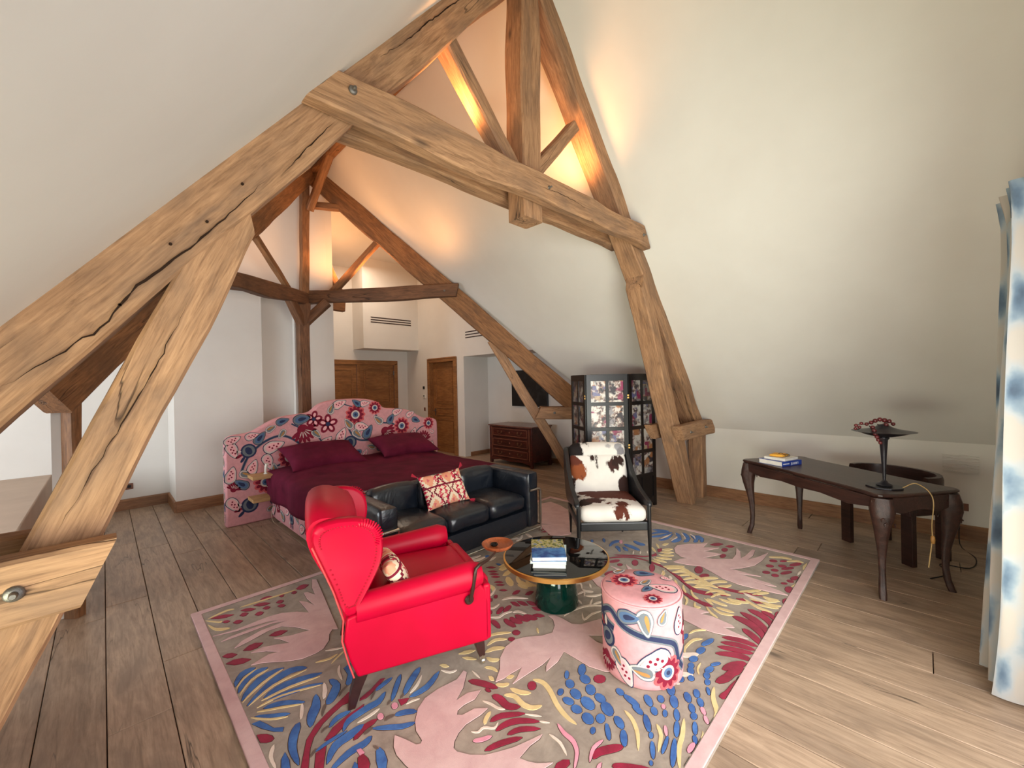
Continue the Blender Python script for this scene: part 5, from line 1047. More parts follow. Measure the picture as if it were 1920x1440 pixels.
c-114.1,-76.5 -112.7,-77.4 -110.6,-77.9 -108.6,-78.6 -107,-79.3 -105.4,-80.3 -103.7,-81.5 -101.5,-83.6 -99,-86 -96.8,-87.4 -96.6,-87.2 -97.5,-84.7 -99.4,-81.8 -101.6,-79.3 -103.4,-77.7 -105.3,-76.6 -107.4,-75.8 -109.8,-75.4 -112.2,-75.5 -114,-76.2
c-111.9,-81.7 -110.8,-82.9 -108.9,-83.7 -106.9,-84.8 -104.6,-86.7 -101.9,-89 -99.6,-90.2 -99.4,-90.1 -100.5,-87.7 -102.8,-84.9 -105.3,-82.7 -107.8,-81.6 -110.1,-81.2 -111.8,-81.5
c-124.3,-80.4 -122.8,-81.8 -120.2,-82.9 -117.6,-84 -114.6,-85.4 -111.3,-87 -108.6,-87.5 -108.4,-87.3 -110.2,-85.2 -113.2,-83.2 -116.3,-81.5 -119.3,-80.5 -122.1,-79.9 -124.2,-80.2
w-98.3,-79.6 -97.1,-82 -95.6,-84.2 -93.8,-86.1 -94.9,-83.7 -96.4,-81.5 -98.2,-79.5
w-96.7,-87.3 -96.2,-88.8 -95.3,-90.1 -94.1,-91.2 -94,-91.2 -94.6,-89.7 -95.5,-88.3 -96.6,-87.2
y-81.6,-31.9 -80.5,-33.1 -78.5,-33.8 -76.6,-34.6 -74.8,-35.7 -72.9,-37 -70.9,-37.4 -70.7,-37.1 -71.2,-35.2 -72.8,-33.3 -74.8,-31.8 -77.1,-31.1 -79.5,-31 -81.4,-31.7
y-84.4,-35.8 -85,-37.4 -85,-39.3 -84.4,-41 -83.2,-42.2 -81.6,-42.8 -80.1,-42.5 -79.9,-42.3 -80.3,-41 -81.4,-39.9 -82.2,-39 -82.7,-37.8 -83.2,-36.4 -84.1,-35.7
y-90.4,-41.2 -90.2,-42.7 -89.3,-44.2 -88.6,-45.5 -88.4,-46.8 -88.3,-48.3 -87.7,-49.2 -87.6,-49.1 -86.9,-47.8 -86.7,-46.1 -86.9,-44.3 -87.8,-42.8 -89,-41.5 -90.3,-41.1
y-106.6,-21.5 -106.3,-23.9 -105.4,-25.5 -103.6,-26.2 -103.5,-26 -103.7,-23.6 -104.7,-22 -106.5,-21.3
y-93.3,-21.7 -91,-24.4 -88.1,-25.9 -84.5,-26.5 -84.3,-26.2 -86.6,-23.5 -89.6,-22 -93.2,-21.5
y-93.8,-25.7 -93,-28.8 -91.4,-31.2 -89.2,-32.9 -89,-32.7 -89.9,-29.6 -91.5,-27.2 -93.7,-25.5
p-93.7,-53.9 -85.7,-48.7 -78.9,-41.8 -70,-37.1 -61.4,-36.4 -54.5,-39.8 -47,-46.1 -40.3,-48.6 -33.4,-44.9 -28.7,-39.7 -27.6,-34.8 -24.4,-37.6 -23.8,-43.7 -24.5,-52 -20.8,-56.6 -4,-63.5 -1.4,-69 -16.5,-78.1 -20.4,-73.9 -27.3,-66 -29.2,-74 -28.5,-79.1 -27.3,-84.6 -44.5,-95 -47.6,-91.2 -50.1,-82.8 -49.7,-71.9 -49.5,-65 -58.9,-67.9 -69.4,-68.2 -66.3,-65.6 -58.4,-62.6 -66.8,-63.2 -76.2,-62.3 -88.5,-61.5 -84.5,-60.4 -76,-56.3 -83.6,-55.4 -89.3,-55.3
c-80.8,-71.2 -82.5,-72.1 -84,-72 -85,-71 -85,-69.5 -83.9,-67.9 -82.3,-67 -80.7,-67.1 -79.7,-68.1 -79.7,-69.7
c-51.9,-94.6 -53.8,-95.2 -55.8,-94.6 -57.2,-93.2 -57.4,-91.4 -56.3,-90 -54.4,-89.4 -52.3,-90 -51,-91.5 -50.8,-93.2
c-53.8,-33.5 -55.3,-34.2 -56.8,-34 -57.8,-32.9 -58,-31.3 -57.2,-29.9 -55.8,-29.1 -54.3,-29.4 -53.2,-30.5 -53.1,-32.1
c-60.9,-35.8 -61.9,-36.3 -63.1,-36.1 -64,-35.1 -64.3,-33.9 -63.7,-32.8 -62.7,-32.2 -61.4,-32.5 -60.5,-33.5 -60.3,-34.7
c-57.9,-10.7 -59.2,-12.5 -59.7,-14.2 -59.9,-15.7 -60.2,-17.5 -60.5,-19.6 -59.6,-20.8 -59.3,-20.8 -57.6,-19 -56.5,-16.6 -55.8,-14.2 -55.7,-12.3 -56.1,-10.8 -57.5,-10.5
c-50.8,-15.6 -52.4,-17.5 -53.1,-19.5 -53.4,-21.7 -53.3,-24 -52.9,-26.2 -51.4,-27.2 -51.1,-27 -49.7,-24.6 -49.3,-22 -49.2,-19.7 -49.1,-17.9 -49.2,-16.2 -50.4,-15.5
c-46.9,-17.2 -48.5,-18.9 -49.1,-20.7 -49.1,-22.8 -48.5,-24.9 -47.3,-26.8 -45.4,-27.4 -45,-27.1 -44.1,-24.6 -44.4,-22.1 -44.8,-20.1 -44.9,-18.7 -45.2,-17.5 -46.5,-17
c-42.6,-17.8 -44,-20 -44.3,-22.2 -44,-24.4 -43.3,-26.6 -42.1,-28.6 -40.1,-29.2 -39.7,-28.9 -38.8,-26.3 -39.1,-23.7 -39.6,-21.5 -40,-19.7 -40.6,-18 -42.2,-17.5
c-39,-22.4 -40,-24.5 -40,-26.4 -39.4,-28.1 -38.6,-29.8 -37.4,-31.3 -35.4,-31.5 -35,-31.3 -34.1,-29 -34.4,-26.8 -35,-25 -35.7,-23.4 -36.7,-22.1 -38.5,-22.1
c-33.9,-26.3 -33.7,-29.6 -32.3,-31.8 -29.6,-33 -29.3,-32.8 -29.4,-29.6 -30.9,-27.3 -33.6,-26.1
c-49.6,-7.3 -48.7,-8.2 -47.1,-8.1 -45.5,-7.7 -43.9,-7.1 -42.2,-6.3 -40.8,-4.6 -40.7,-4.3 -41.4,-3.3 -42.8,-3.3 -44.4,-3.8 -46.1,-4.4 -48,-5.3 -49.5,-7
c-45,-9.5 -44.1,-10.3 -42.5,-10.2 -41,-9.9 -39.5,-9.6 -37.7,-9 -36,-7.6 -35.8,-7.2 -36.3,-5.9 -37.8,-5.7 -39.5,-5.9 -41.4,-6.5 -43.4,-7.4 -44.9,-9.1
c-50.4,-3.4 -51.6,-4.3 -52.7,-4.5 -53.3,-3.8 -53.1,-2.7 -52.3,-1.4 -51.2,-0.4 -50.1,-0.3 -49.5,-0.9 -49.6,-2.1
w-55.9,-6.7 -55.3,-8.5 -53.9,-10.6 -52.1,-12.1 -50,-12.3 -47.8,-11.9 -45.9,-11.8 -44.1,-12.3 -42.3,-13.1 -40.7,-13.3 -40.5,-13.2 -41.3,-12 -42.9,-10.8 -44.9,-10 -47.1,-10.1 -49.2,-10.4 -50.9,-10.3 -52.6,-9.2 -54.3,-7.5 -55.8,-6.5
w-41.2,-14.2 -40.6,-15.1 -39.4,-15.7 -38.4,-16.6 -37.7,-18.6 -37,-21 -36,-22.5 -35.9,-22.4 -35.6,-20.2 -35.9,-17.4 -36.6,-15.1 -38,-14 -39.6,-13.7 -41,-14.1
w-50,2.4 -49.4,1.1 -48.1,-0.3 -46.4,-1.2 -44.1,-1.1 -41.7,-0.5 -39.8,0.5 -39.7,0.6 -41.2,0.8 -43.4,0.5 -45.4,0.5 -46.9,1.2 -48.4,2.2 -49.8,2.6
y-70,-21.7 -69.1,-22.8 -67.3,-23.7 -65.3,-24.7 -62.9,-26.5 -60.2,-28.5 -57.8,-29.4 -57.6,-29.3 -59,-27.1 -61.4,-24.7 -63.9,-22.8 -66.1,-21.8 -68.1,-21.3 -69.9,-21.5
y-76.7,-27.9 -75.1,-28.4 -72.5,-28.4 -70.2,-28.8 -68.2,-30 -66.1,-31.7 -64.2,-32.5 -64,-32.3 -64.8,-30.3 -66.6,-28.1 -68.9,-26.6 -71.7,-26.3 -74.5,-26.8 -76.6,-27.7
y-93.5,-48 -94.6,-49.9 -94.6,-51.4 -93.6,-52.5 -93.4,-52.5 -92.3,-50.7 -92.3,-49.1 -93.3,-48
y-87.6,-55.9 -87,-57.5 -85.7,-58.2 -83.7,-57.9 -83.6,-57.8 -84.3,-56.2 -85.6,-55.5 -87.5,-55.8
y-95,-55.3 -95,-56.8 -94.3,-58.3 -93.3,-59.5 -92.1,-60.2 -90.8,-60.5 -89.6,-60.1 -89.5,-59.9 -89.8,-58.9 -90.7,-58.2 -91.6,-57.6 -92.5,-56.6 -93.5,-55.5 -94.8,-55.1
y-91.7,-62.7 -92.2,-64.7 -91.8,-67.1 -91,-69.2 -89.8,-71 -88.3,-72.3 -86.6,-72.7 -86.4,-72.6 -86.6,-70.9 -87.6,-69.2 -88.6,-67.6 -89.4,-65.7 -90.2,-63.7 -91.5,-62.6
y-96.9,-63.8 -96.6,-65.3 -95.7,-66.9 -95.1,-68.5 -95.3,-70.5 -95.9,-73 -96.1,-75.5 -95.7,-77.6 -95,-79.3 -93.9,-80.7 -92.3,-81.7 -90.4,-82.2 -88.9,-82.1 -88.7,-81.8 -89.5,-80.8 -90.8,-79.8 -91.9,-78.8 -92.5,-77.7 -92.9,-76.3 -93.2,-74.8 -93,-72.7 -92.5,-70 -92.5,-67.4 -93.7,-65.3 -95.3,-64 -96.7,-63.6
y-79,-67.2 -78.9,-68.7 -78.3,-70.5 -78.1,-72.2 -78.4,-74 -79.1,-76.1 -80,-78.4 -81.4,-81 -83.1,-83.9 -84.6,-86.8 -85.7,-89.5 -86.5,-92.2 -86.9,-94.7 -87,-97.1 -86.8,-99.3 -86.3,-100.7 -86,-100.7 -85.5,-99.1 -85.2,-96.9 -84.7,-94.6 -84,-92.3 -83.1,-89.8 -82.1,-87.2 -80.6,-84.6 -78.8,-81.7 -77.3,-78.9 -76.2,-76.2 -75.6,-73.7 -75.5,-71.4 -76.3,-69.3 -77.5,-67.8 -78.8,-67
y-44,-40.5 -45.1,-41.7 -46.1,-42.4 -46.5,-42.2 -46.2,-41.3 -45.4,-40 -44.3,-38.8 -43.3,-38.1 -42.9,-38.3 -43.1,-39.2
b-53.8,-83.3 -56.3,-84.1 -58.2,-83.9 -58.8,-82.8 -57.8,-81.1 -55.7,-79.6 -53.2,-78.6 -51.2,-78.8 -50.6,-80 -51.7,-81.7
b-59.4,-89.8 -61.1,-89.7 -62.2,-88.4 -62.3,-86.6 -61.3,-84.8 -59.6,-83.7 -57.9,-83.8 -56.8,-85.1 -56.7,-87 -57.7,-88.8
b-62.9,-78.7 -64.6,-79.6 -65.8,-79.7 -66.2,-79.1 -65.6,-78 -64.3,-76.9 -62.6,-76 -61.3,-75.8 -60.9,-76.4 -61.5,-77.6
b-67.9,-85.6 -69.4,-85.4 -70.4,-84.4 -70.3,-82.8 -69.2,-81.3 -67.6,-80.4 -66,-80.5 -65.1,-81.6 -65.2,-83.3 -66.2,-84.8
b-65.1,-96.1 -66.5,-95.4 -67,-93.9 -66.2,-92 -64.5,-90.6 -62.5,-90.1 -61,-90.8 -60.5,-92.4 -61.4,-94.3 -63.1,-95.7
b-71.9,-92.7 -73.4,-92.2 -74.1,-90.7 -73.8,-88.7 -72.6,-86.9 -70.8,-86 -69.2,-86.5 -68.5,-88.1 -68.8,-90.1 -70.1,-91.9
b-75.6,-84.5 -76.9,-84.5 -77.7,-84 -77.7,-83 -76.9,-82.1 -75.5,-81.5 -74.2,-81.5 -73.4,-82.1 -73.4,-83 -74.3,-84
b-76.9,-92.3 -78.3,-92.2 -79.3,-91.1 -79.8,-89.3 -79.3,-87.6 -78.3,-86.6 -76.9,-86.7 -75.8,-87.9 -75.4,-89.7 -75.8,-91.4
b-65.5,-103 -66.9,-102.6 -67.7,-101.2 -67.6,-99.3 -66.6,-97.6 -65.1,-96.8 -63.6,-97.1 -62.8,-98.6 -62.9,-100.5 -64,-102.2
b-72.9,-101.5 -74.6,-100.8 -75.4,-98.8 -75,-96.2 -73.6,-94 -71.5,-93 -69.8,-93.6 -68.9,-95.7 -69.4,-98.4 -70.9,-100.5
b-78.3,-98.1 -79.8,-98 -81,-97 -81.4,-95.4 -80.9,-93.8 -79.6,-92.8 -78.1,-92.8 -76.9,-93.8 -76.5,-95.5 -77.1,-97.1
b-70.3,-109.8 -71.7,-108.9 -72,-106.8 -71,-104.5 -69,-102.6 -66.9,-102 -65.4,-103 -65.2,-105.1 -66.3,-107.5 -68.2,-109.3
w-20.5,-42.6 -18.3,-42.9 -14.8,-43 -11,-43.5 -7,-44.5 -2.7,-46 1,-47.8 4,-50.5 6.6,-53.5 8.6,-55.5 8.8,-55.4 7.7,-52.9 5.5,-49.5 2.5,-46.6 -1.3,-44.6 -5.7,-43.1 -9.9,-42.1 -14,-41.8 -17.8,-42 -20.5,-42.4
w-8.9,-48.8 -11.3,-50.4 -14.2,-52.9 -15.6,-55.3 -13.3,-55.9 -9.7,-55.7 -6.4,-55.6 -3.5,-56.3 -0.7,-57.1 1.7,-57.5 1.8,-57.3 0.4,-56.2 -2.2,-55 -5.2,-54.1 -8.7,-54.1 -12.3,-54.4 -13.7,-54.3 -13,-53.2 -10.6,-50.8 -8.8,-48.8
b-80.2,-105.7 -81.8,-105.2 -82.7,-103.7 -82.4,-101.8 -81.2,-100.1 -79.4,-99.4 -77.7,-99.9 -76.9,-101.4 -77.2,-103.4 -78.5,-105
b-83.4,-109.1 -84.5,-109.2 -85.4,-109 -85.6,-108.3 -85.2,-107.6 -84.2,-107 -83,-106.8 -82.2,-107 -81.9,-107.7 -82.4,-108.5
k-92.1,-94.2 -93.1,-95.5 -94.1,-97.4 -94.8,-99.4 -95.1,-101.4 -95.2,-103.3 -95.6,-105 -96.3,-106.4 -97.3,-107.8 -98.6,-109.1 -100.8,-110.5 -103.4,-112 -105,-113.2 -105,-113.3 -102.9,-112.8 -100.1,-111.6 -97.5,-110.2 -95.8,-108.8 -94.5,-107.1 -93.5,-105.3 -93,-103.3 -93,-101.3 -92.9,-99.5 -92.4,-97.6 -91.9,-95.7 -91.9,-94.3
k-85,-114 -86.4,-113.2 -88.7,-112.7 -91.2,-112.6 -93.9,-113.4 -96.3,-114.6 -97.7,-115.7 -97.7,-115.9 -95.8,-115.5 -93.3,-114.7 -91.1,-114.1 -89,-114.1 -86.8,-114.3 -85,-114.2
w-99,-95.2 -99.3,-97 -99.4,-99.3 -99.7,-101.4 -100.5,-103.5 -101.5,-105.6 -101.9,-107.2 -101.8,-107.2 -100.6,-105.9 -99.4,-103.8 -98.4,-101.6 -98.2,-99.2 -98.3,-96.8 -98.8,-95.2
c-110.7,-107.3 -107.6,-106.4 -104.5,-107.3 -102.8,-109.1 -103.9,-110.3 -107.8,-110.3
c-95.3,-116.1 -94.2,-116.8 -92.9,-117.1 -91.8,-117.5 -90.3,-118.4 -88.4,-119.6 -86.5,-120.8 -85,-121.6 -83.5,-122.2 -81.9,-122.2 -81.6,-122 -81.6,-120.8 -82.5,-119.6 -83.8,-118.4 -85.6,-117.1 -87.8,-115.7 -90.1,-114.7 -92.4,-114.4 -94.2,-114.9 -95.3,-115.8
k-94.6,-119.5 -96,-119 -97.4,-119.1 -98.7,-119.7 -98.7,-119.9 -97.3,-120.4 -96,-120.3 -94.6,-119.6
c-93,-123.7 -93,-124.5 -92.4,-125.2 -91.2,-126.5 -88.9,-129.3 -86,-132.8 -83.3,-135.1 -83.1,-135 -84.4,-132.1 -86.9,-128.4 -89.1,-125.5 -90.6,-124 -91.7,-123.4 -92.8,-123.5
b-75.8,-108.9 -77.4,-108.7 -78.3,-107.8 -78.3,-106.5 -77.3,-105.3 -75.7,-104.7 -74.1,-104.9 -73.1,-105.8 -73.1,-107.2 -74.2,-108.4
b-73.3,-117.4 -74.2,-116.6 -74.2,-114.9 -73.2,-112.9 -71.6,-111.4 -70,-111 -69.1,-111.9 -69.1,-113.6 -70.2,-115.6 -71.8,-117
b-83.1,-116.1 -83,-115.1 -81.7,-113.5 -79.6,-111.7 -77.5,-110.4 -76.2,-110.3 -76.3,-111.3 -77.7,-113 -79.8,-114.8 -81.8,-116
b-81.2,-122.6 -81.3,-121.5 -80,-119.9 -77.8,-118.3 -75.5,-117.4 -74,-117.5 -74,-118.6 -75.3,-120.3 -77.6,-121.8 -79.8,-122.7
b-55.1,-107.1 -56.2,-106.8 -56.8,-105.8 -56.6,-104.3 -55.8,-103.1 -54.6,-102.5 -53.5,-102.8 -52.9,-103.9 -53.1,-105.3 -53.9,-106.6
b-57,-116.7 -57.9,-115.9 -58.2,-113.6 -57.7,-110.6 -56.6,-108.1 -55.3,-107.1 -54.4,-108 -54.1,-110.4 -54.6,-113.4 -55.7,-115.8
b-59.9,-120.1 -60.7,-119.5 -61,-117.9 -60.5,-116 -59.5,-114.3 -58.4,-113.7 -57.5,-114.3 -57.3,-115.9 -57.8,-117.9 -58.8,-119.5
b-67,-126.9 -67.1,-125.8 -65.7,-124 -63.4,-122 -60.9,-120.7 -59.3,-120.5 -59.2,-121.6 -60.7,-123.5 -63.1,-125.5 -65.5,-126.7
b-67.4,-128.8 -68.4,-129.1 -69.3,-129 -69.7,-128.5 -69.5,-127.9 -68.8,-127.3 -67.8,-127 -67,-127.1 -66.5,-127.6 -66.7,-128.2
b-78.3,-134.1 -78.1,-133.3 -76.5,-132 -74.2,-130.6 -71.9,-129.7 -70.7,-129.7 -70.9,-130.6 -72.6,-132 -75,-133.3 -77.2,-134.1
b-80.1,-134.8 -80.8,-135 -81.4,-134.9 -81.7,-134.5 -81.6,-134.1 -81.1,-133.7 -80.5,-133.5 -79.8,-133.6 -79.5,-134 -79.6,-134.4
b-45.1,-110.4 -46.1,-110.1 -46.7,-109.1 -46.7,-107.7 -46.1,-106.4 -45.1,-105.8 -44,-106.1 -43.4,-107.1 -43.4,-108.6 -44.1,-109.8
b-52.4,-120.7 -53.2,-119.9 -52.9,-118.3 -51.6,-116.5 -49.8,-115.2 -48.2,-114.9 -47.3,-115.7 -47.6,-117.4 -49,-119.2 -50.8,-120.4
b-55.8,-124.7 -56.6,-124.1 -56.6,-123 -55.8,-121.9 -54.5,-121.1 -53.1,-121 -52.3,-121.6 -52.3,-122.7 -53.2,-123.8 -54.5,-124.6
b-38.9,-117.1 -40.1,-117.2 -41.1,-116.6 -41.3,-115.8 -40.9,-114.9 -39.8,-114.3 -38.6,-114.3 -37.6,-114.8 -37.4,-115.7 -37.9,-116.6
b-46.2,-123.5 -47.2,-123 -47.4,-122 -46.7,-120.9 -45.5,-120.2 -44.1,-120 -43.1,-120.5 -42.9,-121.5 -43.6,-122.6 -44.8,-123.4
b-51.5,-128 -52.8,-128.4 -53.9,-128.3 -54.3,-127.8 -54,-127.1 -53,-126.4 -51.7,-126 -50.6,-126.1 -50.2,-126.6 -50.5,-127.3
b-39,-125 -39.6,-123.9 -38.7,-122.4 -36.7,-120.9 -34.2,-120.1 -32.3,-120.3 -31.8,-121.5 -32.7,-123 -34.8,-124.5 -37.2,-125.2
b-45.6,-129.5 -46.1,-128.4 -45.2,-126.9 -43.2,-125.5 -40.8,-124.7 -39,-124.9 -38.5,-125.9 -39.5,-127.5 -41.6,-128.9 -43.9,-129.7
b-52.4,-133.3 -52.5,-132.5 -51.4,-131.3 -49.5,-130.2 -47.5,-129.6 -46.2,-129.7 -46.1,-130.5 -47.3,-131.8 -49.2,-132.9 -51.2,-133.5
b-61.4,-136.6 -61,-135.7 -59.2,-134.5 -56.5,-133.4 -54,-132.8 -52.6,-133 -53,-133.9 -54.9,-135.2 -57.7,-136.3 -60.1,-136.8
b-76.6,-141.4 -75.7,-140.4 -72.6,-138.8 -68.2,-137.2 -64.2,-136.2 -62.3,-136.2 -63.3,-137.4 -66.7,-139.1 -71.1,-140.7 -74.8,-141.5
b-25.8,-124.9 -26.8,-124.5 -27.2,-123.6 -26.6,-122.7 -25.4,-122 -24,-121.7 -22.9,-122.1 -22.6,-123 -23.1,-124 -24.3,-124.7
b-37.5,-133.1 -38.1,-132.3 -37.7,-131 -36.2,-129.6 -34.3,-128.7 -32.7,-128.7 -32,-129.5 -32.5,-130.8 -34,-132.2 -35.9,-133
b-42.7,-136.8 -43.2,-136.1 -42.7,-135 -41.4,-133.9 -39.7,-133.3 -38.3,-133.4 -37.8,-134.2 -38.4,-135.3 -39.7,-136.3 -41.4,-136.9
b-45.3,-139 -46.3,-138.6 -46.7,-137.8 -46.3,-136.9 -45.2,-136.3 -43.9,-136.2 -42.8,-136.6 -42.4,-137.4 -42.8,-138.3 -43.9,-138.9
b-54.4,-142.1 -54.3,-141.3 -52.9,-140.3 -50.8,-139.4 -48.8,-138.9 -47.5,-139.1 -47.7,-139.8 -49.1,-140.9 -51.2,-141.8 -53.2,-142.3
b-58.8,-144.1 -59,-143.5 -58.5,-142.7 -57.4,-142 -56.1,-141.6 -55.2,-141.7 -54.9,-142.3 -55.5,-143.1 -56.6,-143.8 -57.8,-144.2
b-16.7,-126.4 -17.8,-125.9 -17.9,-124.8 -17,-123.7 -15.4,-122.8 -13.7,-122.7 -12.6,-123.2 -12.5,-124.3 -13.4,-125.5 -15,-126.3
b-20.5,-128.5 -21.8,-128.4 -22.7,-127.7 -22.8,-126.7 -22.1,-125.8 -20.8,-125.3 -19.5,-125.4 -18.6,-126.1 -18.6,-127.1 -19.3,-128
b-31.7,-134.7 -32.3,-133.9 -31.8,-132.9 -30.5,-131.9 -28.7,-131.3 -27.3,-131.5 -26.6,-132.2 -27.1,-133.3 -28.5,-134.3 -30.2,-134.8
b-36,-138.4 -36.7,-137.7 -36.3,-136.7 -35.1,-135.6 -33.5,-134.9 -32.1,-134.9 -31.4,-135.6 -31.8,-136.7 -33,-137.8 -34.6,-138.4
b-4.3,-132.7 -5.9,-133.1 -8.1,-133 -10,-132.2 -10.9,-131.2 -10.6,-130.3 -9,-129.8 -6.8,-130 -4.8,-130.8 -3.9,-131.8
b-13.8,-133.7 -15.1,-133.3 -15.6,-132.5 -15.1,-131.5 -13.9,-130.7 -12.3,-130.5 -11,-130.8 -10.5,-131.7 -10.9,-132.7 -12.2,-133.4
b-18.1,-135.5 -19.4,-135.2 -20,-134.6 -19.8,-133.8 -18.8,-133.1 -17.4,-132.8 -16.1,-133 -15.5,-133.7 -15.7,-134.6 -16.7,-135.2
b-26.2,-138.1 -26.3,-137.5 -25.5,-136.7 -24,-135.8 -22.5,-135.3 -21.5,-135.3 -21.5,-135.9 -22.3,-136.8 -23.8,-137.6 -25.3,-138.1
b2.1,-134.1 0.9,-134.1 -0.9,-133.4 -2.6,-132.4 -3.5,-131.3 -3.4,-130.7 -2.2,-130.7 -0.4,-131.3 1.3,-132.4 2.3,-133.4
b-73.5,-135.6 -72.8,-135 -70.4,-134.3 -67.2,-133.7 -64.5,-133.4 -63.4,-133.7 -64.2,-134.3 -66.8,-135.1 -69.9,-135.7 -72.5,-135.9
k-40,-141.2 -40.5,-140.7 -40.2,-139.8 -39.3,-138.8 -38.1,-138.1 -37,-138 -36.6,-138.5 -36.8,-139.4 -37.8,-140.4 -39,-141.1
k-44.6,-144.1 -44.9,-143.6 -44.4,-142.7 -43.3,-141.7 -42.1,-141.1 -41.1,-141 -40.8,-141.5 -41.4,-142.5 -42.5,-143.4 -43.7,-144.1
k-65.4,-143.1 -64.7,-142.5 -63.1,-142.2 -61.1,-142.3 -59.5,-142.8 -58.9,-143.4 -59.6,-144 -61.3,-144.3 -63.3,-144.2 -64.9,-143.8
k-63.8,-133.3 -63.8,-132.7 -62.9,-131.8 -61.4,-130.8 -59.9,-130.2 -59,-130.2 -59.1,-130.9 -60,-131.8 -61.5,-132.7 -62.9,-133.3
k-49.1,-125.9 -49.8,-125.8 -50.3,-125.3 -50.2,-124.7 -49.6,-124.1 -48.8,-123.9 -48,-124 -47.6,-124.5 -47.7,-125.2 -48.3,-125.7
y-64,-112.6 -65.2,-114.1 -66.2,-116.2 -67.5,-118.2 -69,-119.9 -70.7,-121.6 -72.7,-123.2 -75,-124.8 -77.5,-126.3 -79,-127.6 -78.9,-127.7 -76.8,-127.1 -74,-125.8 -71.3,-124.3 -69.1,-122.6 -67.1,-120.7 -65.5,-118.7 -64.3,-116.5 -63.7,-114.2 -63.8,-112.6
y-61,-127.1 -62.6,-128.1 -64.2,-129.5 -65.9,-130.8 -68.6,-131.8 -71.8,-132.9 -73.9,-134 -73.8,-134.1 -71.3,-133.9 -67.8,-133.1 -64.6,-132 -62.4,-130.3 -61.1,-128.6 -60.8,-127.2
y-49.1,-134.8 -52,-135.2 -55.6,-136.2 -58.8,-137.2 -61.4,-137.7 -64,-138.2 -66.9,-139 -70.3,-140.6 -73.6,-142.4 -75.6,-144 -75.4,-144.1 -72.7,-143.3 -69.1,-141.9 -65.7,-140.6 -63.2,-139.9 -60.7,-139.5 -57.8,-138.8 -54.5,-137.7 -51.1,-136.3 -49,-134.9
y-19.2,-137.8 -21.5,-137.8 -24.7,-138.4 -28,-139.5 -30.9,-141 -33.5,-142.7 -36.1,-144 -39.1,-144.5 -42.4,-144.5 -44.5,-144.5 -44.4,-144.5 -41.7,-144.5 -38.1,-144.5 -34.4,-144.5 -31.2,-144 -28.5,-142.3 -26,-140.9 -23.4,-139.9 -20.8,-139 -19.1,-138
y-50.4,-143.7 -52.2,-144.2 -54.4,-144.5 -56.7,-144.5 -59.6,-144.5 -62.9,-144.5 -65.2,-144.5 -63,-144.5 -59.6,-144.5 -56.3,-144.5 -53.7,-144.5 -51.5,-144.5 -50.3,-143.8
y-67,-144.5 -68.4,-144.5 -69.6,-144.5 -70.3,-144.5 -71,-144.5 -72,-144.5 -72.9,-144.5 -72.1,-144.5 -70.7,-144.5 -69.1,-144.5 -67.7,-144.5 -66.8,-144.5
y-5.2,-126.1 -6.9,-125.9 -9.3,-126 -11.7,-126.4 -13.5,-127.3 -14.7,-128.2 -15.2,-129 -15.1,-129 -13.8,-128.6 -12.5,-127.8 -11.2,-127.2 -9.3,-126.9 -7,-126.6 -5.2,-126.2
c-2.6,-136.5 -2.1,-138.2 0.1,-139.6 2.4,-140.9 4.8,-142.5 7.5,-144 11.1,-144.5 11.6,-144.5 12,-142.5 10.2,-140.4 7.7,-138.6 4.7,-137.1 1.3,-136.2 -2.2,-136.3
c-14.8,-137.2 -14.5,-138.9 -12.5,-140.5 -9.8,-141.8 -6.6,-142.5 -4.1,-142.8 -2.5,-143.1 -0.4,-144.1 2.3,-144.5 5.6,-144.5 6.2,-144.5 6.7,-144.1 5.2,-142 2.7,-140.1 -0.7,-139.1 -3.6,-138.8 -5.6,-138.6 -8.1,-137.8 -11.2,-137 -14.3,-137
c-24.1,-142.2 -24.4,-143.5 -23.3,-144.5 -20.9,-144.5 -17.7,-144.5 -14.4,-144.5 -11.6,-144.5 -8.6,-144.5 -5.2,-144.5 -2.1,-144.5 -1.8,-144.5 -3.1,-144.5 -5.9,-144.5 -9.2,-143.8 -12.6,-143.4 -15.7,-143.2 -17.6,-143 -19.2,-142.6 -21.2,-142 -23.6,-141.9
w-22.8,-119.3 -23.2,-120.7 -22.6,-122.3 -21.7,-123.8 -20.7,-125.1 -19.4,-126.2 -17.8,-126.8 -17.5,-126.7 -17.2,-125.5 -17.8,-124.1 -18.6,-122.7 -19.6,-121.3 -20.9,-119.9 -22.6,-119.2
w-33.4,-118.6 -33.1,-119.5 -32.2,-120.4 -31.3,-121.3 -30.6,-122.4 -29.9,-123.6 -28.9,-124.4 -28.7,-124.3 -28.3,-123.2 -28.6,-121.8 -29.3,-120.5 -30.4,-119.5 -31.8,-118.7 -33.2,-118.5
p34.4,-82 46.8,-92.7 48.6,-104.8 49.7,-111.4 43.5,-107.6 45.6,-114.5 44.9,-120.5 44.1,-127.2 42.1,-129.3 37.8,-123.7 36.9,-130.9 36.1,-137.8 35.5,-139.1 32.6,-132.2 28.4,-122.8 27.3,-114.5 28.8,-105.5 29.8,-99.8 26.5,-85.8
c54.8,-124.3 52.7,-127.1 51.6,-130.6 50.5,-133.9 48.9,-136.6 47,-139.3 45.1,-141.6 43,-143.7 40.9,-144.5 40.4,-144.5 40.9,-144.5 44.4,-144.5 48,-144.5 51.4,-142.3 54,-139.7 56.2,-136.7 57.8,-133.5 58.2,-129.9 57.6,-126.4 55.5,-124.2
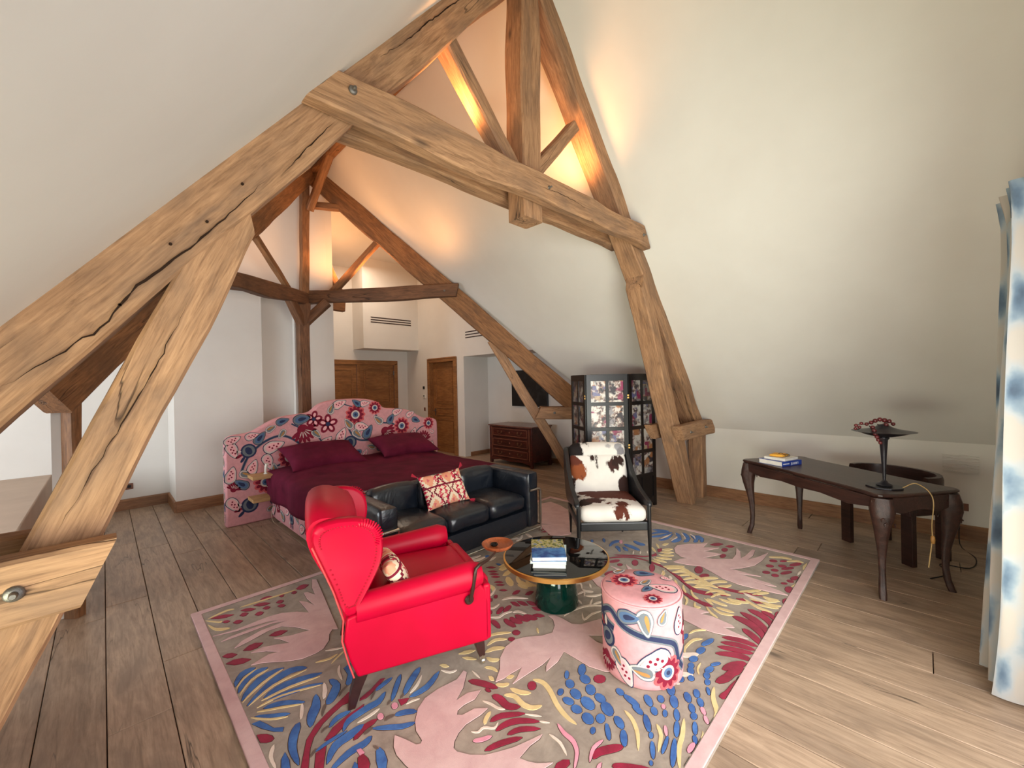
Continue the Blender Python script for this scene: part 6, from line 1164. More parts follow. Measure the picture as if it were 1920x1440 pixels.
c63.4,-126.5 60.7,-129.2 58.8,-132.7 57,-135.9 55,-138.6 52.8,-141.1 50.7,-143.3 48.9,-144.5 47.4,-144.5 47.9,-144.5 50.8,-144.5 53.7,-144.5 56.4,-143.9 58.9,-141.6 61.5,-138.9 63.6,-135.9 64.8,-132.4 65.2,-128.8 64.1,-126.4
c70.4,-129.2 68.3,-131.7 67.1,-134.8 65.9,-137.6 64.3,-139.9 62.3,-142.1 60.3,-143.9 58.3,-144.5 56.4,-144.5 55.9,-144.5 56.4,-144.5 59.4,-144.5 62.7,-144.5 65.8,-144.5 68.4,-142.6 70.8,-140.2 72.5,-137.5 73.1,-134.3 72.8,-131.2 71.1,-129.1
c74.3,-136.3 72.7,-137.7 72,-139.6 71.2,-141.2 70.2,-142.4 69.1,-143.6 67.8,-144.5 66.1,-144.5 64.4,-144.5 63.8,-144.5 64.2,-144.5 66.7,-144.5 69.5,-144.5 71.9,-144.5 73.7,-144 75.1,-142.7 76.1,-141.1 76.4,-139.3 76,-137.4 74.8,-136.2
c44,-133.2 41.8,-134.4 40.5,-136 39.4,-137.6 38.3,-139.2 37.1,-140.8 36,-142.3 35.1,-143.7 34.5,-144.5 35,-144.5 35.5,-144.5 37.8,-144.5 39.8,-144.3 41.5,-142.8 42.9,-141.2 44.2,-139.4 45.2,-137.7 45.8,-135.9 45.8,-134.2 44.5,-133.1
c27,-126.9 26.9,-129.5 28.1,-132.7 29.2,-135.9 29.8,-139.3 30.3,-142.9 31.7,-144.5 32,-144.5 33.4,-142.6 33.7,-138.9 33.4,-135.2 32,-131.8 29.9,-128.7 27.4,-126.8
c21.4,-128 21.2,-130.4 22.4,-133.5 23.6,-136.4 24.4,-139.5 25.3,-142.7 27,-144.5 27.4,-144.5 28.5,-142.3 28.5,-139 27.8,-135.7 26.4,-132.6 24.3,-129.7 21.7,-127.9
c15.8,-128 15.5,-130.3 16.5,-133.3 17.8,-136.4 19.2,-139.9 20.9,-143.4 23.1,-144.5 23.5,-144.5 24,-143 23.1,-139.2 21.8,-135.6 20.4,-132.5 18.5,-129.6 16.2,-127.9
c8.7,-129.3 8.9,-131.4 10.4,-134.1 11.7,-136.5 12.6,-138.4 13.3,-140.2 13.8,-141.8 14.2,-143.5 14.5,-144.5 15.7,-144.5 16.2,-144.5 17.7,-144.5 18.4,-143.2 18.6,-141.3 18.3,-139.4 17.6,-137.5 16.4,-135.4 14.4,-133 11.9,-130.6 9.1,-129.1
c73.3,-144.5 71.9,-144.5 72.4,-144.5 74.4,-144.3 77.4,-143.6 80.2,-143.7 81.6,-144.5 81.2,-144.5 79,-144.5 76,-144.5
c100.5,-144.5 97.7,-144.5 95.7,-144.5 95.3,-144.5 96.7,-144.1 99.3,-143.3 102.1,-143.3 104.2,-144.2 104.6,-144.5 103.1,-144.5
y16.8,-111 18,-111.6 20.2,-112.2 22.4,-113.1 24.6,-114.8 27,-116.9 29.2,-118.2 29.4,-118.1 28.4,-116.4 26.4,-114.1 24,-112.3 21.5,-111.3 18.9,-110.9 16.9,-110.9
y-3.2,-116.7 -1.7,-116.3 0.1,-115.7 2.1,-115.3 4.9,-115.3 8.5,-115.5 11.4,-116 13.5,-116.9 15.3,-118.2 17,-119 17.2,-119 16.9,-117.6 15.5,-116 13.2,-114.6 9.8,-114 5.8,-113.8 2.3,-113.9 -0.5,-114.7 -2.4,-115.7 -3.4,-116.6
b6.5,-109.3 6.8,-110.3 8.2,-110.9 10,-111.3 12,-111.5 14,-111.3 15.8,-110.6 16,-110.3 15.3,-109.5 13.7,-109.2 12.2,-109 10.6,-108.8 8.7,-108.6 6.7,-109.1
b10.9,-120.5 11.2,-121.8 12.8,-122.7 14.7,-123.5 16.8,-124 19.1,-124.3 21.5,-123.9 21.7,-123.7 21.4,-122.6 19.7,-121.9 17.9,-121.3 15.9,-120.7 13.7,-120.2 11.2,-120.4
b9.1,-123.4 7.2,-124 4.7,-123.8 2.5,-123.1 1.5,-121.9 2,-120.9 3.8,-120.3 6.3,-120.4 8.5,-121.2 9.6,-122.3
b-2.6,-123.6 -4.3,-123.9 -6.2,-123.4 -7.5,-122.4 -7.7,-121.2 -6.8,-120.2 -5,-119.9 -3.1,-120.3 -1.7,-121.4 -1.5,-122.6
b-12,-124.6 -13.3,-124.2 -13.6,-123.4 -13.1,-122.5 -11.7,-121.7 -10.1,-121.6 -8.8,-122 -8.4,-122.8 -9,-123.8 -10.4,-124.5
w-6.8,-114.9 -7.3,-116.5 -6.4,-118.3 -5,-119.8 -3.3,-121.2 -1.3,-122.3 1.1,-122.6 1.5,-122.5 1.6,-121 0.4,-119.5 -1,-118.2 -2.5,-116.7 -4.2,-115.3 -6.5,-114.7
y65.2,-102.3 62.7,-105 61.4,-107.5 61.4,-109.9 61.6,-109.9 64.1,-107.3 65.4,-104.7 65.5,-102.2
y66.5,-103.6 65.2,-106.1 64.6,-109.4 64.4,-112.3 64.5,-114.5 65,-116.4 66.1,-117.5 66.3,-117.5 67.2,-116 67.3,-114 67.3,-111.7 67.4,-108.9 67.5,-105.7 66.7,-103.6
y72.2,-109.9 71.1,-112.2 70.7,-115.3 70.9,-118.1 71.9,-120.4 73.5,-122.5 75.4,-123.7 75.6,-123.7 75.7,-122 74.7,-119.8 73.9,-117.5 73.6,-114.7 73.4,-111.8 72.5,-109.8
y55.3,-107.2 53.1,-108.4 50.7,-110.2 48.7,-112.2 47.3,-114.3 46.5,-116.5 46.5,-117.9 46.8,-117.9 48.4,-116.4 49.7,-114.2 51.1,-112.2 52.9,-110.4 54.8,-108.6 55.5,-107.2
y56.4,-110.8 54.6,-112.6 53.1,-115.2 52.6,-117.9 53.4,-120.5 55,-123 56.9,-124.5 57.2,-124.5 57,-122.5 55.9,-119.9 55.2,-117.4 55.7,-115 56.6,-112.5 56.6,-110.8
y59.1,-112.5 58.3,-114.1 58.2,-116.1 58.3,-118.1 58.6,-120.2 59.2,-122.2 60.3,-123.5 60.6,-123.5 61.3,-121.9 61.3,-119.7 61.1,-117.6 60.8,-115.6 60.4,-113.7 59.3,-112.4
y86.8,-125.7 86,-127.6 86.1,-130.2 87.2,-133.1 89.8,-136.4 93.4,-140 96.8,-142.3 97.1,-142.3 95.7,-139.5 92.7,-135.8 90.2,-132.5 89.1,-129.7 88.4,-127.2 87.1,-125.6
y81.8,-132 81.4,-133.7 81.9,-136 82.6,-138.2 83.4,-140.4 84.4,-142.5 85.9,-143.8 86.2,-143.8 86.6,-142.2 86.2,-139.9 85.5,-137.7 84.7,-135.5 83.6,-133.3 82.1,-131.9
y84,-122.6 81.2,-125.4 78.5,-129.3 76.8,-133 76.3,-136.4 76.7,-139.6 77.8,-141.7 78.1,-141.7 78.9,-139.4 79.1,-136.1 79.7,-132.8 81.3,-129.2 83.5,-125.3 84.3,-122.5
c58.3,-94.6 61.4,-100 59.6,-105.2 58.5,-110.5 55.7,-106.2 57.6,-100.5
c80.6,-118.8 84.1,-122.5 82.1,-125.7 80.2,-122.3
c85,-127.4 86.8,-130.7 86.4,-134.2 83.3,-130.8
p137.4,-49.2 146.4,-48.3 156.8,-55 164.1,-63 170.8,-67.2 157.1,-68 165.9,-79.2 149.4,-71.7 153,-85.8 134.3,-76.4 137.2,-83.6 148.4,-96 160.3,-95.3 176.4,-90.9 169.1,-96.4 155.2,-100.7 161.5,-102.1 181.4,-102.5 182.2,-104.8 168.1,-106.7 154.8,-105.7 166.6,-110.6 183.3,-114.9 163.6,-115.4 147.7,-113.4 135.4,-107.3 127.7,-100.2 127.8,-106.2 128.2,-115.9 129.1,-122.5 126,-115.8 123,-107.9 121.8,-115.7 121.3,-123.9 121.1,-129.9 119,-135.4 116.7,-129.2 117,-121.3 115.1,-129.5 113.2,-139.2 110.2,-144.5 107.7,-137 105.3,-124.9 103.8,-113.2 106.2,-100.9 111.7,-91 116.3,-81.5 111.3,-70.9 109.3,-61 118.2,-62.7 124.6,-67.1 124.1,-61 128.4,-54.3
c110.8,-84.7 106.5,-85.7 103.1,-85.3 101.7,-83.8 102.9,-81.7 106.3,-79.8 110.6,-78.8 114.2,-79.1 115.6,-80.7 114.2,-82.8
c104.2,-92.1 101.6,-92.3 98.6,-91.5 96.4,-89.9 95.8,-88.1 97,-86.8 99.6,-86.5 102.6,-87.3 104.9,-88.9 105.5,-90.8
c121.1,-144.5 117.8,-144.5 115.6,-144.5 115.2,-143 116.8,-141.5 119.8,-140.6 123.1,-140.6 125.4,-141.7 125.8,-143.4 124.1,-144.5
c87.9,-54.1 83.6,-55.7 80.4,-56.1 79.5,-55.1 81.2,-53.1 84.9,-50.8 89.2,-49.1 92.6,-48.6 93.5,-49.7 91.7,-51.8
c168.1,-70.6 168.6,-74.3 171.8,-77.1 177.9,-78.8 178.5,-78.6 178.2,-74.9 174.9,-72.1 168.7,-70.3
c174.1,-82.4 173.3,-85.1 174.8,-87.1 178.6,-88.4 179.1,-88.2 179.9,-85.6 178.4,-83.6 174.5,-82.3
c166.8,-86.3 163.9,-86.7 161.5,-86.2 160.4,-85 161,-83.5 163.1,-82.3 166,-81.9 168.4,-82.4 169.6,-83.7 168.9,-85.2
c153.3,-89 150.5,-89.6 147.7,-89.4 145.8,-88.5 145.6,-87.2 147.2,-86.1 149.9,-85.5 152.8,-85.7 154.7,-86.6 154.9,-87.9
c169.4,-125 167.6,-124.8 166,-123.7 165.2,-122.1 165.5,-120.6 166.8,-119.8 168.6,-120 170.2,-121.1 171,-122.7 170.7,-124.2
c175.4,-131 174,-130.8 172.3,-129.8 171.1,-128.5 170.8,-127.2 171.4,-126.6 172.9,-126.8 174.5,-127.8 175.8,-129.1 176.1,-130.4
c156.4,-125.2 154.6,-125.1 153,-124 152.1,-122.4 152.4,-121 153.8,-120.2 155.6,-120.3 157.2,-121.4 158.1,-123 157.7,-124.5
c163.3,-132.8 161.5,-132.6 159.9,-131.4 159.1,-129.8 159.3,-128.3 160.6,-127.6 162.3,-127.8 163.9,-129 164.7,-130.6 164.5,-132.1
c178,-140.9 175.2,-140.7 171.4,-139.3 168,-137.2 166.4,-135.3 167.1,-134.3 169.9,-134.5 173.7,-135.9 177.1,-137.9 178.7,-139.9
c164.5,-137.9 162.2,-137.6 159,-136 156,-133.9 154.5,-131.9 154.9,-130.9 157.2,-131.3 160.5,-132.8 163.5,-135 165,-136.9
c150.3,-129.9 148.6,-129.7 147,-128.8 146.3,-127.3 146.6,-126 147.8,-125.2 149.6,-125.4 151.2,-126.4 151.9,-127.8 151.6,-129.2
c141.6,-126 139.8,-125.9 138.2,-124.9 137.4,-123.4 137.7,-121.9 139,-121.2 140.8,-121.3 142.5,-122.3 143.3,-123.9 142.9,-125.3
c155.1,-138.4 152.6,-138.2 149.3,-136.9 146.3,-135.1 144.9,-133.3 145.4,-132.4 147.8,-132.6 151.2,-133.8 154.2,-135.7 155.7,-137.4
c140.3,-132.4 138.6,-132.2 137,-131.2 136.2,-129.8 136.6,-128.5 137.9,-127.8 139.7,-127.9 141.2,-128.9 142,-130.3 141.7,-131.6
c147.4,-144.1 144.8,-144.2 141.8,-143.6 139.6,-142.3 139,-141.1 140.1,-140.2 142.6,-140.1 145.6,-140.8 147.9,-142 148.6,-143.3
c136.5,-143 135.1,-142.8 134,-141.8 133.7,-140.4 134.3,-139.2 135.5,-138.7 136.9,-138.9 138,-139.9 138.3,-141.3 137.7,-142.4
c129.8,-140.1 128.6,-139.9 127.5,-139.1 126.9,-137.9 127,-136.9 127.7,-136.4 128.9,-136.5 130,-137.4 130.7,-138.5 130.6,-139.6
y174.1,-117.7 174.8,-120.2 177,-123.6 179,-126.6 179.9,-129.3 180.7,-131.7 182.1,-133.2 182.4,-133.2 183.6,-131.3 183.6,-128.7 182.8,-125.9 180.6,-122.8 177.6,-119.6 174.4,-117.6
y174,-130.9 174.7,-132.7 177,-135 178.8,-137 179.3,-138.9 179.4,-140.6 180.4,-141.8 180.7,-141.8 182.2,-140.4 182.9,-138.5 182.5,-136.4 180.5,-134.3 177.4,-132.1 174.3,-130.9
y172.1,-142.6 182.5,-143.9 177.7,-144.5 166.8,-144.5 164.5,-143.9
y153.5,-144.5 148.7,-144.5 142.8,-144.5 138.3,-144.5 134.6,-144.5 130.6,-144.1 126.9,-143.1 126.6,-143.2 128,-144.5 131.4,-144.5 136.2,-144.5 142.7,-144.5 149.3,-144.5 153.6,-144.5
w161.7,-143.2 158.7,-142.5 155.1,-142.3 150.8,-142.7 150.7,-142.8 153.6,-143.5 157.2,-143.6 161.6,-143.3
c96.9,-46 96.7,-55 89.5,-66.7 87.2,-75.7 78.9,-84 74.8,-93.7 77.1,-103 75.1,-107.4 71,-100.2 69.9,-92.3 77.5,-82.5 86.4,-70.3 92.8,-60.7 94.2,-52.2 94.4,-47.3
c93.2,-81.1 92.1,-89.8 90.3,-96.4 88.8,-93.7 90.7,-86.2
c89.2,-96.2 90.5,-104.8 93.1,-114.5 95.5,-125.7 96.7,-131.6 91.9,-123.7 88.8,-112.8 88.7,-102.8
c70.3,-80.8 64.5,-91.2 60.1,-99.2 60.9,-106.3 58.6,-110.6 56.4,-103.1 59.3,-93.9 63.7,-85.6
c80.2,-105.4 80.5,-114.1 77.7,-110.2
c125,-38.6 130.7,-40.3 123.6,-43.2 119.9,-42
c110.4,-40.2 116.7,-41.4 112.6,-44.1 107.3,-42.5
y92.8,-62.2 94.2,-64.7 97.3,-67.6 99.5,-70.4 99.7,-73.6 99.1,-77 99.7,-79.2 100,-79.1 102.1,-76.4 103.6,-72.6 103.5,-69 100.9,-65.9 97,-63.3 93.1,-62
y89.6,-68.3 91,-70.5 94.2,-73.1 96.5,-75.7 96.9,-78.9 96.5,-82.3 97.2,-84.6 97.5,-84.5 99.4,-81.7 100.6,-77.9 100.4,-74.4 97.7,-71.5 93.7,-69.2 89.9,-68.1
y86.6,-74.1 88,-76.1 91.2,-78.4 93.6,-80.8 94.1,-84 94,-87.5 94.8,-89.7 95.1,-89.7 96.8,-86.8 97.8,-83 97.4,-79.5 94.6,-76.9 90.6,-74.9 86.9,-74
y83.6,-79.8 85.2,-81.6 88.3,-83.6 90.8,-85.8 91.5,-88.9 91.5,-92.4 92.4,-94.8 92.8,-94.7 94.3,-91.8 95.1,-88 94.4,-84.5 91.6,-82.1 87.6,-80.3 83.9,-79.6
y80.8,-85.2 82.4,-86.8 85.6,-88.5 88,-90.6 88.9,-93.7 89.2,-97.2 90.2,-99.6 90.5,-99.5 91.9,-96.7 92.4,-92.8 91.6,-89.4 88.7,-87.1 84.7,-85.6 81,-85.1
y78,-90.5 79.7,-91.9 82.9,-93.3 85.4,-95.2 86.4,-98.3 86.9,-101.9 88,-104.3 88.3,-104.2 89.5,-101.3 89.8,-97.4 88.9,-94 85.9,-91.9 81.8,-90.7 78.3,-90.3
y72.8,-100.4 74.5,-101.6 77.8,-102.7 80.4,-104.1 82,-106.2 83.2,-108.7 84.9,-110.3 85.2,-110.2 85.8,-108.1 85.2,-105.3 83.6,-102.9 80.4,-101.4 76.4,-100.5 73,-100.3
y70.4,-105.1 72.1,-106.2 75.4,-107.1 78.1,-108.3 79.7,-110.4 81.1,-112.9 82.9,-114.5 83.2,-114.5 83.7,-112.3 82.9,-109.5 81.1,-107.2 77.8,-105.8 73.9,-105.1 70.6,-105
y79.2,-82.5 79.6,-84.2 81.4,-85.9 82.8,-87.8 83.4,-90.4 83.8,-93.2 85,-95 85.4,-95 86.7,-92.5 87.1,-89.4 86.7,-86.6 84.9,-84.5 82.3,-83 79.6,-82.4
y76,-89.3 76.7,-91.5 78.8,-94 80.5,-96.6 81,-99.2 81.1,-102 82.1,-103.8 82.4,-103.7 83.9,-101.5 84.6,-98.4 84.3,-95.5 82.3,-92.8 79.3,-90.4 76.3,-89.1
y92.4,-88.3 93.2,-90.3 95.5,-92.5 97.8,-94.5 99.5,-96.4 101.2,-98.2 103.4,-99.2 103.8,-99.1 104.3,-97.3 103.3,-95.2 101.7,-93.1 99.2,-91 96,-89.1 92.8,-88.2
y90.2,-96.5 91.2,-98.1 93.9,-99.9 96.4,-101.6 98.2,-103.4 99.8,-105.2 102,-106.2 102.3,-106.1 102.8,-104.3 101.9,-102.2 100.2,-100.2 97.4,-98.5 93.9,-97 90.5,-96.4
y89.7,-103.1 89.6,-104.9 90.9,-106.9 92.5,-108.6 94.5,-109.6 96.7,-110.3 99,-110.3 99.3,-110.1 99.2,-109.1 97.7,-108.3 96.1,-107.3 94.4,-105.8 92.4,-104 90,-103
y90.7,-117 91.3,-118.7 93.3,-120.7 95.7,-122.8 98.5,-125 101.7,-127.2 104.9,-128.5 105.2,-128.4 104.5,-126.4 102,-123.9 99.3,-121.7 96.7,-119.7 93.9,-117.8 91,-116.9
y93.5,-125.6 94.4,-127 96.8,-128.6 99,-130 100.7,-131.5 102.4,-132.9 104.5,-133.8 104.8,-133.7 105.2,-132.3 104.2,-130.6 102.5,-129 100,-127.5 96.9,-126.1 93.8,-125.5
y95.9,-131.8 94.5,-133.3 93.9,-135.3 93.9,-137.1 94.7,-138.8 96.1,-140.4 98,-141.3 98.3,-141.2 98.8,-139.9 98.2,-138.2 97.6,-136.6 97.4,-134.9 97.3,-133 96.2,-131.8
y76.2,-114.2 75,-115.8 74.7,-117.9 75.1,-120.3 76.4,-123.1 78.4,-126 80.7,-127.9 81,-127.8 81,-125.4 79.7,-122.3 78.5,-119.5 78,-117.3 77.7,-115.4 76.5,-114.2
w91.9,-120.2 90.1,-122.6 88.9,-125.8 88.1,-129 88,-132.2 88.3,-135.2 89.4,-137.2 89.8,-137.2 91,-134.9 91.4,-131.8 91.8,-128.6 92.4,-125.5 92.9,-122.3 92.3,-120.1
y87.4,-133.3 86.2,-135.4 85.8,-138.1 86,-140.6 87,-142.3 88.6,-143.7 90.6,-144.4 90.9,-144.4 91.2,-143.2 90.3,-141.7 89.5,-140.1 89.2,-137.8 88.9,-135.1 87.7,-133.3
y71.5,-90.3 68.6,-91.3 65.2,-93.2 62.5,-95.2 61.1,-97.2 60.7,-98.9 61.4,-100 61.7,-99.9 63.2,-98.6 64.2,-96.9 65.4,-95.3 67.5,-93.7 70.2,-91.9 71.7,-90.3
y58.2,-91.1 56.4,-92 55.1,-93.2 54.1,-93.9 52.5,-94.4 50.1,-95 48.1,-95.8 48.1,-96 49.8,-96.2 52.5,-95.8 55.5,-95 57.6,-93.5 58.7,-92 58.5,-91.1
y78.4,-75.1 76,-76.1 73.7,-77.5 71.9,-78.5 69.8,-79.2 67.1,-80 64.9,-81 64.9,-81.1 66.7,-81.3 69.8,-80.8 73.1,-79.8 76,-78.2 78.1,-76.4 78.7,-75.2
y56.2,-99.4 54.2,-99.5 51.4,-100.3 49,-101.7 48.9,-103.2 50,-104.4 51.6,-104.9 51.9,-104.8 52.3,-103.6 51.9,-102.4 51.8,-101.7 52.6,-101.4 54.7,-100.5 56.3,-99.5
y74.7,-83.6 73,-83.7 70.8,-84.4 68.3,-85.5 66.2,-87.1 64.5,-88.8 64.1,-90 64.4,-90 66.6,-89 68.7,-87.5 70.5,-86.3 72,-85.5 73.7,-84.7 74.8,-83.7
y86.5,-61.2 84.4,-62.2 83,-63.3 82.8,-63.5 82.6,-63.5 80.9,-63.5 78.8,-64.1 78.6,-64.3 78.8,-65.2 80.4,-65.6 83.3,-65.2 85.9,-63.6 87.1,-62.1 86.8,-61.2
w80.9,-69 79.3,-70.2 78.7,-71.3 79.3,-71 78.6,-71 76.1,-71.1 73.5,-71.6 73.3,-71.8 74.3,-72.6 76.6,-73 79.8,-72.7 82.2,-70.8 82.3,-69.5 81.2,-69
y137.8,-37.4 138.3,-39.4 140.7,-40.4 144.8,-40.4 145.2,-40.1 144.7,-38.2 142.3,-37.2 138.2,-37.2
y137,-31.5 132.4,-34.2 129.5,-36.8 128.2,-39.2 128.5,-39.2 132.9,-36.6 135.9,-34.1 137.3,-31.5
y126.9,-42.5 127.7,-45.6 130.3,-47.8 134.8,-49.1 135.1,-48.9 134.4,-45.8 131.7,-43.6 127.2,-42.3
y121,-43.5 121.6,-47.4 123.9,-50.5 128.1,-52.8 128.5,-52.7 128,-48.8 125.6,-45.7 121.4,-43.4
y114.4,-45 115.1,-49.3 117.4,-52.9 121.6,-55.7 121.9,-55.5 121.3,-51.2 119,-47.6 114.8,-44.8
y107.5,-45.8 107.9,-50.4 109.9,-54.3 113.7,-57.5 114,-57.4 113.7,-52.8 111.7,-48.8 107.8,-45.6
y103.3,-45.3 101.9,-49.9 102.3,-53.7 104.2,-57 104.6,-56.9 106,-52.4 105.7,-48.5 103.7,-45.2
y99.2,-44.8 97.2,-48.6 96.9,-51.7 98.2,-54.2 98.5,-54.1 100.5,-50.5 100.9,-47.4 99.6,-44.7
y94,-58.6 94.7,-60.7 96.9,-63.1 99.2,-65.4 101.2,-67.9 103.4,-70.3 105.9,-71.6 106.3,-71.5 106.2,-69.2 104.7,-66.4 102.8,-63.9 100.3,-61.5 97.3,-59.4 94.3,-58.4
y126.6,-31.2 122.1,-34.6 119.4,-37.7 118.3,-40.5 118.7,-40.5 123,-37.2 125.8,-34.1 126.9,-31.2
b147.1,-29.5 147.6,-31.5 150.1,-33.5 154,-34.8 159.9,-34.8 166.8,-33.9 172.5,-32.6 172.7,-32.4 168.9,-32.1 162.7,-32.5 157.6,-32.4 154,-31.3 150.8,-29.8 147.5,-29.3
b149.6,-19.9 150.7,-22.4 153.9,-25 158.1,-27.2 163.5,-28.9 169.8,-30.2 175.4,-30.4 175.8,-30.2 173,-28.3 167.5,-26.6 162.3,-24.9 158.1,-22.8 153.9,-20.6 149.9,-19.7
b157.5,-16 159.2,-18.1 163.1,-20.1 166.7,-22.2 169.4,-24.4 171.9,-26.7 174.8,-27.8 175.3,-27.6 175.5,-25.1 174,-22.3 171.4,-19.8 167.3,-17.8 162.4,-16.2 157.9,-15.7
b169.4,-12 169.7,-17.7 172.1,-22.3 176.7,-26 177.1,-25.8 176.9,-20.3 174.5,-15.6 169.8,-11.8
b150.9,-40.7 151.8,-43.3 156.2,-45.3 163.6,-45.2 172.5,-40.6 176.7,-36.2 177.2,-33.4 176.4,-33.5 170.4,-36.9 165.6,-40.7 165.3,-41.3 163.2,-41 157.7,-40 151.6,-40.4
b158.6,-49.2 159.1,-51.1 163,-52.1 171.5,-50.4 178,-46 181.8,-41.6 182,-38.8 181.2,-38.9 175.2,-42.5 170.3,-46.7 168.3,-48.3 168.6,-47.9 164.4,-47.9 159.2,-48.9
b164.8,-56.1 164.4,-58 167.3,-58.9 175.8,-56.9 180.5,-53 183.1,-49.1 182.4,-46.7 181.6,-46.8 176.2,-50.2 172.1,-54.1 170.4,-55.7 172.9,-54.8 170,-54.8 165.5,-55.8
b169.4,-61.2 169.2,-62.6 172.7,-62.8 180.1,-60.2 183.3,-56.9 185,-53.5 183.5,-51.5 182.7,-51.7 177.9,-54.8 174.6,-58.3 172.9,-60.1 175.3,-59.1 173.7,-59.4 169.9,-60.8
w148.9,-29.5 154.9,-30.9 161.9,-31.7 170.1,-31.8 170.3,-31.7 164,-30.3 156.9,-29.5 149.1,-29.4
w153.1,-39.3 156.2,-40.1 161.5,-40.5 167.1,-40 171.9,-37.5 175,-34.7 176.3,-32.8 176.1,-32.8 173.1,-34.9 170,-37.4 167.5,-38.8 163.3,-39.1 157.7,-39 153.2,-39.2
w165.7,-48.1 168.4,-47.1 172,-45.5 175.4,-43.6 177.7,-41.6 179.3,-39.6 179.6,-38.3 179.3,-38.3 177.2,-39.9 175.2,-41.9 173.3,-43.6 170.6,-45.1 167.6,-46.7 165.6,-48
w172,-55.1 174.1,-54.5 176.9,-53.3 179.6,-51.6 181.4,-49.4 182.7,-47.1 182.8,-45.6 182.5,-45.6 180.5,-47.5 178.8,-49.9 177.1,-51.8 175.3,-53 173.2,-54.1 171.9,-55
c76.8,-14.6 78.8,-16.5 82.2,-18.8 85.5,-21.5 88.5,-24.4 91.3,-27.7 93.5,-31.3 94.8,-36 95.6,-41 96.5,-44.4 96.7,-44.3 96.9,-40.5 96.6,-35.3 95.5,-30.4 93.3,-26.6 90.5,-23.2 87.4,-20.3 83.8,-17.8 80,-15.7 76.9,-14.5
c87.7,-16.1 89.4,-18.9 92.2,-22.7 95.1,-26.6 97.5,-30.6 99.9,-34.7 102.7,-38.1 106.5,-40.6 110.8,-42.2 114.2,-43.2 114.4,-43.1 111.9,-41.6 108,-39.7 104.4,-37.2 101.8,-33.8 99.4,-29.6 96.8,-25.7 93.7,-21.8 90.5,-18.3 87.9,-16
c81.1,-25 78.9,-25.4 75.9,-24.7 73.1,-23.1 71.7,-21.3 72.1,-19.9 74.3,-19.5 77.3,-20.2 80.1,-21.8 81.6,-23.6
c75,-31.3 73.4,-31.7 71.8,-31.4 70.9,-30.4 71,-29.2 72.1,-28.1 73.7,-27.6 75.3,-27.9 76.2,-28.9 76.1,-30.2
c87.4,-39.2 84,-40.5 81.2,-40.5 80.1,-39.4 81.1,-37.4 83.8,-35.3 87.3,-34 90.2,-33.9 91.3,-35.1 90.2,-37.2
c62.3,-24.2 60.2,-25.2 58.6,-25.5 58.1,-24.9 58.9,-23.7 60.6,-22.3 62.7,-21.3 64.3,-21 64.8,-21.6 64,-22.8
c59.6,-33.8 57.1,-34.6 53.5,-34.3 50.3,-33.1 48.7,-31.4 49.1,-29.9 51.6,-29 55.1,-29.3 58.4,-30.5 60.1,-32.3
p65.9,-25.3 66.3,-37.8 63.8,-32.3
p77.3,-33 71.8,-43.8 69,-39.9
p38.7,-21.7 43.3,-25 43.8,-34 28,-43.5 29.4,-36
b101.6,-2.1 103.8,-2.5 107.5,-1.8 110.6,-1.5 113.3,-2.1 116.3,-3 119.9,-2.7 120.4,-2.4 120.5,-0.1 118.4,1.7 115.1,2.5 110.4,1.8 105.6,0.3 101.8,-1.7
b108.5,-12.1 104.4,-15.6 102.8,-18.3 103.5,-20.5 104,-20.4 108,-17 109.6,-14.2 109,-12
b115,-9.8 112.9,-12.9 112.1,-16.4 111.6,-19.7 111.1,-23 110.9,-26.2 112.2,-27.9 112.7,-27.7 115.3,-24.7 116.7,-20.9 117.6,-17.4 117.8,-14.1 117.4,-11 115.6,-9.6
b128.5,-12.3 125.6,-14.8 123.9,-17.7 123,-20.5 123.3,-22.9 124.6,-24.9 127.1,-25.6 127.6,-25.4 129.2,-22.9 129.3,-20.3 129.3,-18 129.8,-15.7 130.3,-13.3 129.1,-12.1
b102.1,19.6 99.2,17.2 98.9,15.9 101,15.7 101.5,16 104.5,18.4 104.9,19.7 102.7,19.9
b115.1,13.4 110.8,11.4 108.2,9.2 107.1,6.8 107.4,6.7 111.5,8.6 114.2,10.8 115.4,13.3
b103.9,-7.1 102.3,-8.7 102.1,-9.6 101.9,-10.1 100.4,-11.6 98.1,-13.9 97.3,-15.8 97.7,-15.8 100.9,-14.2 104.3,-11.7 107,-9.1 107.6,-7.1 106.6,-6.3 104.4,-6.8
k119.6,-5.8 117.3,-6.8 115.5,-6.9 114.8,-6.2 115.5,-4.8 117.4,-3.3 119.7,-2.3 121.6,-2.2 122.3,-3 121.6,-4.4
w99.9,-27.3 102.3,-27 104.8,-26.1 107.4,-24.6 107.4,-24.4 105,-24.8 102.5,-25.7 99.9,-27.2
w105.1,-31.7 107.3,-31.4 109.4,-30.5 111.5,-29.1 111.5,-28.9 109.3,-29.3 107.1,-30.2 105.1,-31.6
w110.4,-36.2 112.5,-35.7 114.2,-34.8 115.6,-33.5 115.5,-33.5 113.4,-34 111.7,-34.8 110.3,-36.1
w78.7,-63.7 81.6,-63.8 84.9,-63.4 88.7,-62.4 88.8,-62.3 85.8,-62.1 82.4,-62.6 78.7,-63.6
c-7.7,51.2 -6.8,48.2 -5,46.2 -2.2,45.3 -2,45.5 -2.9,48.6 -4.7,50.6 -7.5,51.5
c-11.7,44.6 -10.9,41.6 -9.2,39.7 -6.5,38.9 -6.3,39.1 -7.1,42 -8.9,43.9 -11.5,44.8
c-14,40 -13.2,37.1 -11.6,35.3 -9,34.4 -8.8,34.6 -9.6,37.5 -11.3,39.3 -13.9,40.2
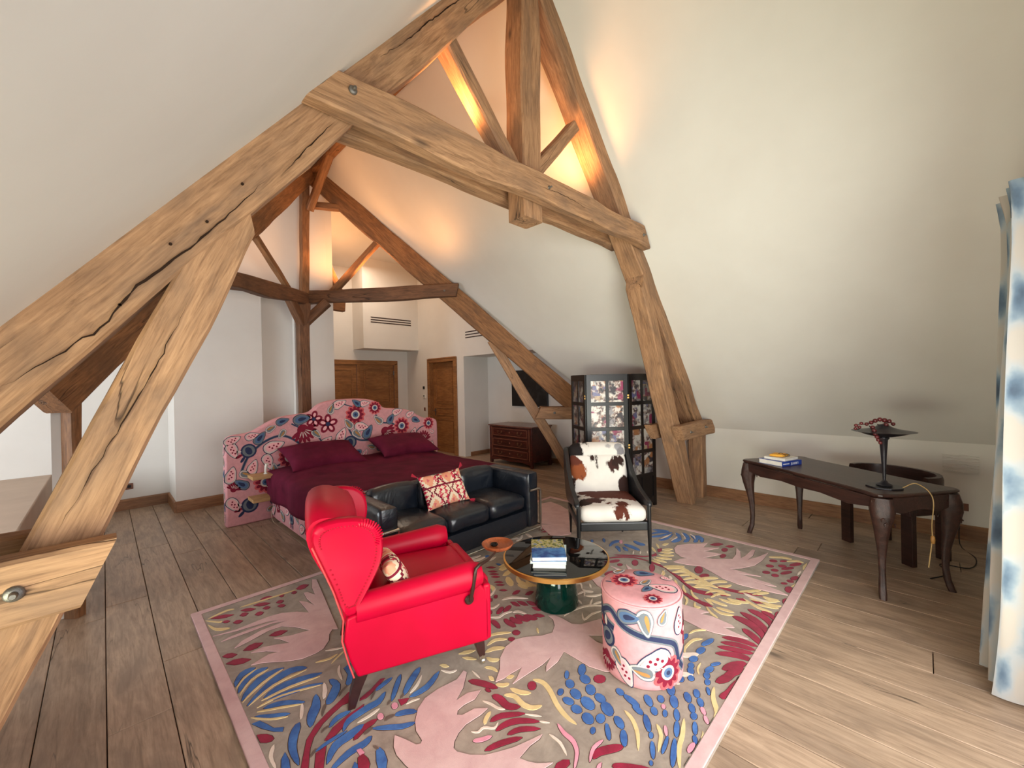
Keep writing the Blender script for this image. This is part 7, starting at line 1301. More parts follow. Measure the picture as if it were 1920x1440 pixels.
c-16.3,35.5 -15.5,32.7 -13.9,30.9 -11.4,30.1 -11.2,30.3 -11.9,33.1 -13.6,34.9 -16.1,35.7
c-20.6,26.9 -19.9,24.3 -18.4,22.6 -16,21.8 -15.8,22 -16.5,24.6 -18,26.3 -20.4,27.1
c-22.7,22.8 -22,20.3 -20.5,18.6 -18.2,17.9 -18,18 -18.7,20.6 -20.2,22.2 -22.5,23
c-26.7,14.9 -26,12.5 -24.6,10.9 -22.4,10.2 -22.2,10.4 -22.9,12.8 -24.3,14.3 -26.5,15
c-24.1,3.2 -22.5,1.3 -20,1.2 -16.3,2.7 -16.1,3.1 -17.6,4.9 -20.2,5.1 -23.9,3.5
c-17.9,-4.3 -16.6,-6.4 -14.2,-6.9 -10.5,-5.7 -10.3,-5.4 -11.5,-3.3 -14,-2.8 -17.6,-4
c-32.6,-3.5 -33.9,-7.4 -33.6,-10.2 -31.8,-12.1 -31.5,-12 -30.2,-8.2 -30.5,-5.3 -32.3,-3.3
c-28.7,-6.4 -29.8,-10.5 -29.3,-13.6 -27.3,-15.7 -27,-15.5 -25.9,-11.5 -26.3,-8.3 -28.3,-6.2
c-24.1,-11.4 -25.4,-15.3 -25,-18.2 -23.2,-20.2 -22.8,-20 -21.5,-16.2 -21.8,-13.2 -23.7,-11.2
c-27.3,-19.5 -28.1,-23 -27.4,-25.4 -25.1,-26.9 -24.8,-26.7 -24,-23.3 -24.8,-20.8 -27,-19.3
c-36.9,9.3 -36.1,8 -34.7,8.3 -32.7,10.3 -32.5,10.7 -33.3,12.1 -34.7,11.7 -36.8,9.7
c-42.3,8.4 -41.5,7.3 -40.3,7.7 -38.5,9.7 -38.4,10.1 -39.3,11.2 -40.6,10.8 -42.3,8.7
w-38.8,18.5 -38.9,16.5 -38.3,14.3 -36.5,13.1 -33.2,14.2 -29.4,16.4 -26.5,18.5 -26.5,18.7 -29.2,17.8 -32.8,16.1 -35.4,15.2 -36.6,16 -37.6,17.7 -38.6,18.6
w-34.8,3.1 -33.4,1.9 -30.9,0.8 -28.4,-0.8 -25.8,-3.7 -23,-7.3 -20.6,-9.5 -20.5,-9.4 -21.7,-6.1 -24,-2.2 -26.7,1 -29.5,2.7 -32.4,3.4 -34.7,3.3
w-25.8,33.4 -27.2,30.9 -28.5,27.8 -29.5,25.3 -30.2,24 -30.8,23 -31.1,22 -31,21.9 -30,22.4 -28.9,23.7 -27.7,25.6 -26.7,28.3 -25.8,31.4 -25.7,33.5
w1.5,-47.8 4.7,-47.2 8,-45.9 11.3,-44 11.3,-43.9 8,-44.6 4.7,-45.9 1.5,-47.7
w5.5,-48.4 7.4,-50.1 10,-51.2 13.3,-51.6 13.5,-51.5 11.6,-49.8 9,-48.7 5.7,-48.3
w20.5,-21.8 20.9,-23 22,-24.1 22.2,-25 20.8,-26.6 18.1,-29 16.4,-30.9 16.5,-31 19,-29.5 22.2,-27.1 24.5,-24.5 24.2,-22.6 22.5,-21.7 20.7,-21.6
w27.8,-29.7 25.6,-31.2 24.2,-32.7 23.6,-34.4 23.8,-34.4 26,-32.9 27.4,-31.3 28,-29.7
w8.4,-32.5 10,-33.3 12.6,-33.9 13.8,-34.3 13.3,-34.7 11.1,-36.2 9.4,-37.6 9.4,-37.7 11.5,-37 14.3,-35.5 16.1,-33.2 14.2,-32.2 11.1,-32 8.5,-32.4
w10.7,-37.9 11.2,-39.8 12.7,-41.9 14.5,-43.6 16.8,-44.8 19.5,-45.6 21.8,-45.7 22,-45.5 20.8,-44.4 18.6,-43.3 16.5,-42.1 14.6,-40.5 12.8,-38.7 10.9,-37.8
w2.5,-37.2 0.9,-39.2 0,-40.9 0.1,-42.5 0.2,-42.5 1.9,-40.6 2.7,-38.8 2.7,-37.2
w16.3,-31 15.7,-32.3 15.6,-33.8 16,-35.3 16.9,-36.8 18.1,-38.3 19.6,-38.9 19.8,-38.8 19.8,-37.3 19,-35.5 18.3,-34 17.8,-32.7 17.4,-31.5 16.5,-30.9
y-8.3,25.8 -11.5,23.8 -13.8,20.9 -15.5,17.7 -16.3,14.8 -16.1,12.8 -14.1,12.3 -13.4,12.6 -10.6,15.3 -9.3,17.7 -8.6,19.5 -7.7,21.5 -6.8,24 -7.7,25.8
y-8.8,29.6 -6.2,27.6 -2.3,27.9 3.2,30.8 3.5,31.3 0.9,33.4 -3.2,33 -8.5,30.2
y-3.6,40 -2.6,36.7 0.4,36 5.3,37.8 5.7,38.3 4.6,41.7 1.6,42.4 -3.2,40.5
y-1.9,20.7 -4.8,18.6 -7.8,14.8 -9.7,10.4 -9.4,6 -8,2 -5.7,0.2 -5.2,0.5 -4.2,4.6 -4.5,9.2 -4.6,12.9 -3.6,15.3 -2,18.1 -1.5,20.6
y-11,10.8 -12,8.7 -12.4,6.3 -12.3,4.1 -11.6,2.5 -10.5,1.3 -9.2,1.1 -9,1.3 -8.8,2.8 -9.4,4.3 -9.9,5.8 -10,7.7 -10.1,9.8 -10.8,11
y-2,10.7 -3.8,8.2 -5,5.1 -5.5,2.2 -5,0 -3.8,-1.7 -2,-2.1 -1.7,-1.9 -1.3,0.2 -1.7,2.3 -2.1,4.2 -1.8,6.5 -1.3,9.2 -1.7,10.8
w2.8,24.2 4.9,22.5 7.9,21.7 11.6,21.8 11.7,22 9.6,23.8 6.6,24.6 3,24.4
w-0.6,14.2 0.8,11.9 3,10.6 6.2,10.2 6.4,10.3 5,12.6 2.7,14 -0.4,14.4
y-27.4,26.9 -29,23.9 -29.6,21.1 -29.9,19.8 -29.2,20.7 -30,20 -31.3,18 -31.4,17.6 -30.7,16.5 -28.7,17.2 -25.8,20.4 -25.2,23.6 -25.5,26.2 -27,27.2
w-4.9,81.6 -6.3,79.2 -7.1,76.3 -6.4,73.9 -3.3,72.8 1,72.4 4.7,73.1 4.9,73.4 2.7,75.1 -1.1,76.2 -3.7,77.3 -4.3,78.8 -4.1,80.6 -4.7,81.8
w-9,75.5 -9,72.4 -7.9,69.3 -5.8,67.1 -2.2,66.3 2,66.6 5.7,67.7 5.9,68 3.7,69.2 -0.1,69.6 -3.3,70.4 -5.3,72.3 -6.9,74.7 -8.8,75.7
w46.7,84 47.5,82.1 49.8,80.9 52,79.7 53.9,78.2 55.9,76.7 58.2,76.5 58.6,76.8 58.8,79.5 57.6,81.9 55.7,83.7 53.1,84.8 50,85.2 47,84.4
w51.4,73.5 52.6,72.5 55.5,72.5 58.8,73.3 62.2,75.1 65.5,77.4 67.7,79.8 67.8,80.1 65.9,79.7 63.2,78.3 60.7,77.1 58,76.3 54.7,75.5 51.7,73.9
w70.8,79.1 68.6,74.3 68.3,71 69.9,68.9 70.3,69.2 72.5,73.8 72.8,77.2 71.2,79.3
w12.4,60.8 9.7,62 6.2,61.7 1.9,59.9 1.7,59.6 4.3,58.4 7.8,58.7 12.2,60.5
w-10.4,85.4 -11.6,81.4 -12.2,76.8 -12.5,72.7 -12.5,69.6 -12.3,67.1 -11.4,66 -11.2,66.2 -10.2,68.8 -9.8,71.8 -9.6,75 -9.4,78.9 -9.4,83.2 -10.1,85.6
y0,43.8 1.9,42.7 5.2,42.2 8.2,42 10,42.1 11.3,42.5 12.6,43.6 12.8,43.9 12.7,44.9 11.9,45.1 10.3,45.1 7.2,45.2 3.4,45 0.1,44.1
b2.8,50.4 2.2,47.6 2.6,45.9 4.2,45 4.4,45.2 5,47.9 4.6,49.7 3,50.6
b4.9,68.6 5.7,66.9 7.4,66.4 10.1,67.2 10.3,67.5 9.5,69.3 7.7,69.8 5.1,68.9
p160.9,137.5 176.8,132.9 173.3,114.5 164.6,95.1 102.7,43.7 83.7,53.9 101.3,87.5 111.1,76.5 105.6,89.2
g157.8,131.4 157.5,126.7 160,122.7 162.1,118.8 162.4,113.9 162.4,108.8 164.6,106.6 165.4,107.1 169.1,113.2 171.1,119.8 171.2,125.6 168.5,129.7 164,132.4 158.6,132.1
g136.2,114.9 136,110 138.4,105.5 139.6,100.5 137.6,93.4 134.4,85.3 133.9,80.5 134.6,80.8 140,88.1 145,97.5 147.7,106 146.1,111.6 142,115.1 136.9,115.5
g125.4,104.4 124.5,98.8 125.9,93.1 127.6,88.3 128.8,84.5 130.4,81.6 133.4,81 134.1,81.4 136.1,85.6 136.1,89.8 135.1,93.9 133.1,98.7 130.1,103.3 126,105
c88.7,76.3 91.8,74 97.7,72.3 103.7,70.1 109.1,66.2 114.8,61.6 120.1,59.5 120.6,59.8 119,64.9 114.4,70.5 108.9,74.8 102.3,76.9 95.2,77.6 89.1,76.8
c86.2,70.4 88.7,67.3 94.1,64.6 99.9,62.3 105.7,60.5 111.8,59.1 117.5,59.3 118,59.7 115.7,62.5 110.4,64.8 104.8,66.9 98.7,68.9 92.3,70.7 86.6,70.8
c85.1,60.2 87.2,58.6 91.8,57.9 96.8,57 102.4,55.4 108.7,53.6 114.5,53.4 115,53.8 112.5,56.9 107.1,59.7 101.4,61.5 95.8,62.2 90.2,62 85.4,60.6"""
# ================================================================ RUG
def rug_mat(name, rgb, rgb2, sc=9):
    n = NT(name); v = n.coord(rnd=False)
    c = n.ramp(n.noise(v, sc, 5, .65, .4), [(.35, lin(rgb2)), (.65, lin(rgb))])
    n.bump(n.noise(v, 350, 2), .35, .003); n.b.inputs['Sheen Weight'].default_value = .15
    return n.fin(c, .95, 0, .1)
RM = dict(p=rug_mat('pile_pink', (218, 184, 182), (204, 166, 166)), c=rug_mat('pile_crimson', (158, 26, 62), (128, 18, 46)), b=rug_mat('pile_blue', (72, 118, 184), (50, 86, 148)),
          y=rug_mat('pile_straw', (228, 204, 150), (212, 184, 130)), w=rug_mat('pile_cream', (234, 218, 204), (220, 200, 184)), g=rug_mat('pile_brown', (112, 92, 82), (96, 78, 70)), k=rug_mat('pile_rose', (232, 160, 176), (216, 140, 160)))
M_FIELD = rug_mat('pile_taupe', (170, 156, 142), (140, 127, 116), 7); M_GROOVE_SHADE = m_plain('painted_groove_shade', (84, 66, 58), .95, 0, .1)  # second one: flat dark brown, shade of the carved edges painted in
RX0, RX1, RY0, RY1 = .41, 4.35, .65, 3.66; rc = (2.38, 2.155)
rug = thing('rug', 'large hand tufted rug with pink birds, crimson and blue leaves on taupe', 'rug', (rc[0], rc[1], 0))
a_, b_ = (RX1-RX0)/2, (RY1-RY0)/2
cbox('backing', (-a_, -b_, 0), (a_, b_, .014), M_FIELD, rug)
cbox('field', (-a_+.055, -b_+.055, .014), (a_-.055, b_-.055, .020), M_FIELD, rug)
g = G()
for p, q in (((-a_, -b_), (a_, -b_+.055)), ((-a_, b_-.055), (a_, b_)), ((-a_, -b_+.055), (-a_+.055, b_-.055)), ((a_-.055, -b_+.055), (a_, b_-.055))): g.box((p[0], p[1], .013), (q[0], q[1], .0225))
g.obj('border', RM['p'], rug, bevel=.004)
motif = {k: [] for k in 'pcbywgk'}
for ln in RUGD.strip().split('\n'):
    pts = [tuple(float(c)/100 for c in t.split(',')) for t in ln[1:].split(' ')]
    motif[ln[0]].append(pts)
def carve(polys, name, mat, stuff, z0=.0195, z1=.0226):
    """raised pile shapes with a bevelled edge; each is ringed by a flat band painted as groove shade"""
    g = G()
    for ip, pts in enumerate(polys):
        z1 += .0000131 if ip % 90 else -.0000131*89*(ip > 0)
        n = len(pts); ar = sum(pts[i][0]*pts[(i+1) % n][1]-pts[(i+1) % n][0]*pts[i][1] for i in range(n))
        if ar < 0: pts = pts[::-1]
        k = len(g.v); g.v += [(x, y, z0) for x, y in pts]+[(x, y, z1) for x, y in pts]
        g.f += [tuple(range(k+n, k+2*n))]+[(k+i, k+(i+1) % n, k+n+(i+1) % n, k+n+i) for i in range(n)]; g.mi += [0]*(n+1)
    me = bpy.data.meshes.new(name); me.from_pydata(g.v, [], g.f); me.materials.append(mat); me.update()
    o = bpy.data.objects.new(name, me); COL.objects.link(o); o.parent = rug
    if stuff: o['kind'] = 'stuff'
    return o
def groove_shade(polys):
    g = G()
    for pts in polys:
        n = len(pts); ar = sum(pts[i][0]*pts[(i+1) % n][1]-pts[(i+1) % n][0]*pts[i][1] for i in range(n)); s = 1 if ar > 0 else -1
        out = []
        for i in range(n):
            a, b, c = pts[i-1], pts[i], pts[(i+1) % n]
            d1 = Vector((b[0]-a[0], b[1]-a[1])); d2 = Vector((c[0]-b[0], c[1]-b[1]))
            if d1.length < 1e-6 or d2.length < 1e-6: nn = Vector((0, 0))
            else:
                d1.normalize(); d2.normalize(); nn = Vector((d1.y+d2.y, -d1.x-d2.x))
                nn = nn.normalized() if nn.length > 1e-3 else Vector((d1.y, -d1.x))
            w = .0034*s; out.append((b[0]+nn.x*w, b[1]+nn.y*w, .0202))
        k = len(g.v); g.v += out+[(x, y, .0202) for x, y in pts]; g.f += [(k+i, k+(i+1) % n, k+n+(i+1) % n, k+n+i) for i in range(n)]; g.mi += [0]*n
    o = g.obj('groove_shade_outline', M_GROOVE_SHADE, rug, weld=False); o['kind'] = 'stuff'
for p in motif['p']:
    carve([p], 'bird_motif', RM['p'], False, z1=.0242+.0002*motif['p'].index(p)/len(motif['p']))
for k, nm in (('c', 'crimson_leaf_motifs'), ('b', 'blue_leaf_motifs'), ('y', 'straw_frond_motifs'), ('w', 'cream_twig_motifs'), ('g', 'brown_stalk_motifs'), ('k', 'rose_stalk_motifs')):
    carve(motif[k], nm, RM[k], True, z1=.0221+.0003*'cbywgk'.index(k))
groove_shade([p for k in 'pcbk' for p in motif[k]])

# ================================================================ FOLDING SCREEN
M_EB = m_plain('black_screen_wood', (16, 13, 14), .35, 0, .5)
def photo_mat(i, dark=1.):
    n = NT(f'photo_collage_{i}'); v = n.coord((1, 1, 1)); rr = random.Random(i)
    vo = n.new('ShaderNodeTexVoronoi', distance='CHEBYCHEV'); vo.inputs['Scale'].default_value = 9; vo.inputs['Randomness'].default_value = .8; n.ln(v, vo.inputs['Vector'])
    sep = n.new('ShaderNodeSeparateColor'); n.ln(vo.outputs['Color'], sep.inputs[0])
    P1 = [(200, 196, 190), (150, 146, 150), (60, 54, 60), (226, 220, 212), (176, 120, 80), (150, 50, 90), (110, 110, 150), (196, 170, 140)]; rr.shuffle(P1)
    base_ = n.ramp(sep.outputs[0], [(k/8, tuple(c*dark for c in lin(P1[k]))) for k in range(8)], 'CONSTANT')
    blobs = n.ramp(n.noise(v, 15, 5, .65, .4), [(.42, (.03, .025, .03)), (.5, tuple(c*dark for c in lin((150, 120, 110)))), (.56, tuple(c*dark for c in lin((225, 218, 210))))])
    return n.fin(n.mix(n.ramp(n.noise(v, 12, 2), [(.42, (0,)*3), (.56, (1,)*3)]), base_, blobs), .3, 0, .5)
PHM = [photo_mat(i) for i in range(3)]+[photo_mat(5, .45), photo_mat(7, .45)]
sr = thing('folding_screen', 'tall black three leaf folding screen filled with small photographs', 'screen', (4.6, 2.8, .022))
pts_ = [(4.335, 3.24), (4.088, 2.85), (4.48, 2.52), (4.94, 2.41)]
HS = 1.655
for i in range(3):
    a, b = Vector(pts_[i]), Vector(pts_[i+1]); L = (b-a).length; m_ = (a+b)/2; ang = math.atan2(b.y-a.y, b.x-a.x)
    Mp = T(m_.x-4.6, m_.y-2.8, 0) @ RZ(ang); w = L/2-.003
    lf = bpy.data.objects.new('screen_leaf', None); COL.objects.link(lf); lf.parent = sr; lf.matrix_local = Mp
    g = G(); st = .052; t_ = .014
    g.box((-w, -t_, 0), (-w+st, t_, HS)).box((w-st, -t_, 0), (w, t_, HS)); cz = [(.02, .09)]
    NR = 5; z0, z1 = .10, HS-.055; ph = (z1-z0)/NR
    for k in range(NR+1):
        zc = z0+k*ph; g.box((-w+st, -t_, zc-.022 if k else .04), (w-st, t_, zc+.022 if k < NR else HS))
    g.box((-.02, -t_*.9, .10), (.02, t_*.9, z1)); g.obj('leaf_frame', M_EB, lf, bevel=.002)
    for k in range(NR):
        for s in (-1, 1):
            xa, xb = (-w+st, -.02) if s < 0 else (.02, w-st)
            if k == 0 and True:
                cbox('lower_panel', (xa, -.004, z0+k*ph+.02), (xb, .004, z0+(k+1)*ph-.02), M_EB, lf); continue
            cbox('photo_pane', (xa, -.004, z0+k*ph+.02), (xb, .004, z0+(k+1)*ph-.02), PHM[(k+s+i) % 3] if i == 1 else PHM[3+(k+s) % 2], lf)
    if i < 2:
        for z in (1.38, .78):
            g = G()
            for dz in (-.018, .012): g.box((w-.008, -.022, z+dz), (w+.012, -.012, z+dz+.018))
            g.obj('hinge', M_BRASS, lf, bevel=.001)

# ================================================================ CHEST OF DRAWERS
M_CH = m_wood('dark_mahogany_chest', (98, 42, 32), (58, 22, 20), (44, 18, 18), 1.5, 10, .35, 0, False, .15)
M_MARB = m_plain('chest_top', (112, 74, 66), .25, 0, .5, .35, 6)
M_INLAY = m_plain('pale_inlay', (150, 96, 74), .4)
M_HB = m_plain('dull_bronze', (120, 84, 60), .4, .6)
cd = thing('chest_of_drawers', 'dark reddish wooden chest of three drawers in the alcove', 'chest of drawers', (5.86, 5.685, 0), -PI/2)
W2, D2_, HH = .585, .28, .745    # local front faces -y (world -x)
G().box((-W2+.01, -D2_+.01, .10), (W2-.01, D2_, HH)).obj('carcass', M_CH, cd, bevel=.006)
G().prism([(-W2-.02, -D2_-.02), (-W2+.04, -D2_-.03), (0, -D2_-.035), (W2-.04, -D2_-.03), (W2+.02, -D2_-.02), (W2+.02, D2_), (-W2-.02, D2_)], HH, HH+.028, 'z').obj('top', M_MARB, cd, bevel=.008, seg=3)
for sx in (-1, 1):
    cbox('corner_post', (sx*(W2-.06) if sx > 0 else -W2, -D2_-.006, .0), (W2 if sx > 0 else -W2+.06, -D2_+.05, HH), M_CH, cd, .012)
    cbox('inlay_strip', (sx*(W2-.075)-.006, -D2_-.008, .13), (sx*(W2-.075)+.006, -D2_+.01, HH-.02), M_INLAY, cd)
    cbox('leg', (sx*(W2-.03)-.03, D2_-.06, 0), (sx*(W2-.03)+.03, D2_, .10), M_CH, cd, .004)
G().prism([(-W2+.05, .13), (-W2+.05, .05), (-.30, .085), (0, .065), (.30, .085), (W2-.05, .05), (W2-.05, .13)], -D2_, -D2_+.03, 'y').obj('apron', M_CH, cd, bevel=.003)
for k in range(3):
    z0 = .135+k*.203; dr = cbox('drawer', (-W2+.09, -D2_-.012, z0), (W2-.09, -D2_+.02, z0+.185), M_CH, cd, .005)
    fr_ = G(); c0 = (0, -D2_+.004, z0+.0925)
    for p, q in (((-.47, -.07), (.47, -.062)), ((-.47, .062), (.47, .07)), ((-.47, -.07), (-.462, .07)), ((.462, -.07), (.47, .07))): fr_.box((p[0], -.018, p[1]), (q[0], -.014, q[1]))
    fr_.obj('inlay_line', M_INLAY, dr)
    for sx in (-1, 1):
        hg = G(); hg.lathe([(.018, 0), (.018, .004), (.008, .008)], 12, T(sx*.27-.05, -.016, .01) @ RX(PI/2)); hg.lathe([(.018, 0), (.018, .004), (.008, .008)], 12, T(sx*.27+.05, -.016, .01) @ RX(PI/2))
        hg.tube([(sx*.27-.05, -.024, .01), (sx*.27-.045, -.032, -.02), (sx*.27, -.034, -.034), (sx*.27+.045, -.032, -.02), (sx*.27+.05, -.024, .01)], .004, 6); hg.obj('handle', M_HB, dr, smooth=50)
    G().lathe([(.016, 0), (.014, .004), (.004, .005)], 12).obj('escutcheon', M_INLAY, dr, T(0, -.016, .0) @ RX(PI/2))

# ================================================================ WRITING TABLE
M_TB = m_wood('dark_carved_oak', (74, 46, 38), (42, 24, 21), (34, 22, 20), 1.2, 11, .30, 0, False, .3, .6)
M_TBC = m_plain('dark_carved_leg', (56, 34, 28), .38, 0, .5, .5, 30, .5)
TC = (4.553, .58); TA = math.atan2(.803, .596)
wt = thing('writing_table', 'long dark carved wooden table on cabriole legs under the roof slope', 'table', (*TC, 0), TA)
# local x = long axis (away), local y = left of it. camera side is +y? (W axis is -y)
tw, td = .715, .345
def serp(s):
    P_ = []
    for (x, y) in ((tw, 0), (tw, td-.06), (tw-.02, td-.005), (tw-.07, td+.005), (tw-.16, td-.018), (.3, td-.02), (0, td-.02), (-.3, td-.02), (-tw+.16, td-.018), (-tw+.07, td+.005), (-tw+.02, td-.005), (-tw, td-.06), (-tw-.012, 0),
                    (-tw, -td+.06), (-tw+.02, -td+.005), (-tw+.07, -td-.005), (-tw+.16, -td+.018), (0, -td+.02), (tw-.16, -td+.018), (tw-.07, -td-.005), (tw-.02, -td+.005), (tw, -td+.06)): P_.append((x*s, y*s))
    return smooth_poly(P_+[P_[0]], 1)[:-1]
rings = [[(x, y, z) for x, y in serp(s)] for z, s in ((.726, .955), (.732, .985), (.742, 1.0), (.752, 1.0), (.758, .985))]
G().loft(rings).obj('table_top', M_TB, wt, smooth=25)
for s in (-1, 1):
    for k, yb in enumerate((-.20, 0, .20)):
        pass
for y0 in (-.335, .305):
    G().prism([(-tw+.07, .726), (-tw+.07, .655), (-.45, .625), (-.2, .645), (0, .635), (.2, .645), (.45, .625), (tw-.07, .655), (tw-.07, .726)], y0+.005, y0+.03, 'y').obj('apron', M_TB, wt, bevel=.003)
for x0 in (-tw+.02, tw-.05):
    G().prism([(-td+.05, .726), (-td+.05, .64), (-.15, .61), (0, .635), (.15, .61), (td-.05, .64), (td-.05, .726)], x0, x0+.03, 'x').obj('apron', M_TB, wt, bevel=.003)
for sx in (-1, 1):
    for sy in (-1, 1):
        ctr = [(0, .726, .066), (.008, .66, .074), (.018, .60, .068), (.016, .52, .052), (.006, .42, .037), (-.006, .30, .025), (-.008, .18, .021), (-.002, .09, .021), (.010, .035, .024), (.018, .0, .022)]
        rings = []; n_s = len(ctr)
        for i, (o_, z, r) in enumerate(ctr):
            cx = sx*(tw-.065)+sx*o_*.9; cy = sy*(td-.065)+sy*o_*.9
            ring = []
            for k in range(20):
                a = 2*PI*k/20; rr2 = r*(1+.10*math.cos(4*a))
                b_ = .0035*noise.noise(Vector((math.cos(a)*3+sx, math.sin(a)*3+sy, z*26))) + (.004*noise.noise(Vector((a*4, z*60, sx+sy))) if z > .5 else 0)
                ring.append((cx+(rr2+b_*1.6)*math.cos(a), cy+(rr2+b_*1.6)*math.sin(a), z))
            rings.append(ring)
        # refine vertically for carving
        fine = []
        for i in range(n_s-1):
            for q in range(4):
                t_ = q/4; fine.append([tuple(rings[i][k][j]*(1-t_)+rings[i+1][k][j]*t_+(0 if j == 2 else .0) for j in range(3)) for k in range(20)])
        fine.append(rings[-1])
        lg = G().loft(fine).obj('leg', M_TBC, wt, smooth=60)
        # carved foliage on the knee
        gk = G()
        for q in range(9):
            a = rnd.uniform(0, 2*PI); z = rnd.uniform(.53, .71); r = .070
            cx = sx*(tw-.065)+sx*.012; cy = sy*(td-.065)+sy*.012; p0 = Vector((cx+r*math.cos(a), cy+r*math.sin(a), z))
            tng = Vector((-math.sin(a), math.cos(a), 0)); gk.tube([p0+tng*.02*math.cos(t)*t/4+Vector((0, 0, 1))*.02*math.sin(t)*t/4 for t in (0, 1, 2, 3, 4)], [.005, .0065, .006, .005, .003], 5)
        o = gk.obj('knee_carving', M_TBC, lg, smooth=60)
TM = T(*TC, 0) @ RZ(TA); TMi = TM.inverted()
# books on the table
M_BLUEB = m_plain('blue_cover', (34, 62, 150), .35); M_WHB = m_plain('white_paper_cover', (232, 228, 220), .5); M_YEL = m_plain('yellow_orange_paper', (236, 168, 60), .6, 0, .3, .3, 18)
b1M = T(4.67, 1.0, .758) @ RZ(math.atan2(-.40, .92)) @ RZ(-PI/2)
b1 = book('book', 'thick blue book lying at the bottom of the pile on the dark table', .24, .27, .046, M_BLUEB, b1M, None, 'books on the writing table')
text('LIBERTÉ', 'spine_title', .030, M_WT, b1, T(.1206, .035, .023) @ RZ(PI/2) @ RX(PI/2) @ RZ(PI))
text('histoire', 'spine_author', .017, M_WT, b1, T(.1206, -.085, .023) @ RZ(PI/2) @ RX(PI/2) @ RZ(PI)) if False else None
g = G(); [g.box((.1195, -.12+k*.0105, .018), (.1208, -.113+k*.0105, .027)) for k in range(8)]; g.obj('spine_small_print', M_WT, b1)
book('book', 'thin white book lying on the blue book on the dark table', .20, .22, .022, M_WHB, b1M @ T(.0, .012, .046) @ RZ(.12), None, 'books on the writing table')
t = thing('paper_sachet', 'small yellow and orange paper packet topmost on the table books', 'packet'); t.matrix_local = b1M @ T(-.02, .02, .068) @ RZ(.3)
G().cushion(.12, .15, .02, .006, .006, (8, 8, 2), wr=.004).obj('packet', M_YEL, t, T(0, 0, .0115), smooth=50)
t = thing('spectacles', 'folded dark spectacles resting on the yellow packet', 'glasses'); t.matrix_local = b1M @ T(.045, .0, .069) @ RZ(.2)
g = G()
for s in (-1, 1): g.tube([(.028*s+.022*math.cos(2*PI*k/14), 0+.004*k*0, .022+.014*math.sin(2*PI*k/14)) for k in range(14)], .0022, 6, close=True)
g.tube([(-.006, 0, .026), (0, 0, .028), (.006, 0, .026)], .002, 6); g.obj('frame', M_BLACK, t, smooth=60)
for s in (-1, 1): G().tube([(.05*s, 0, .026), (.03*s, .03, .022), (-.03*s, .035, .016)], .002, 6).obj('temple', M_BLACK, t, smooth=60)
# table lamp with saucer shade and garland
M_LMP = m_plain('dark_pewter', (58, 56, 62), .32, .7, .5, .2, 20)
lx = (4.153, .217); tl_ = thing('table_lamp', 'dark metal lamp with tapering stem and saucer shade on the table', 'lamp', (*lx, .758))
G().prism([(.115*math.cos(2*PI*k/8+.4), .115*math.sin(2*PI*k/8+.4)) for k in range(8)], 0, .010, 'z').obj('base_plate', M_LMP, tl_, bevel=.002)
G().lathe([(.045, .010), (.050, .018), (.042, .028), (.026, .034), (.018, .046), (.012, .052)], 28).obj('base_collar', M_LMP, tl_, smooth=50)
G().lathe([(.009, .05), (.012, .12), (.018, .24), (.026, .355), (.034, .366), (.034, .374), (.02, .378)], 28).obj('stem', M_LMP, tl_, smooth=40)
G().lathe([(.001, .378), (.05, .380), (.10, .392), (.160, .414), (.188, .420), (.160, .422), (.09, .438), (.05, .452), (.03, .468), (.012, .474), (.001, .474)], 48, cap=False).obj('shade', M_LMP, tl_, smooth=50)
M_BEAD = m_plain('dark_red_bead', (92, 34, 36), .3, 0, .5, .3, 30); M_TWIG = m_plain('dark_twig', (46, 30, 28), .6)
gt = thing('bead_garland', 'curling garland of dark red beads draped over the lamp shade', 'garland', (4.14, .235, 1.20))
def curl(pts, r0, r1, nm='twig'):
    P_ = [Vector(p) for p in pts]; return G().tube(P_, [r0+(r1-r0)*i/(len(P_)-1) for i in range(len(P_))], 6).obj(nm, M_TWIG, gt, smooth=60)
ux = Vector((.707, -.707, 0))
def gp(s, z, d=0): return tuple(ux*s+Vector((d*.7, d*.7, z)))
curl([gp(.10, .03), gp(.06, .055), gp(.0, .062), gp(-.05, .05), gp(-.10, .03), gp(-.14, .035), gp(-.175, .03), gp(-.185, .008), gp(-.165, -.008), gp(-.148, .005), gp(-.155, .02)], .004, .0025)
curl([gp(-.05, .0), gp(-.08, .02), gp(-.105, -.01, -.05), gp(-.115, -.05, -.10), gp(-.105, -.09, -.12)], .003, .002)
curl([gp(-.02, .03), gp(.02, .02), gp(.04, .045), gp(.07, .04)], .003, .002)
bk = random.Random(4)
for s, z, d, r in ((.10, .03, 0, .011), (.07, .052, 0, .013), (.035, .06, 0, .014), (.0, .066, 0, .013), (-.035, .058, 0, .013), (-.065, .045, 0, .012), (-.10, .034, 0, .011), (-.14, .04, 0, .010), (-.18, .026, 0, .010), (-.185, .002, 0, .009), (-.155, .012, 0, .010),
                   (-.08, .012, -.03, .012), (-.095, -.01, -.06, .012), (-.105, -.03, -.08, .011), (-.112, -.05, -.10, .011), (-.112, -.07, -.11, .010), (-.105, -.09, -.12, .010), (.02, .03, -.03, .012), (.05, .02, .02, .012)):
    G().lathe([(1.25*r*math.sin(PI*i/8), -1.25*r*math.cos(PI*i/8)) for i in range(9)], 10, cap=False).obj('bead', M_BEAD, gt, T(*gp(s, z, d)), smooth=80)
cord('lamp_flex', 'yellowish cord with inline switch hanging from the table lamp over the table edge', [(4.155, .12, .765), (4.20, .06, .80), (4.17, .02, .795), (4.13, -.02, .765), (4.10, -.04, .70), (4.12, -.03, .54), (4.13, -.03, .43), (4.09, -.01, .24)], .0035, m_plain('straw_flex', (196, 164, 110), .5))
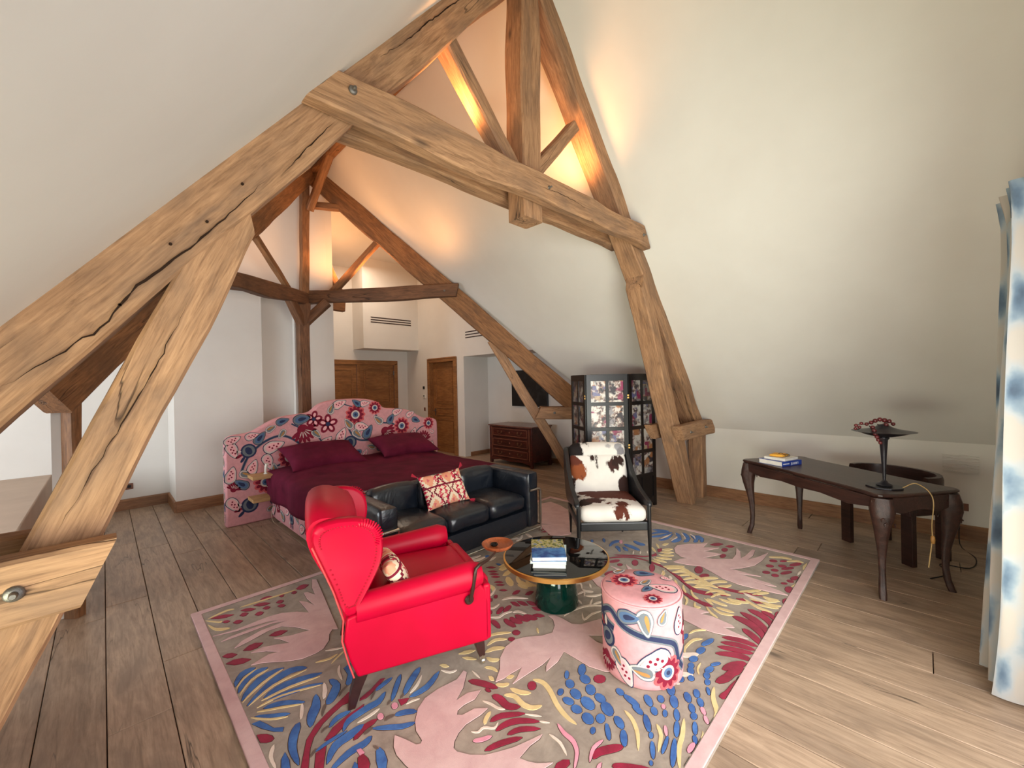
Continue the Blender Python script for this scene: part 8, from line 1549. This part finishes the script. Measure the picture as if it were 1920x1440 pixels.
tag(G().lathe([(.001, -.03), (.011, -.024), (.013, 0), (.011, .024), (.001, .03)], 14, cap=False).obj('cord_switch', m_plain('amber_switch', (178, 130, 70), .4), None, T(4.13, -.034, .43), smooth=60), 'small amber inline switch on the hanging lamp cord', 'switch')
cord('floor_cable', 'dark cable snaking on the floor boards behind the table near the curtain', [(4.55, -.02, .004), (4.75, -.12, .004), (4.95, -.08, .004), (5.0, -.25, .004), (5.3, -.30, .004), (5.6, -.22, .02), (5.83, -.237, .27)], .004, M_BLACK)
# rounded chair tucked behind the table
cu = thing('tub_chair', 'dark wooden chair with a low curved back tucked behind the table', 'chair', (5.05, .26, 0), TA)
M_TB2 = m_wood('dark_chair_wood', (66, 38, 32), (38, 20, 18), (30, 18, 16), 1.2, 11, .35, 0, False, .2, .5)
for x_, y_ in ((.24, .14), (-.30, .14), (.22, -.26), (-.26, -.26)):
    G().prism([(x_-.045, y_-.022), (x_+.045, y_-.022), (x_+.045, y_+.022), (x_-.045, y_+.022)], 0, .50, 'z').obj('leg', M_TB2, cu, bevel=.004)
G().prism(smooth_poly([(-.34, .17), (.30, .17), (.31, -.15), (.22, -.32), (-.26, -.32), (-.35, -.15), (-.34, .17)], 1)[:-1], .42, .475, 'z').obj('seat', M_TB2, cu, bevel=.008)
rings = []
for i in range(17):
    a = math.radians(15-i*(210/16)); c_ = Vector((-.02+.33*math.cos(a), -.05+.25*math.sin(a), 0)); nr = Vector((math.cos(a), math.sin(a), 0))
    rings.append([tuple(c_+nr*dx+Vector((0, 0, z))) for dx, z in ((-.02, .475), (.02, .475), (.025, .71), (.018, .735), (-.018, .735), (-.022, .71))])
G().loft(rings).obj('back', M_TB2, cu, smooth=40)

# ================================================================ CURTAIN
n_ = NT('ikat_curtain'); tc = n_.new('ShaderNodeTexCoord'); mp = n_.new('ShaderNodeMapping'); mp.inputs['Scale'].default_value = (1.0, 1.0, .62); n_.ln(tc.outputs['UV'], mp.inputs[0])
sp_ = n_.new('ShaderNodeSeparateXYZ'); n_.ln(tc.outputs['UV'], sp_.inputs[0])
chk = n_.math('MULTIPLY', n_.math('SINE', n_.math('MULTIPLY', sp_.outputs[0], 21.)), n_.math('SINE', n_.math('MULTIPLY', sp_.outputs[1], 13.5)))
nz = n_.new('ShaderNodeTexNoise'); nz.inputs['Scale'].default_value = 4.2; nz.inputs['Detail'].default_value = 4; n_.ln(mp.outputs[0], nz.inputs[0])
fz = n_.math('ADD', n_.math('MULTIPLY', chk, .34), nz.outputs['Fac'])
colr = n_.ramp(fz, [(.36, lin((184, 176, 168))), (.54, lin((172, 176, 180))), (.66, lin((138, 154, 168))), (.82, lin((100, 118, 138))), (.97, lin((76, 88, 106)))])
n_.b.inputs['Transmission Weight'].default_value = 0
M_CUR = n_.fin(colr, .85, 0, .15)
tr_n = n_.new('ShaderNodeBsdfTranslucent'); n_.ln(colr, tr_n.inputs[0]); mx = n_.new('ShaderNodeMixShader'); mx.inputs[0].default_value = .05
n_.ln(n_.b.outputs[0], mx.inputs[1]); n_.ln(tr_n.outputs[0], mx.inputs[2]); n_.ln(mx.outputs[0], n_.n['Material Output'].inputs[0])
ct_ = thing('curtain', 'long ikat curtain in white and washed blue hanging by the window', 'curtain', (3.0, -.28, 0))
nx, nz_ = 110, 50; vs = []; uv = []
for j in range(nz_+1):
    z = .015+2.50*j/nz_; fz_ = j/nz_
    xr = 3.52-.05*fz_; xl = 3.08; am = (.125-.092*min(1, fz_*1.15))
    for i in range(nx+1):
        u = i/nx; x = xl+(xr-xl)*u; ph = u*2*PI*3.2+.5*math.sin(z*1.3)+PI*.5
        y = -.335+am*math.sin(ph)+.016*math.sin(2.3*ph+z*2)-.02*fz_
        x2 = x+.040*math.cos(ph)*(1-.5*fz_)
        if fz_ > .94: y += .025*(fz_-.94)/.06*math.sin(ph*4); x2 += .01*math.cos(ph*4)
        vs.append((x2-3.0, y+.28, z)); uv.append((u*2.6, z))
g = G(); g.add(vs, [(j*(nx+1)+i, j*(nx+1)+i+1, (j+1)*(nx+1)+i+1, (j+1)*(nx+1)+i) for j in range(nz_) for i in range(nx)])
co = g.obj('drape', M_CUR, ct_, smooth=80, weld=False)
uvl = co.data.uv_layers.new(name='UVMap')
for lp in co.data.loops: uvl.data[lp.index].uv = uv[lp.vertex_index]
pk = G().tube([(2.9, -.36, 2.50), (3.46, -.36, 2.50)], .014, 10); tag(pk.obj('curtain_rod', M_IRON, None, None, smooth=50), 'iron rod carrying the blue and white curtain at its top', 'curtain rod')
